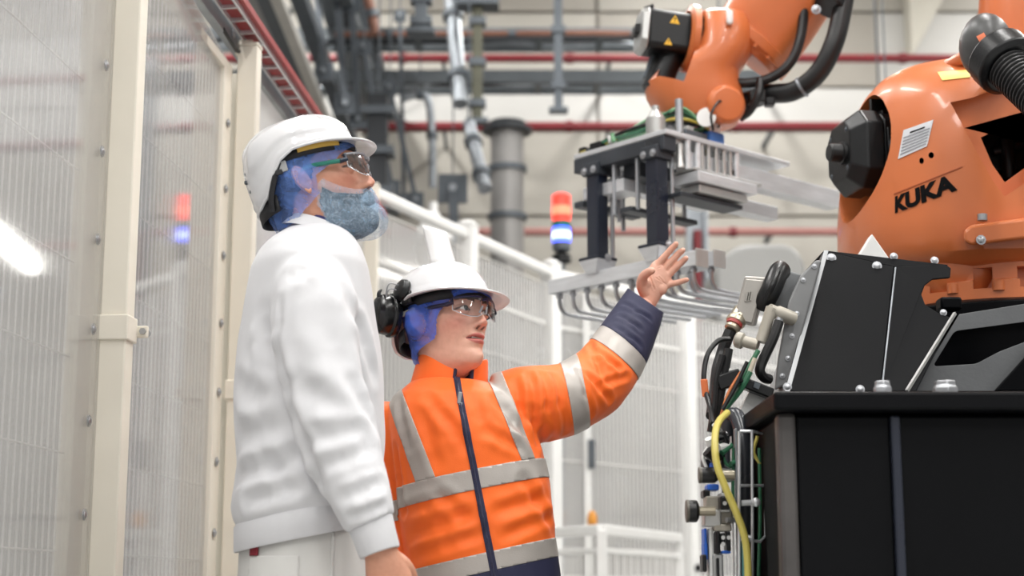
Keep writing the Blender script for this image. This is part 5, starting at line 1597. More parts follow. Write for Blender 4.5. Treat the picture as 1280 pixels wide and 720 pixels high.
def mixc(a, b, t): return tuple(a[k] * (1 - t) + b[k] * t for k in range(3))
def build_body(name, H, limb_mesh, parent, skin, base, lips, brow, blush, lash=(40, 28, 24), beardish=0.0):
    """head, neck, torso, arms, hands and legs united into one mesh with a colour attribute"""
    P = H.P; NR, NC = P.shape[:2]
    Wd = H.warr(P).reshape(-1, 3)
    hb = MB(); hb.v = [V(p) for p in Wd]
    hb.f = grid_faces(NR, NC)
    hb.f.append(tuple(reversed(range(NC)))); hb.f.append(tuple((NR - 1) * NC + j for j in range(NC)))
    head = hb.mesh('head')
    ears = []
    for s in (-1, 1):
        v, f = ear_mesh(s)
        eb = MB(); eb.add([H.w(p) for p in v], f); ears.append(eb.mesh('ear'))
    me = weld([head] + ears + list(limb_mesh))
    # colours from position in head coordinates
    ca = me.color_attributes.new('Col', 'FLOAT_COLOR', 'POINT')
    Ri = H.R.inverted()
    B, L_, BR, BL, LA = [tuple(lin(c) for c in q) for q in (base, lips, brow, blush, lash)]
    data = np.zeros((len(me.vertices), 4), dtype=np.float32)
    ml = -.0595 + H.face.get('mz', 0.0); op = H.face.get('open', 0); nzs = H.face.get('nz', 0.0)
    for i, v in enumerate(me.vertices):
        p = (Ri @ (v.co - H.o)) / H.s
        c = B
        ax = abs(p.x)
        if p.z > -.12 and p.y > .03 and ax < .08:
            c = mixc(c, BL, .55 * math.exp(-((ax - .043) / .02) ** 2 - ((p.z + .022) / .02) ** 2))
            c = mixc(c, BL, .5 * math.exp(-(ax / .012) ** 2 - ((p.z - nzs + .034) / .01) ** 2))
            if p.y > .05:
                wl = max(0, 1 - (ax / .0255) ** 2)
                zu, zl = ml + (.0095 + op * .5) * wl ** .6, ml - (.0125 + op * .5) * wl ** .6
                if wl > 0 and zl < p.z < zu: c = mixc(c, L_, .85)
                if wl > .05 and abs(p.z - ml) < (.0012 + op * .42) * wl ** .5: c = mixc(c, (.05, .012, .010), .9)
                if abs(ax - .007) < .0036 and abs(p.z - nzs + .0425) < .0026 and p.y > .09: c = mixc(c, (.06, .02, .015), .8)
                bz = .0245 + .004 * math.sin((ax - .012) / .038 * PI * .8)
                if .011 < ax < .050 and abs(p.z - bz) < .0036 * (1 - .45 * (ax - .011) / .039): c = mixc(c, BR, .9)
                dx = ax - .0312
                if abs(dx) < .0155:
                    q = 1 - (dx / .0155) ** 2
                    if abs(p.z - (.0055 + .0058 * q)) < .0019: c = mixc(c, LA, .95)
                    if abs(p.z - (.0055 - .0047 * q)) < .0011: c = mixc(c, LA, .55)
        data[i] = (*c, 1)
    ca.data.foreach_set('color', data.ravel())
    to_local(me, ORG[parent.name])
    return link(name, me, skin, parent, ORG[parent.name], True, ang=180)

M_EYEW = mat('eye_white', (226, 220, 214), .15, 0, .02, 60)
M_PUPIL = mat('pupil', (8, 8, 10), .05, 0, 0, 5)
def eyes(H, parent, iris_col, look=(0, 0)):
    """eyeballs with iris and pupil discs; look = (right, up) in radians"""
    iris = mat('iris_%d_%d_%d' % iris_col, iris_col, .1, 0, .3, 300)
    for s in (-1, 1):
        c = (s * .0312, H.face.get('eye_y', .0765), .0055)
        e = MB().ball(H.w(c), .0122 * H.s, 24, M=H.R).build('eyeball', M_EYEW, parent)
        f = V((math.sin(look[0]), math.cos(look[0]) * math.cos(look[1]), math.sin(look[1]))).normalized()
        fw = H.d(f); o = H.w(c)
        r = .0122 * H.s
        mb = MB().lathe([(.0066 * H.s, r * .845), (.0062 * H.s, r * .885), (.0035 * H.s, r * .985), (.0002, r * 1.01)], o, fw, 24); mb.build('iris', iris, e)
        MB().lathe([(.0030 * H.s, r * .97), (.0026 * H.s, r * 1.008), (.0002, r * 1.022)], o, fw, 18).build('pupil', M_PUPIL, e)

# ---- hard hat in head coordinates
def hat_shell(P):
    """P: dict a (half width), b (half length), c (height over centre), ctr, edge function z(phi), brim function(phi)"""
    nph, nv = 120, 30
    A, B_, C_ = P['abc']; cx, cy, cz = P['ctr']
    zt = cz + C_
    rings = []
    for i in range(nv + 1):
        v = i / nv
        ring = []
        for j in range(nph):
            ph = 2 * PI * j / nph
            ze = P['edge'](ph)
            a = math.sin(v * PI / 2)
            z = ze + (zt - ze) * a
            q = max(0.0, (z - cz) / C_)
            k = max(0.0, 1 - q ** P.get('p', 2.3)) ** (1 / P.get('p', 2.3)) if i < nv else 0.0
            if z < cz: k = 1 - .10 * ((cz - z) / .08) ** 2
            x = A * k * math.sin(ph); y = B_ * k * math.cos(ph)
            p = V((cx + x, cy + y, z))
            if i == nv: p = V((cx, cy, zt))
            # raised ribs
            n = V((x / A ** 2, y / B_ ** 2, max(0, z - cz) / C_ ** 2))
            n = n.normalized() if n.length > 0 else V((0, 0, 1))
            p += n * P['relief'](p, ph, v)
            ring.append(p)
        rings.append(ring)
    return rings
def hard_hat(H, thing_o, P, shell_m, tag_black=True):
    """shell with brim, rolled edge, inner harness; all in head coordinates placed by H"""
    rings = hat_shell(P)
    nph = len(rings[0])
    # brim: extra rings that run outward from the edge at the front
    br1, br2, lip = [], [], []
    for j in range(nph):
        ph = 2 * PI * j / nph
        p = rings[0][j]
        d = V((math.sin(ph), math.cos(ph), 0))
        bl, dr = P['brim'](ph)
        br1.append(p + d * bl * .55 + V((0, 0, -dr * .4))); br2.append(p + d * bl + V((0, 0, -dr)))
    T = lambda R_: [H.w(p) for p in R_]
    mb = MB().loft([T(br2), T(br1)] + [T(r) for r in rings], cap0=False, cap1=False)
    o = mb.build('shell', shell_m, thing_o, ang=60)
    md = o.modifiers.new('thick', 'SOLIDIFY'); md.thickness = .0028; md.offset = -1
    # rolled edge
    pts = T(br2) + [T(br2)[0]]
    MB().tube(pts, .0022, 8).build('edge_roll', shell_m, o)
    return o

def arc_band(H, parent, name, m, a, b, ctr, z0, z1, ph0, ph1, n=24, thick=.002, tilt=0.0):
    """strap running round the head from ph0 to ph1"""
    r0, r1 = [], []
    for i in range(n + 1):
        ph = ph0 + (ph1 - ph0) * i / n
        p = V((ctr[0] + a * math.sin(ph), ctr[1] + b * math.cos(ph), 0))
        zz = tilt * p.y
        r0.append(H.w(p + V((0, 0, z0 + zz)))); r1.append(H.w(p + V((0, 0, z1 + zz))))
    mb = MB(); mb.loft([r0, r1], closed=False)
    o = mb.build(name, m, parent, ang=60)
    md = o.modifiers.new('thick', 'SOLIDIFY'); md.thickness = thick; md.offset = 0
    return o

M_LENS = clear_mat('clear_lens', (.96, .97, .98), .02, (235, 235, 240), .01, .8, 1.45, 20)
def safety_glasses(H, t, frame_m, temple_m, brow_m, yoff=0.0):
    """wrap-round lens pair with brow bar, nose bridge and temples"""
    def lens(s):
        nu, nv = 18, 10
        mb = MB(); vs = []; fs = []
        for j in range(nv + 1):
            for i in range(nu + 1):
                u = i / nu; v = j / nv
                x = .007 + u * .058
                top = .027 - .004 * (u - .5) ** 2 * 4 * .3 - .004 * u
                bot = -.020 + .010 * max(0, (.25 - u) / .25) ** 1.2 + .016 * max(0, (u - .45) / .55) ** 1.8
                z = bot + (top - bot) * v + .002
                y = .113 + yoff - 7.2 * (x - .004) ** 2 * 1.28 - .35 * (z - .004) ** 2 * 8
                vs.append(H.w((s * x, y, z)))
        W = nu + 1
        for j in range(nv):
            for i in range(nu):
                fs.append((j * W + i, j * W + i + 1, (j + 1) * W + i + 1, (j + 1) * W + i))
        mb.add(vs, fs)
        top_pts = [vs[nv * W + i] for i in range(W)]
        out_pts = [vs[j * W + nu] for j in range(nv + 1)]
        bot_pts = [vs[i] for i in range(W)]
        inn_pts = [vs[j * W] for j in range(nv + 1)]
        return mb, top_pts, out_pts, bot_pts, inn_pts
    for s in (-1, 1):
        mb, tp, op_, bp, ip = lens(s)
        l = mb.build('lens', M_LENS, t, ang=180)
        md = l.modifiers.new('thick', 'SOLIDIFY'); md.thickness = .0016
        MB().tube(bp, .0007, 6).build('lens_edge', mat('clear_rim', (190, 196, 204), .2), l)
        MB().tube(op_, .0009, 6).build('lens_edge', mat('clear_rim', (190, 196, 204)), l)
        MB().tube(tp, .0022, 8).build('brow_bar', brow_m, t)
        # hinge and temple
        h = op_[6]
        hx = H.w((s * .0705, .066 + yoff, .012))
        MB().tube([tp[-1], h, hx], [.0035, .0055, .0055], 8).build('hinge', frame_m, t)
        tmpl = MB().tube(crom([hx, H.w((s * .0755, .045, .014)), H.w((s * .0775, .005, .017)), H.w((s * .0755, -.025, .006))], 5), [.0045] * 10 + [.0035] * 6, 8)
        tmpl.build('temple', temple_m, t)
    MB().tube([H.w((-.008, .1145 + yoff, .020)), H.w((0, .1165 + yoff, .022)), H.w((.008, .1145 + yoff, .020))], .0026, 8).build('bridge', brow_m, t)
    for s in (-1, 1):
        MB().tube([H.w((s * .006, .112 + yoff, .008)), H.w((s * .010, .104 + yoff, -.006))], .0022, 6).build('nose_pad', mat('clear_rim', (190, 196, 204)), t)
# ================================================================== generic hand
def hand_mesh(W, fd, pn, ts, s=1.0, curl=(.35, .5, .35), spread=.0, thumb_curl=0.0, voxel=.0016):
    """W wrist, fd finger direction, pn palm normal, ts thumb side; one joined surface"""
    fd = fd.normalized(); ts = (ts - fd * ts.dot(fd)).normalized(); pn2 = fd.cross(ts)
    if pn2.dot(pn) < 0: pn2 = -pn2
    T = lambda x, y, z: W + (ts * x + fd * y + pn2 * z) * s
    parts = []
    n = 24
    rings = []
    for (y, w, h, zc) in ((-.05, .026, .021, 0), (-.01, .027, .020, 0), (.02, .033, .0205, .002), (.05, .040, .018, .003), (.08, .042, .0145, .001), (.094, .040, .011, 0)):
        rings.append([T(w * math.cos(2 * PI * j / n), y, zc + h * math.sin(2 * PI * j / n)) for j in range(n)])
    parts.append(MB().loft(rings))
    for (x, y, ls, r, k) in ((.030, .088, (.042, .025, .020), .0092, 0), (.0105, .093, (.046, .029, .021), .0094, 1), (-.0105, .089, (.042, .027, .020), .0090, 2), (-.029, .080, (.033, .020, .018), .0080, 3)):
        a = 0.0; p = V((x * .95, y - .03, 0)); pts = [T(*p)]
        p = V((x, y, 0)); pts.append(T(*p))
        for q in range(3):
            a += curl[q] * (1 + .12 * k)
            sp = spread * (x / .03)
            p = p + V((sp * ls[q], math.cos(a) * ls[q], math.sin(a) * ls[q]))
            pts.append(T(*p))
        m = MB(); finger(m, pts, [r * s * 1.02, r * s * 1.08, r * s * .98, r * s * .9, r * s * .72]); parts.append(m)
    m = MB(); t = thumb_curl
    finger(m, [T(.016, .012, .006), T(.034, .034, .012), T(.047 - .012 * t, .058, .018 + .012 * t), T(.050 - .026 * t, .082, .02 + .022 * t)], [.015 * s, .0125 * s, .0105 * s, .0085 * s]); parts.append(m)
    return remesh_join(parts, voxel, 5)
def surf(bvh, px, py):
    h, n = on_surface(bvh, px, py)
    return h
def crease_px(bvh, L):
    out = []
    for (x0, y0, x1, y1, w, d) in L:
        a, b2 = surf(bvh, x0, y0), surf(bvh, x1, y1)
        if a is None or b2 is None: continue
        if abs(a.y - b2.y) > .25: continue
        m = surf(bvh, (x0 + x1) / 2, (y0 + y1) / 2)
        if m is not None and abs(m.y - a.y) < .2:
            out.append((a, m, w, d)); out.append((m, b2, w, d))
        else: out.append((a, b2, w, d))
    return out
def fbm(p, f, amp):
    return amp * (noise.noise(p * f) + .5 * noise.noise(p * f * 2.1 + V((5, 1, 3))))
def shoe(root, c, fwd, m, m2):
    x = V((fwd.y, -fwd.x, 0)); rings = []
    for (t, w, h) in ((-.10, .030, .07), (-.09, .038, .09), (-.04, .040, .105), (.02, .043, .085), (.08, .047, .062), (.14, .042, .05), (.165, .028, .038), (.172, .010, .02)):
        rings.append([c + fwd * t + x * (w * math.cos(2 * PI * j / 20)) + V((0, 0, .012 + h / 2 + h / 2 * math.sin(2 * PI * j / 20))) for j in range(20)])
    s = MB().loft(rings).build('shoe', m, root, ang=60)
    so = []
    for zz in (0, .018):
        so.append([c + fwd * (.035 + .145 * math.cos(2 * PI * j / 28)) + x * ((.05 + .004 * math.cos(2 * PI * j / 28)) * math.sin(2 * PI * j / 28)) + V((0, 0, zz)) for j in range(28)])
    MB().loft(so).build('sole', m2, s, bevel=.003)

# ================================================================== MAN IN WHITE
YM = 3.10
M_SKIN1 = skin_mat('skin_man')
M_SWEAT = mat('white_sweatshirt', (216, 216, 219), .85, 0, .03, 5, bump=.12, bscale=900, sheen=.15)
M_RIB = mat('white_rib_knit', (212, 212, 215), .85, 0, .03, 5, bump=.2, bscale=500, stretch=(3, 3, .2), sheen=.15)
M_TROUS = mat('off_white_trousers', (210, 209, 206), .8, 0, .04, 6, bump=.12, bscale=800)
M_NETB = None
def net_mat(name, col, alpha, scale=26.0, lo=.62, hi=1.5):
    """fine blue gauze: tinted cloth with a woven, partly open structure"""
    m = bpy.data.materials.new(name); m.use_nodes = True
    nt = m.node_tree; b = nt.nodes['Principled BSDF']
    b.inputs['Base Color'].default_value = rgb(*col); b.inputs['Roughness'].default_value = .6
    tc = nt.nodes.new('ShaderNodeTexCoord')
    nz = nt.nodes.new('ShaderNodeTexNoise'); nz.inputs['Scale'].default_value = scale; nz.inputs['Detail'].default_value = 5; nz.inputs['Distortion'].default_value = 1.2
    nt.links.new(tc.outputs['Object'], nz.inputs['Vector'])
    mr = nt.nodes.new('ShaderNodeMapRange'); mr.inputs['From Min'].default_value = .3; mr.inputs['From Max'].default_value = .7
    mr.inputs['To Min'].default_value = alpha * lo; mr.inputs['To Max'].default_value = min(1, alpha * hi)
    nt.links.new(nz.outputs['Fac'], mr.inputs['Value']); nt.links.new(mr.outputs['Result'], b.inputs['Alpha'])
    MATS[name] = m
    return m

man = thing('person', 'man in white sweatshirt, white hard hat and blue beard net looking up in profile', 'person', (at(388, 300, YM).x, YM, 0))
HM = Head(391, 233, YM, -92, 17, 0, 1.03, at(387, 308, YM + .01), dict(open=.0, nose=1.06, nz=.004))
fw = V((math.cos(math.radians(10)), math.sin(math.radians(10)), 0)); rt = V((fw.y, -fw.x, 0))
def ell(c, a, b, n=40, e=1.0, tilt=0.0):
    out = []
    for j in range(n):
        t = 2 * PI * j / n
        x = b * math.copysign(abs(math.cos(t)) ** e, math.cos(t)); y = a * math.copysign(abs(math.sin(t)) ** e, math.sin(t))
        p = c + fw * x + rt * y
        p.z += tilt * x
        out.append(p)
    return out
rows = [(284, 362, 424, .058), (292, 350, 434, .085), (303, 334, 444, .130), (318, 322, 452, .178), (340, 312, 459, .205), (380, 304, 466, .205), (420, 299, 472, .20), (460, 295, 477, .195), (500, 292, 480, .192), (540, 294, 482, .19),
        (570, 297, 481, .188), (600, 294, 478, .188), (626, 289, 473, .190), (642, 292, 466, .186), (658, 300, 456, .176), (668, 304, 450, .17)]
tors = []
for (y, xl, xr, a) in rows:
    A, B2 = at(xl, y, YM), at(xr, y, YM)
    tors.append(ell((A + B2) / 2, a, (B2.x - A.x) / 2, e=.92, tilt=(.10 if y > 560 else 0)))
torso = MB().loft(tors)
arm_pts = [at(388, 338, 2.97), at(390, 372, 2.93), at(397, 440, 2.90), at(410, 500, 2.895), at(428, 560, 2.89), at(450, 618, 2.87), at(464, 655, 2.865)]
arm_r = [.060, .076, .072, .069, .068, .056, .047]
arm = loft_limb(arm_pts, arm_r)
arm2_pts = [at(394, 340, 3.26), at(398, 380, 3.29), at(408, 450, 3.31), at(425, 530, 3.32), at(446, 600, 3.30), at(462, 655, 3.28)]
arm2 = loft_limb(arm2_pts, [.060, .074, .068, .064, .056, .046])
sw = remesh_join([torso, arm, arm2], .0055, 10)
bv = bvh_of(sw)
cr1 = crease_px(bv, [(352, 372, 350, 440, .008, .003), (349, 440, 368, 520, .016, .008), (368, 520, 400, 600, .016, .009), (296, 478, 336, 505, .022, .005), (300, 545, 356, 530, .022, .007), (296, 600, 376, 566, .018, .008),
                     (310, 628, 398, 600, .014, .008), (334, 572, 372, 612, .016, .005), (374, 480, 424, 512, .020, .006), (392, 545, 452, 540, .018, .007), (404, 582, 462, 560, .014, .006),
                     (428, 622, 476, 604, .012, .007), (440, 646, 480, 632, .008, .005), (402, 400, 436, 470, .022, .004), (330, 395, 340, 450, .022, .005), (424, 352, 452, 420, .020, .006), (446, 405, 466, 470, .016, .006), (360, 350, 382, 332, .016, .004), (440, 480, 468, 535, .016, .007)])
ff = folds(cr1)
displace(sw, lambda c, n: ff(c) + fbm(c, 6.0, .0045) + fbm(V((c.x, c.y, c.z * .5)), 16.0, .0012))
sw = evaluated(sw, [('SMOOTH', dict(factor=.5, iterations=2))])
SWB = bvh_of(sw)
sweat = link('sweatshirt', to_local(sw, ORG[man.name]), M_SWEAT, man, ORG[man.name], True, ang=180)
# shoulder seam, stains kept plain: rib hem, cuffs, collar
hz0 = [ell((at(300, y, YM) + at(452, y, YM)) / 2 + fw * dx, a, b, e=.92, tilt=.20, n=64) for (y, a, b, dx) in ((640, .186, .122, 0), (644, .190, .1265, 0), (660, .187, .1265, 0), (672, .185, .1265, 0), (675, .183, .125, 0), (675, .179, .121, 0), (650, .176, .118, 0))]
MB().loft(hz0, cap0=False, cap1=False).build('hem_band', M_RIB, man, ang=60)
d_arm = (at(476, 690, 2.862) - at(462, 652, 2.865)).normalized()
for (p0, p1, nm) in ((at(462, 650, 2.866), at(475, 691, 2.862), 'cuff'), (at(460, 650, 3.28), at(472, 690, 3.27), 'cuff')):
    d = p1 - p0
    P_ = [p0 + d * t for t in (0, .08, .5, .92, 1.0, 1.0, .85)]
    MB().tube(P_, [.040, .0415, .039, .0375, .036, .033, .032], 32, cap=False).build(nm, M_RIB, man, ang=60)
cpts = []
for (y, xl, xr, a) in ((297, 349, 436, .090), (289, 353, 435, .083), (283, 357, 432, .078), (281, 359, 430, .074), (284, 361, 428, .071), (295, 362, 426, .068)):
    A, B2 = at(xl, y, YM), at(xr, y, YM)
    cpts.append(ell((A + B2) / 2, a * .93, (B2.x - A.x) / 2, n=48, tilt=-.30))
MB().loft(cpts, cap0=False, cap1=False).build('collar', M_RIB, man, ang=60)
cp2 = []
for (y, xl, xr, a) in ((297, 362, 434, .072), (281, 364, 433.5, .070), (279, 365, 432, .068), (284, 366, 430, .066)):
    A, B2 = at(xl, y, YM), at(xr, y, YM)
    cp2.append(ell((A + B2) / 2 + fw * .006, a * .9, (B2.x - A.x) / 2, n=48, tilt=-.36))
MB().loft(cp2, cap0=False, cap1=False).build('undershirt_collar', mat('navy_undershirt', (52, 50, 104), .8), man, ang=60)
# trousers
hipc = (at(306, 680, YM) + at(450, 680, YM)) / 2
tr = []
for (z, a, b) in ((hipc.z + .06, .165, .112), (hipc.z, .172, .118), (hipc.z - .08, .178, .122), (hipc.z - .16, .176, .120), (hipc.z - .20, .16, .11)):
    c = V((hipc.x, hipc.y, z)); tr.append(ell(c, a, b, e=.9))
legs = [MB().loft(tr)]
for s in (-1, 1):
    h = V((hipc.x, hipc.y, 0)) + rt * (s * .088)
    legs.append(loft_limb([V((h.x, h.y, hipc.z - .08)), V((h.x, h.y, hipc.z - .25)), V((h.x + .01, h.y, .50)), V((h.x, h.y, .25)), V((h.x - .01, h.y, .07))], [.10, .098, .082, .072, .068]))
tm = remesh_join(legs, .007, 8)
displace(tm, lambda c, n: fbm(V((c.x, c.y, c.z * .6)), 11.0, .0035))
TB = bvh_of(tm)
pk = [(at(304, 683, YM - .2), V((1, 0, 0))), (at(372, 683, YM - .2), V((-1, 0, 0))), (at(340, 694, YM - .2), V((0, 0, -1)))]
cut_piece(tm, pk, .0022, 'rear_pocket', M_TROUS, man, accept=lambda c, n: n.y < .1 and c.z > hipc.z - .24, thick=.002)
cut_piece(tm, [(at(306, 683, YM - .2), V((1, 0, 0))), (at(318, 683, YM - .2), V((-1, 0, 0))), (at(310, 694, YM - .2), V((0, 0, 1))), (at(310, 677, YM - .2), V((0, 0, -1)))], .0045, 'red_pocket_tab', mat('dark_red_cloth', (132, 24, 40), .7), man, accept=lambda c, n: n.y < .3, thick=.002)
cut_piece(tm, [(at(410, 683, YM - .2), V((1, 0, 0))), (at(413, 683, YM - .2), V((-1, 0, 0)))], .003, 'side_seam', M_TROUS, man, accept=lambda c, n: n.y < -.2 and c.z > .3, thick=.003)
link('trousers', to_local(tm, ORG[man.name]), M_TROUS, man, ORG[man.name], True, ang=180)
M_SHOE = mat('white_work_shoe', (214, 214, 212), .5); M_SOLE = mat('grey_sole', (120, 120, 122), .7)
for s in (-1, 1):
    shoe(man, V((hipc.x, hipc.y, 0)) + rt * (s * .09) + fw * .02, fw, M_SHOE, M_SOLE)
# the body under the clothes: one surface
limbs = []
bt = []
for (y, xl, xr, a) in rows[:-1]:
    A, B2 = at(xl, y, YM), at(xr, y, YM)
    bt.append(ell((A + B2) / 2, max(.04, a - .035), max(.03, (B2.x - A.x) / 2 - .03), e=1.0))
bt.append(ell(V((hipc.x, hipc.y, hipc.z - .12)), .15, .095))
limbs.append(MB().loft(bt))
wr1 = at(476, 690, 2.862); wr2 = at(471, 690, 3.27)
limbs.append(loft_limb([at(388, 345, 2.99), at(397, 440, 2.90), at(428, 560, 2.89), at(464, 655, 2.865), wr1 - d_arm * .005], [.045, .045, .04, .031, .026]))
limbs.append(loft_limb([at(394, 345, 3.24), at(408, 450, 3.31), at(425, 530, 3.32), at(462, 655, 3.28), wr2], [.045, .045, .04, .031, .026]))
for s in (-1, 1):
    h = V((hipc.x, hipc.y, 0)) + rt * (s * .088)
    limbs.append(loft_limb([V((h.x, h.y, hipc.z - .05)), V((h.x, h.y, hipc.z - .25)), V((h.x + .01, h.y, .50)), V((h.x, h.y, .25)), V((h.x - .01, h.y, .06))], [.08, .078, .06, .055, .045]))
lm = remesh_join(limbs, .010, 4)
h1_ = hand_mesh(wr1, V((.30, .02, -.95)), V((-.25, .95, -.05)), V((.95, .1, .28)), 1.02, (.55, .75, .5), 0, .6)
h2_ = hand_mesh(wr2, V((.25, -.02, -.96)), V((-.2, -.97, -.05)), V((.95, -.1, .25)), 1.02, (.55, .75, .5), 0, .6)
lm = [lm, h1_, h2_]
build_body('body', HM, lm, man, M_SKIN1, (206, 150, 124), (176, 106, 94), (62, 50, 46), (206, 128, 108))
eyes(HM, man, (92, 84, 70), (0, .12))
# polygons in the side view (y, z) of the head
def inpoly(P, poly):
    y, z = P[..., 1], P[..., 2]
    r = np.zeros(y.shape, bool); n = len(poly)
    for i in range(n):
        (y1, z1), (y2, z2) = poly[i], poly[(i + 1) % n]
        c = ((z1 > z) != (z2 > z)) & (y < (y2 - y1) * (z - z1) / ((z2 - z1) if abs(z2 - z1) > 1e-9 else 1e-9) + y1)
        r ^= c
    return r
M_BEARD = mat('grey_curly_beard', (96, 96, 102), .7, 0, .9, 46, bump=1.0, bscale=90)
_n = [q for q in M_BEARD.node_tree.nodes if q.type == 'TEX_NOISE'][0]; _n.inputs['Distortion'].default_value = 3.5
_r = [q for q in M_BEARD.node_tree.nodes if q.type == 'VALTORGB'][0]
_r.color_ramp.elements[0].position = .46; _r.color_ramp.elements[1].position = .72
_r.color_ramp.elements[0].color = (.010, .010, .013, 1); _r.color_ramp.elements[1].color = (.26, .26, .28, 1)
beard_poly = [(.020, -.020), (.040, -.038), (.070, -.047), (.130, -.047), (.13, -.14), (.06, -.14), (.035, -.115), (.010, -.085), (.004, -.05)]
HM.layer(lambda P: .0045 + .006 * np.clip((P[..., 1] - .02) / .07, 0, 1), lambda P: inpoly(P, beard_poly), 'beard', M_BEARD, man, .0022, .001, 3)
M_HAIR1 = mat('dark_short_hair', (52, 44, 42), .6, 0, .5, 90, bump=.5, bscale=300)
hair_poly = [(.088, .055), (.11, .09), (.0, .2), (-.2, .1), (-.2, -.075), (-.05, -.075), (-.030, -.03), (.015, -.005), (.018, .03), (.05, .05)]
HM.layer(lambda P: .003 + 0 * P[..., 0], lambda P: inpoly(P, hair_poly) & (P[..., 2] < .074), 'hair', M_HAIR1, man, .001, .001, 5)
M_NETM = net_mat('blue_hair_net', (112, 154, 236), .40)
net_poly = [(.089, .040), (.12, .07), (.0, .2), (-.2, .1), (-.2, -.118), (-.05, -.118), (-.030, -.070), (.016, -.038), (.022, -.004), (.050, .010), (.062, .022)]
HM.layer(lambda P: .006 + .021 * g2(P[..., 1] + .018, .028) * g2(P[..., 2] + .005, .035) + .006 * g2(P[..., 1] + .06, .05) * g2(P[..., 2] + .08, .05) + .004 * g2(P[..., 2] - .0, .03),
         lambda P: inpoly(P, net_poly) & (P[..., 2] < .072), 'hair_net', M_NETM, man, .0032, .0004, 9, solid=False)
M_NETBE = net_mat('pale_blue_beard_net', (184, 216, 244), .25, 55, .7, 1.4)
bnet_poly = [(.026, -.008), (.050, -.026), (.075, -.040), (.16, -.044), (.16, -.16), (.06, -.16), (.040, -.128), (.008, -.090), (.000, -.052), (.012, -.016)]
HM.layer(lambda P: .0085 + .0105 * np.clip((P[..., 1] - .03) / .06, 0, 1) + .010 * g2(P[..., 2] + .105, .02) * np.clip((P[..., 1] - .05) / .03, 0, 1), lambda P: inpoly(P, bnet_poly), 'beard_net', M_NETBE, man, .003, .0004, 21, solid=False)

# ---- his hard hat
M_HAT = mat('glossy_white_hat', (218, 218, 220), .22, 0, .015, 6, coat=.5, rvar=.05)
hatm = thing('hard_hat', 'white hard hat with short peak worn by the bearded man in profile', 'hard hat', HM.w((0, -.01, .05)))
def ed(ph):
    a = abs((math.degrees(ph) + 180) % 360 - 180)
    return float(np.interp(a, [0, 60, 90, 105, 117, 130, 150, 180], [.052, .056, .053, .039, .012, -.015, -.027, -.031]))
def sm01(x): x = max(0, min(1, x)); return x * x * (3 - 2 * x)
def rel_m(p, ph, v):
    r = .0045 * sm01((.026 - abs(p.x)) / .008) * sm01((p.z - .075) / .02)
    a = abs((math.degrees(ph) + 180) % 360 - 180)
    # raised side panel, outlined by a soft step
    r += .0040 * sm01((a - 42) / 8) * sm01((150 - a) / 8) * sm01((v - (.16 + .0012 * max(0, a - 60))) / .05) * sm01((.62 - v) / .06)
    r += .0028 * math.exp(-((v - .06) / .03) ** 2)
    return r
PM = dict(abc=(.098, .113, .098), ctr=(0, -.010, .037), edge=ed, brim=lambda ph: (.034 * max(0, math.cos(ph)) ** .9 + .002, .011 * max(0, math.cos(ph))), relief=rel_m, p=2.55)
sh = hard_hat(HM, hatm, PM, M_HAT)
for (y, z) in ((-.112, .052), (-.117, .036), (-.112, .016)):
    for s in (-1, 1):
        p = HM.w((s * .032, y, z)); MB().lathe([(.0045, 0), (.0045, .003), (.003, .0045)], p, HM.d((s * .35, -1, .1)), 12).build('vent_rivet', M_DKSTEEL, hatm)
arc_band(HM, hatm, 'head_band', mat('black_strap', (24, 24, 28), .6), .086, .104, (0, -.006, 0), .038, .060, math.radians(-120), math.radians(120))
arc_band(HM, hatm, 'yellow_band', mat('amber_band', (206, 166, 74), .6), .0885, .106, (0, -.006, 0), .046, .064, math.radians(40), math.radians(88))
arc_band(HM, hatm, 'nape_strap', mat('black_strap', (24, 24, 28)), .088, .106, (0, -.008, 0), -.045, -.012, math.radians(122), math.radians(238), tilt=.06)
for s in (-1, 1):
    MB().tube(crom([HM.w((s * .088, -.040, .036)), HM.w((s * .088, -.058, .010)), HM.w((s * .078, -.075, -.022)), HM.w((s * .07, -.08, -.045))], 5), [.006] * 16, 6).build('harness_strap', mat('black_strap', (24, 24, 28)), hatm)
    MB().box(HM.w((s * .090, -.040, .028)), (.004, .024, .022), HM.R).build('harness_clip', mat('grey_clip', (158, 160, 160), .5), hatm, bevel=.002)
    MB().box(HM.w((s * .0935, -.046, .018)), (.004, .014, .010), HM.R).build('ratchet_mark', mat('black_strap', (24, 24, 28)), hatm, bevel=.001)
gl = thing('safety_glasses', 'clear safety glasses with dark hinge and green temple worn by the man', 'safety glasses', HM.w((0, .09, 0)))
safety_glasses(HM, gl, mat('dark_teal_frame', (24, 42, 62), .35), mat('green_temple', (30, 120, 104), .4), mat('clear_brow', (170, 172, 180), .25), .002)
# ================================================================== WOMAN IN ORANGE JACKET
YW = 3.55
M_SKIN2 = skin_mat('skin_woman', .4)
M_JKT = mat('orange_hi_vis_cloth', (255, 110, 26), .6, 0, .05, 6, bump=.10, bscale=500, sheen=.1)
M_NAVYC = mat('navy_cloth', (34, 36, 66), .7, 0, .08, 8, bump=.10, bscale=500)
M_TAPE = mat('reflective_grey_tape', (178, 172, 166), .42, .15, .05, 9, bump=.05, bscale=300)
wom = thing('person', 'woman in orange high-visibility jacket and white hard hat raising her open hand', 'person', (at(600, 600, YW).x, YW, 0))
HW = Head(560, 405, YW, -133, 9, -3, 1.03, at(561, 486, YW + .03), dict(open=.0022, neck=.80, jaw=.92, nose=.84, nz=.008, mz=.003))
yawt = math.radians(8)
fw = V((math.sin(yawt), -math.cos(yawt), 0)); rt = V((math.cos(yawt), math.sin(yawt), 0))   # rt: picture right
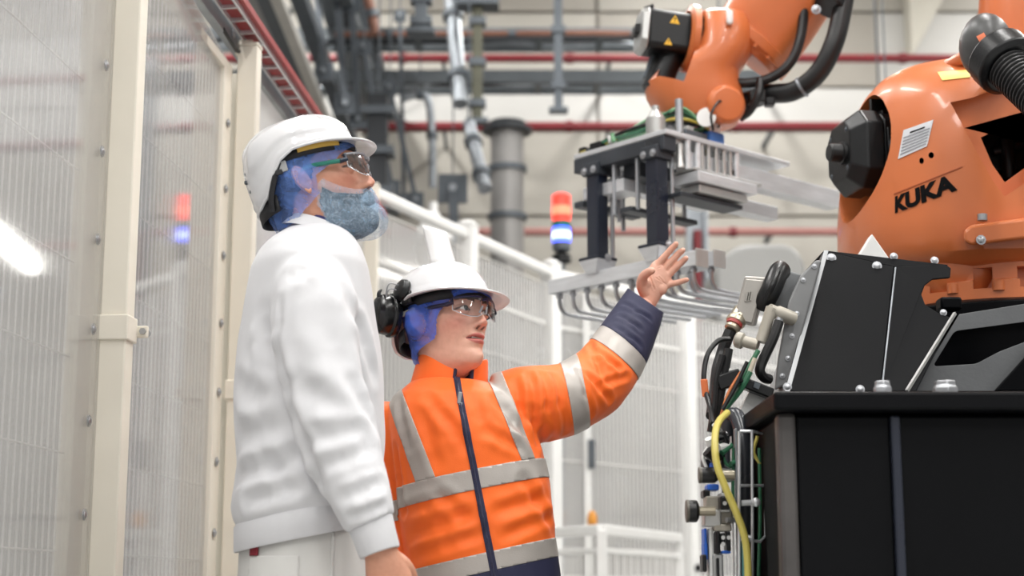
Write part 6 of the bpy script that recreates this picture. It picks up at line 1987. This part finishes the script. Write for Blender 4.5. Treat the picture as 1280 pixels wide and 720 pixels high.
rows = [(477, 515, 605, .080), (481, 509, 612, .086), (488, 501, 628, .097), (496, 491, 642, .112), (510, 486, 654, .124), (530, 486, 664, .132), (560, 490, 677, .138), (600, 496, 686, .138), (640, 499, 690, .136), (680, 503, 695, .136), (720, 506, 701, .136), (755, 508, 706, .137), (775, 512, 704, .13)]
def ring(y, xl, xr, dr, n=48, e=.86, dy=0.0):
    A, B2 = at(xl, y, YW), at(xr, y, YW); c = (A + B2) / 2 + V((0, dy, 0)); hw = (B2.x - A.x) / 2
    return [c + rt * (hw * math.copysign(abs(math.cos(2 * PI * j / n)) ** e, math.cos(2 * PI * j / n))) + fw * (dr * math.copysign(abs(math.sin(2 * PI * j / n)) ** e, math.sin(2 * PI * j / n))) for j in range(n)]
torso = MB().loft([ring(*r) for r in rows])
al_pts = [at(622, 512, 3.56), at(655, 506, 3.57), at(690, 503, 3.61), at(722, 492, 3.66), at(752, 470, 3.71), at(772, 441, 3.76), at(790, 409, 3.81), at(806, 376, 3.86), at(818, 352, 3.90)]
al_r = [.078, .086, .085, .0815, .077, .071, .061, .050, .045]
armL = loft_limb(al_pts, al_r)
ar_pts = [at(507, 512, 3.57), at(498, 545, 3.585), at(491, 600, 3.60), at(487, 660, 3.59), at(485, 720, 3.55), at(487, 765, 3.50)]
armR = loft_limb(ar_pts, [.062, .068, .064, .058, .054, .046])
jk = remesh_join([torso, armL, armR], .0055, 9)
bv = bvh_of(jk)
cr2 = crease_px(bv, [(645, 478, 655, 540, .010, .006), (662, 470, 672, 555, .010, .008), (678, 468, 690, 548, .009, .007), (692, 470, 706, 540, .009, .006), (640, 515, 682, 556, .012, .008), (620, 500, 668, 560, .014, .007),
                     (738, 430, 752, 470, .008, .007), (748, 440, 775, 462, .008, .007), (735, 470, 762, 500, .009, .007), (728, 500, 748, 528, .008, .006), (752, 480, 785, 470, .008, .005), (722, 465, 740, 520, .008, .006), (775, 395, 800, 412, .007, .005), (780, 380, 812, 400, .006, .005), (770, 410, 800, 432, .007, .004),
                     (530, 520, 545, 580, .014, .005), (560, 520, 580, 560, .012, .005), (505, 640, 560, 620, .012, .005), (515, 670, 590, 640, .014, .006), (520, 695, 600, 668, .012, .005), (620, 640, 680, 620, .014, .006), (630, 670, 690, 645, .012, .005), (610, 540, 650, 560, .012, .005), (655, 600, 690, 660, .014, .006), (540, 610, 585, 650, .014, .004),
                     (496, 560, 506, 640, .010, .008), (500, 500, 512, 560, .010, .006), (535, 495, 560, 530, .012, .004), (592, 498, 606, 540, .012, .004)])
ff = folds(cr2)
displace(jk, lambda c, n: ff(c) + fbm(c, 8.0, .003) + fbm(c, 19.0, .0012))
jk = evaluated(jk, [('SMOOTH', dict(factor=.5, iterations=2))])
# open sleeve end at the raised wrist
bm = bmesh.new(); bm.from_mesh(jk)
a_, b_ = at(786, 361, 3.86), at(829, 391, 3.86)
n_ = (b_ - a_).cross(V((0, 1, .25))).normalized()
if n_.z < 0: n_ = -n_
fs = [f for f in bm.faces if f.calc_center_median().x > at(740, 400, 3.7).x]
es = list({e for f in fs for e in f.edges}); vs_ = list({v for f in fs for v in f.verts})
bmesh.ops.bisect_plane(bm, geom=fs + es + vs_, dist=1e-6, plane_co=a_, plane_no=n_, clear_outer=True, clear_inner=False)
bm.to_mesh(jk); bm.free()
JB = bvh_of(jk)
def line_plane(x0, y0, x1, y1, side, Yd=YW):
    """plane through a line drawn on the garment, running straight back; side +1 keeps what is below/right of it"""
    a, b2 = at(x0, y0, Yd), at(x1, y1, Yd)
    n = (b2 - a).cross(V((0, 1, 0))).normalized() * side
    return (a, n)
def below(x0, y0, x1, y1, Yd=YW):
    p, n = line_plane(x0, y0, x1, y1, 1, Yd)
    return (p, n if n.z < 0 else -n)
def above(x0, y0, x1, y1, Yd=YW):
    p, n = below(x0, y0, x1, y1, Yd); return (p, -n)
def right(x0, y0, x1, y1, Yd=YW):
    p, n = line_plane(x0, y0, x1, y1, 1, Yd)
    return (p, n if n.x > 0 else -n)
def left(x0, y0, x1, y1, Yd=YW):
    p, n = right(x0, y0, x1, y1, Yd); return (p, -n)
xa = at(500, 600, 3.55).x; xb = at(694, 600, 3.62).x
tor = lambda c, n: c.x > xa - .005 - (.0 if c.z < 1.3 else .2) and c.x < xb
TP = .0018; TH = .0016
# chest tape left and right of the zip, hem tape, shoulder tapes
YF_ = YW - .13
rest = lambda c, n: (not (c.x < xa - .004 and c.z < at(0, 520, YW).z)) and c.x < xb + .01
cut_piece(jk, [below(498, 606, 687, 567, YF_), above(498, 633, 688, 592, YF_)], TP, 'chest_tape', M_TAPE, wom, rest, TH)
cut_piece(jk, [below(505, 714, 696, 670, YF_), above(505, 738, 699, 694, YF_)], TP, 'hem_tape', M_TAPE, wom, rest, TH)
cut_piece(jk, [right(480, 492, 520, 603, YF_), left(501, 486, 543, 593, YF_), above(498, 606, 687, 567, YF_)], TP * 1.15, 'shoulder_tape', M_TAPE, wom, lambda c, n: n.y < .35 and c.z > at(0, 610, YW).z, TH)
cut_piece(jk, [right(608, 466, 650, 569, YF_), left(630, 466, 667, 567, YF_), above(498, 606, 687, 567, YF_)], TP * 1.15, 'shoulder_tape', M_TAPE, wom, lambda c, n: n.y < .35, TH)
cut_piece(jk, [below(505, 738, 699, 694, YF_)], .0010, 'navy_hem', M_NAVYC, wom, rest, .001)
# sleeve tapes and navy cuff on the raised arm
cut_piece(jk, [right(701, 457, 718, 543, 3.6), left(724, 448, 738, 530, 3.6)], TP, 'sleeve_tape', M_TAPE, wom, lambda c, n: c.x > at(690, 500, 3.6).x, TH)
cut_piece(jk, [above(741, 425, 792, 468, 3.72), below(754, 405, 803, 447, 3.72)], TP, 'sleeve_tape', M_TAPE, wom, lambda c, n: c.x > at(715, 500, 3.6).x, TH)
cut_piece(jk, [above(754, 405, 803, 447, 3.72)], .0022, 'navy_cuff', M_NAVYC, wom, lambda c, n: c.x > at(722, 500, 3.6).x, .002)
cut_piece(jk, [below(480, 628, 505, 624, 3.55), above(480, 654, 505, 650, 3.55)], TP, 'sleeve_tape', M_TAPE, wom, lambda c, n: c.x < xa - .002, TH)
# zip: navy strip, teeth line, puller
zs = lambda c, n: n.y < -.3
zp = cut_piece(jk, [right(569, 486, 613.5, 720, YF_), left(577, 486, 623, 720, YF_)], .0030, 'zip_strip', M_NAVYC, wom, zs, .002)
cut_piece(jk, [right(572, 490, 617, 720, YF_), left(574, 490, 619.5, 720, YF_)], .0042, 'zip_teeth', mat('dark_zip_teeth', (60, 62, 84), .35, .3), zp, zs, .001)
h, n = on_surface(JB, 574.5, 499)
if h is not None:
    MB().box(h + n * .006, (.009, .005, .026), Matrix.Rotation(.12, 3, 'Y')).build('zip_puller', M_ZINC, zp, bevel=.002)
    MB().box(h + n * .007 - V((-.002, 0, .02)), (.006, .003, .02), Matrix.Rotation(.12, 3, 'Y')).build('zip_tab', M_ZINC, zp, bevel=.001)
link('jacket', to_local(jk, ORG[wom.name]), M_JKT, wom, ORG[wom.name], True, ang=180)
# stand-up collar: open at the front; outer orange, inner navy
def collar(nm, m, dr, dz0, dz1, ph0, ph1, par):
    rings = []; edges_ = []
    nseg = 56
    for (t, base) in ((0, 0), (.35, 0), (.7, 0), (1.0, 0)):
        r = []
        for i in range(nseg + 1):
            ph = ph0 + (ph1 - ph0) * i / nseg            # 0 = opening direction, grows to picture right
            c = at(560, 484, YW + .012)
            op = math.cos(ph)
            a = .088 + dr - .012 * t; b = .075 + dr - .006 * t
            dirx = rt * math.sin(ph) + fw * math.cos(ph)
            p = c + V((.012 * t, 0, 0)) + rt * (a * math.sin(ph)) + fw * (b * math.cos(ph))
            hgt = .082 - .018 * max(0, op) ** 2 + .006 * (1 if math.sin(ph) < 0 else -1) * abs(math.sin(ph))
            p.z += dz0 + (hgt + dz1) * t - (.020 * max(0, op) ** 1.5) * (1 - t)
            r.append(p)
        rings.append(r)
    e0, e1 = [r[0].copy() for r in rings], [r[-1].copy() for r in rings]
    top = [p.copy() for p in rings[-1]]
    mb = MB().loft(rings, closed=False)
    o = mb.build(nm, m, par, ang=180)
    if nm == 'collar':
        for e in (e0, e1): MB().tube(e, .0042, 8).build('collar_zip_edge', M_NAVYC, o)
    md = o.modifiers.new('thick', 'SOLIDIFY'); md.thickness = .004; md.offset = 0
    sb = o.modifiers.new('sub', 'SUBSURF'); sb.levels = 1; sb.render_levels = 1
    return o
ph_open = math.radians(14)
collar('collar', M_JKT, 0, -.012, 0, ph_open + math.radians(15), ph_open + math.radians(346), wom)
collar('collar_lining', M_NAVYC, -.006, -.012, .001, ph_open + math.radians(13), ph_open + math.radians(348), wom)
collar('inner_collar', M_NAVYC, -.022, -.010, -.028, ph_open + math.radians(24), ph_open + math.radians(336), wom)
# trousers and shoes
hipc = (at(508, 750, YW) + at(704, 750, YW)) / 2
M_TR2 = mat('navy_work_trousers', (40, 42, 66), .75, 0, .06, 8, bump=.1, bscale=500)
tr = []
for (z, a, b) in ((hipc.z + .06, .15, .11), (hipc.z - .05, .158, .118), (hipc.z - .14, .16, .118), (hipc.z - .20, .145, .105)):
    c = V((hipc.x, hipc.y, z)); tr.append([c + rt * (a * math.cos(2 * PI * j / 36)) + fw * (b * math.sin(2 * PI * j / 36)) for j in range(36)])
legs = [MB().loft(tr)]
for s in (-1, 1):
    hh = V((hipc.x, hipc.y, 0)) + rt * (s * .08)
    legs.append(loft_limb([V((hh.x, hh.y, hipc.z - .08)), V((hh.x, hh.y, hipc.z - .25)), V((hh.x, hh.y - .01, .45)), V((hh.x, hh.y, .22)), V((hh.x, hh.y, .07))], [.09, .088, .074, .066, .064]))
tm = remesh_join(legs, .008, 8)
displace(tm, lambda c, n: fbm(V((c.x, c.y, c.z * .6)), 11.0, .0035))
link('trousers', to_local(tm, ORG[wom.name]), M_TR2, wom, ORG[wom.name], True, ang=180)
for s in (-1, 1):
    shoe(wom, V((hipc.x, hipc.y, 0)) + rt * (s * .085) + fw * .02, fw, mat('black_safety_shoe', (28, 28, 32), .5), M_SOLE)
# ---- raised left hand, palm to the camera, each finger from its own joints
YH = 3.88
def hp_(x, y, d=0.0): return at(x, y, YH + d)
parts = []
sec = [((807, 384), .0245, .020, .0), ((811, 374), .0255, .019, .0), ((815, 363), .030, .018, .0), ((820, 352), .0355, .0165, .0), ((826, 343), .0365, .014, .0), ((830.5, 337.5), .033, .011, .0)]
acr = V((.60, 0, -.80))                                # across the palm, index side to little-finger side
rings = []
for (p, w, hgt, dd) in sec:
    c = hp_(*p, dd)
    rings.append([c + acr * (w * math.cos(2 * PI * j / 24)) + V((0, 1, 0)) * (hgt * math.sin(2 * PI * j / 24)) for j in range(24)])
parts.append(MB().loft(rings))
for (pts, r0) in (([(818, 346), (822.5, 331), (831, 320.5), (838.5, 312), (845, 305)], .0088), ([(823, 350), (831.5, 335.5), (841, 325), (848.5, 317), (853.5, 313)], .0090),
                  ([(826, 354), (837, 342.5), (846, 333.5), (853, 327), (857.5, 323)], .0086), ([(826, 362), (837, 355.5), (846.5, 353.5), (853, 351.5), (858.5, 349.8)], .0077)):
    m = MB(); dd = [0, -.002, -.008, -.014, -.022]
    finger(m, [hp_(x, y, d_) for (x, y), d_ in zip(pts, dd)], [r0 * 1.05, r0 * 1.08, r0 * 1.0, r0 * .93, r0 * .78]); parts.append(m)
m = MB(); finger(m, [hp_(808, 368, -.004), hp_(802.5, 356, -.014), hp_(804.5, 345.5, -.032), hp_(811, 340, -.048), hp_(815, 338.5, -.056)], [.0165, .0150, .0120, .0102, .0088]); parts.append(m)
m = MB(); m.ball(hp_(806.5, 358, -.010), .0165, 16, (.9, .8, 1.3), Matrix.Rotation(.5, 3, 'Y')); parts.append(m)      # thumb pad
m = MB(); m.ball(hp_(827, 361, -.006), .0135, 16, (1.1, .8, 1.2)); parts.append(m)                                    # heel on the little-finger side
hL = remesh_join(parts, .0015, 5)
hbv = bvh_of(hL)
hcr = crease_px(hbv, [(812, 346, 818, 362, .0022, .0016), (818, 341, 829, 352, .0020, .0013), (819, 347, 832, 355, .0018, .0011), (829, 322, 833, 326, .0014, .0009), (836, 313, 840, 317, .0013, .0008), (838, 327, 842, 331, .0014, .0009), (846, 318, 850, 322, .0013, .0008), (843, 335, 847, 340, .0014, .0009), (845, 351, 846, 357, .0013, .0008), (822, 336, 826, 334, .0014, .0009)])
fh = folds(hcr)
displace(hL, lambda c, n: fh(c))
# ---- body
limbs = []
bt = [ring(y, xl + 16, xr - 16, max(.03, dr - .028)) for (y, xl, xr, dr) in rows[1:]]
bt.append(ring(800, 520, 695, .10))
limbs.append(MB().loft(bt))
limbs.append(loft_limb([at(630, 512, 3.57), at(690, 503, 3.61), at(752, 470, 3.71), at(790, 409, 3.81), at(808, 381, 3.875)], [.045, .042, .038, .030, .0235]))
limbs.append(loft_limb([at(507, 515, 3.57), at(491, 600, 3.60), at(485, 720, 3.55), at(488, 775, 3.49)], [.042, .040, .034, .025]))
for s in (-1, 1):
    hh = V((hipc.x, hipc.y, 0)) + rt * (s * .08)
    limbs.append(loft_limb([V((hh.x, hh.y, hipc.z - .05)), V((hh.x, hh.y, hipc.z - .25)), V((hh.x, hh.y - .01, .45)), V((hh.x, hh.y, .22)), V((hh.x, hh.y, .06))], [.075, .072, .056, .05, .042]))
lm = remesh_join(limbs, .010, 4)
hR = hand_mesh(at(488, 775, 3.49), V((.05, -.1, -.99)), V((1, .1, .0)), V((.1, -.99, .1)), .94, (.35, .5, .35), 0, .3)
lm = [lm, hL, hR]
build_body('body', HW, lm, wom, M_SKIN2, (222, 170, 148), (196, 104, 98), (74, 52, 42), (226, 146, 130))
eyes(HW, wom, (44, 50, 48), (-.10, .10))
# teeth behind the parted lips
arcp = [HW.w((x, .0852 - 8 * x * x, -.0545)) for x in [(-.016 + .032 * i / 10) for i in range(11)]]
MB().tube(arcp, .0022 * HW.s, 8).build('teeth', mat('tooth_white', (228, 222, 212), .3), wom)
M_HAIR2 = mat('brown_hair', (84, 58, 46), .5, 0, .5, 90, bump=.5, bscale=260)
hairw = [(.092, .050), (.12, .09), (.0, .2), (-.2, .1), (-.2, -.080), (-.052, -.080), (-.034, -.03), (.010, -.02), (.022, .02), (.060, .044)]
HW.layer(lambda P: .004 + 0 * P[..., 0], lambda P: inpoly(P, hairw) & ((P[..., 2] < .050) | (P[..., 1] < .0)), 'hair', M_HAIR2, wom, .001, .001, 5)
M_NETW = net_mat('deep_blue_hair_net', (72, 110, 218), .58)
netw = [(.097, .036), (.13, .06), (.0, .2), (-.2, .1), (-.2, -.105), (-.048, -.110), (-.025, -.070), (.024, -.048), (.040, -.014), (.056, .016), (.078, .030)]
HW.layer(lambda P: .007 + .026 * g2(P[..., 1] + .018, .030) * g2(P[..., 2] + .005, .035) + .007 * g2(P[..., 1] + .03, .05) * g2(P[..., 2] + .06, .04) + .003 * g2(P[..., 2] - .03, .02),
         lambda P: inpoly(P, netw) & ((P[..., 2] < .048) | (P[..., 1] < .0)) & (P[..., 2] < .07), 'hair_net', M_NETW, wom, .0036, .0004, 14, solid=False)
# ---- her hard hat with ear muff and raised visor
hatw = thing('hard_hat', 'white hard hat with black ear muff and raised visor worn by the woman', 'hard hat', HW.w((0, -.01, .05)))
def edw(ph):
    a = abs((math.degrees(ph) + 180) % 360 - 180)
    return float(np.interp(a, [0, 50, 80, 100, 115, 130, 150, 180], [.046, .048, .046, .034, .010, -.020, -.040, -.045]))
def rel_w(p, ph, v):
    r = .0025 * sm01((.030 - abs(p.x)) / .01) * sm01((p.z - .08) / .02)
    r += .0020 * math.exp(-((v - .05) / .03) ** 2)
    return r
PW = dict(abc=(.104, .122, .104), ctr=(0, -.021, .036), edge=edw, brim=lambda ph: (.042 * max(0, math.cos(ph)) ** .8 + .003, .014 * max(0, math.cos(ph))), relief=rel_w, p=2.3)
sh = hard_hat(HW, hatw, PW, M_HAT)
arc_band(HW, hatw, 'head_band', mat('black_strap', (24, 24, 28)), .090, .108, (0, -.006, 0), .026, .050, math.radians(-140), math.radians(140))
arc_band(HW, hatw, 'nape_strap', mat('black_strap', (24, 24, 28)), .094, .112, (0, -.008, 0), -.040, -.010, math.radians(110), math.radians(250), tilt=.05)
MB().box(HW.w((.092, -.03, .018)), (.004, .05, .012), HW.R).build('white_harness_clip', M_WHITEP, hatw, bevel=.002)
# muff bracket on the shell, wire arms, cup
br = HW.w((.100, -.026, .064))
bo_ = HW.d((1, -.15, .35)).normalized()
mk = MB().lathe([(.0, 0), (.024, 0), (.026, .006), (.022, .016), (.012, .020), (.0, .021)], br, bo_, 24).build('muff_pivot', M_BLACKPL, hatw, bevel=.002)
MB().box(HW.w((.104, -.016, .045)), (.012, .03, .03), HW.R).build('muff_bracket', M_BLACKPL, hatw, bevel=.004)
cc_ = at(480, 393, YW - .04)
cd = (cc_ - HW.w((.06, -.03, -.0))).normalized()
cd = V((-.80, -.50, .05)).normalized()
cx_, cy_, _ = frame_of(cd)
cup = []
for (r, hh) in ((.020, -.030), (.034, -.030), (.037, -.022), (.037, -.014), (.033, -.011), (.034, -.004), (.0325, .012), (.025, .022), (.012, .027), (.001, .028)):
    cup.append([cc_ + cd * hh + cx_ * (r * 1.0 * math.cos(2 * PI * j / 32)) + cy_ * (r * 1.36 * math.sin(2 * PI * j / 32)) for j in range(32)])
ck = MB().loft(cup).build('ear_cup', mat('glossy_black_plastic', (14, 15, 17), .22, 0, .1, 20), hatw, bevel=.001)
MB().tube(crom([cc_ + cy_ * .030 + cd * .012, cc_ + cy_ * .046 + cd * .016, cc_ + cy_ * .055 + cd * .010], 4), [.007, .007, .0055, .005, .0045, .004, .004, .003, .002], 8).build('cup_horn', M_BLACKPL, ck)
for k in (-.006, .006):
    MB().tube(crom([br + bo_ * .012 + V((0, 0, k)), br + bo_ * .030 + V((-.010, -.004, k - .004)), cc_ + cy_ * .02 + cd * .016 + V((.012, 0, k)), cc_ + cy_ * .006 + cd * .026], 5), .0016, 6).build('wire_arm', M_STEEL, hatw)
# visor: curved clear-white shield tipped up behind the crown
vq = [(527, 281), (559, 290), (570, 329), (538, 329)]
TL, TR, BR, BL = [V((*q, 0)) for q in vq]
nu, nv = 10, 8
rr = []
for j in range(nv + 1):
    r = []
    for i in range(nu + 1):
        p = TL.lerp(TR, i / nu).lerp(BL.lerp(BR, i / nu), j / nv)
        if j == 0: p.y += 3 * abs(i / nu - .5) ** 3
        r.append(at(p.x, p.y, YW + .05 - .02 * math.sin(PI * i / nu) - .02 * j / nv))
    rr.append(r)
vs = MB().loft(rr, closed=False).build('raised_visor', mat('milky_visor', (250, 250, 250), .25, 0, .0, 5, coat=.4), hatw, ang=180)
md = vs.modifiers.new('thick', 'SOLIDIFY'); md.thickness = .003
gw = thing('safety_glasses', 'clear safety glasses with dark brow bar worn by the woman', 'safety glasses', HW.w((0, .09, 0)))
safety_glasses(HW, gw, mat('dark_frame', (30, 32, 60), .35), mat('dark_frame', (30, 32, 60)), mat('navy_brow', (44, 44, 84), .35), .002)
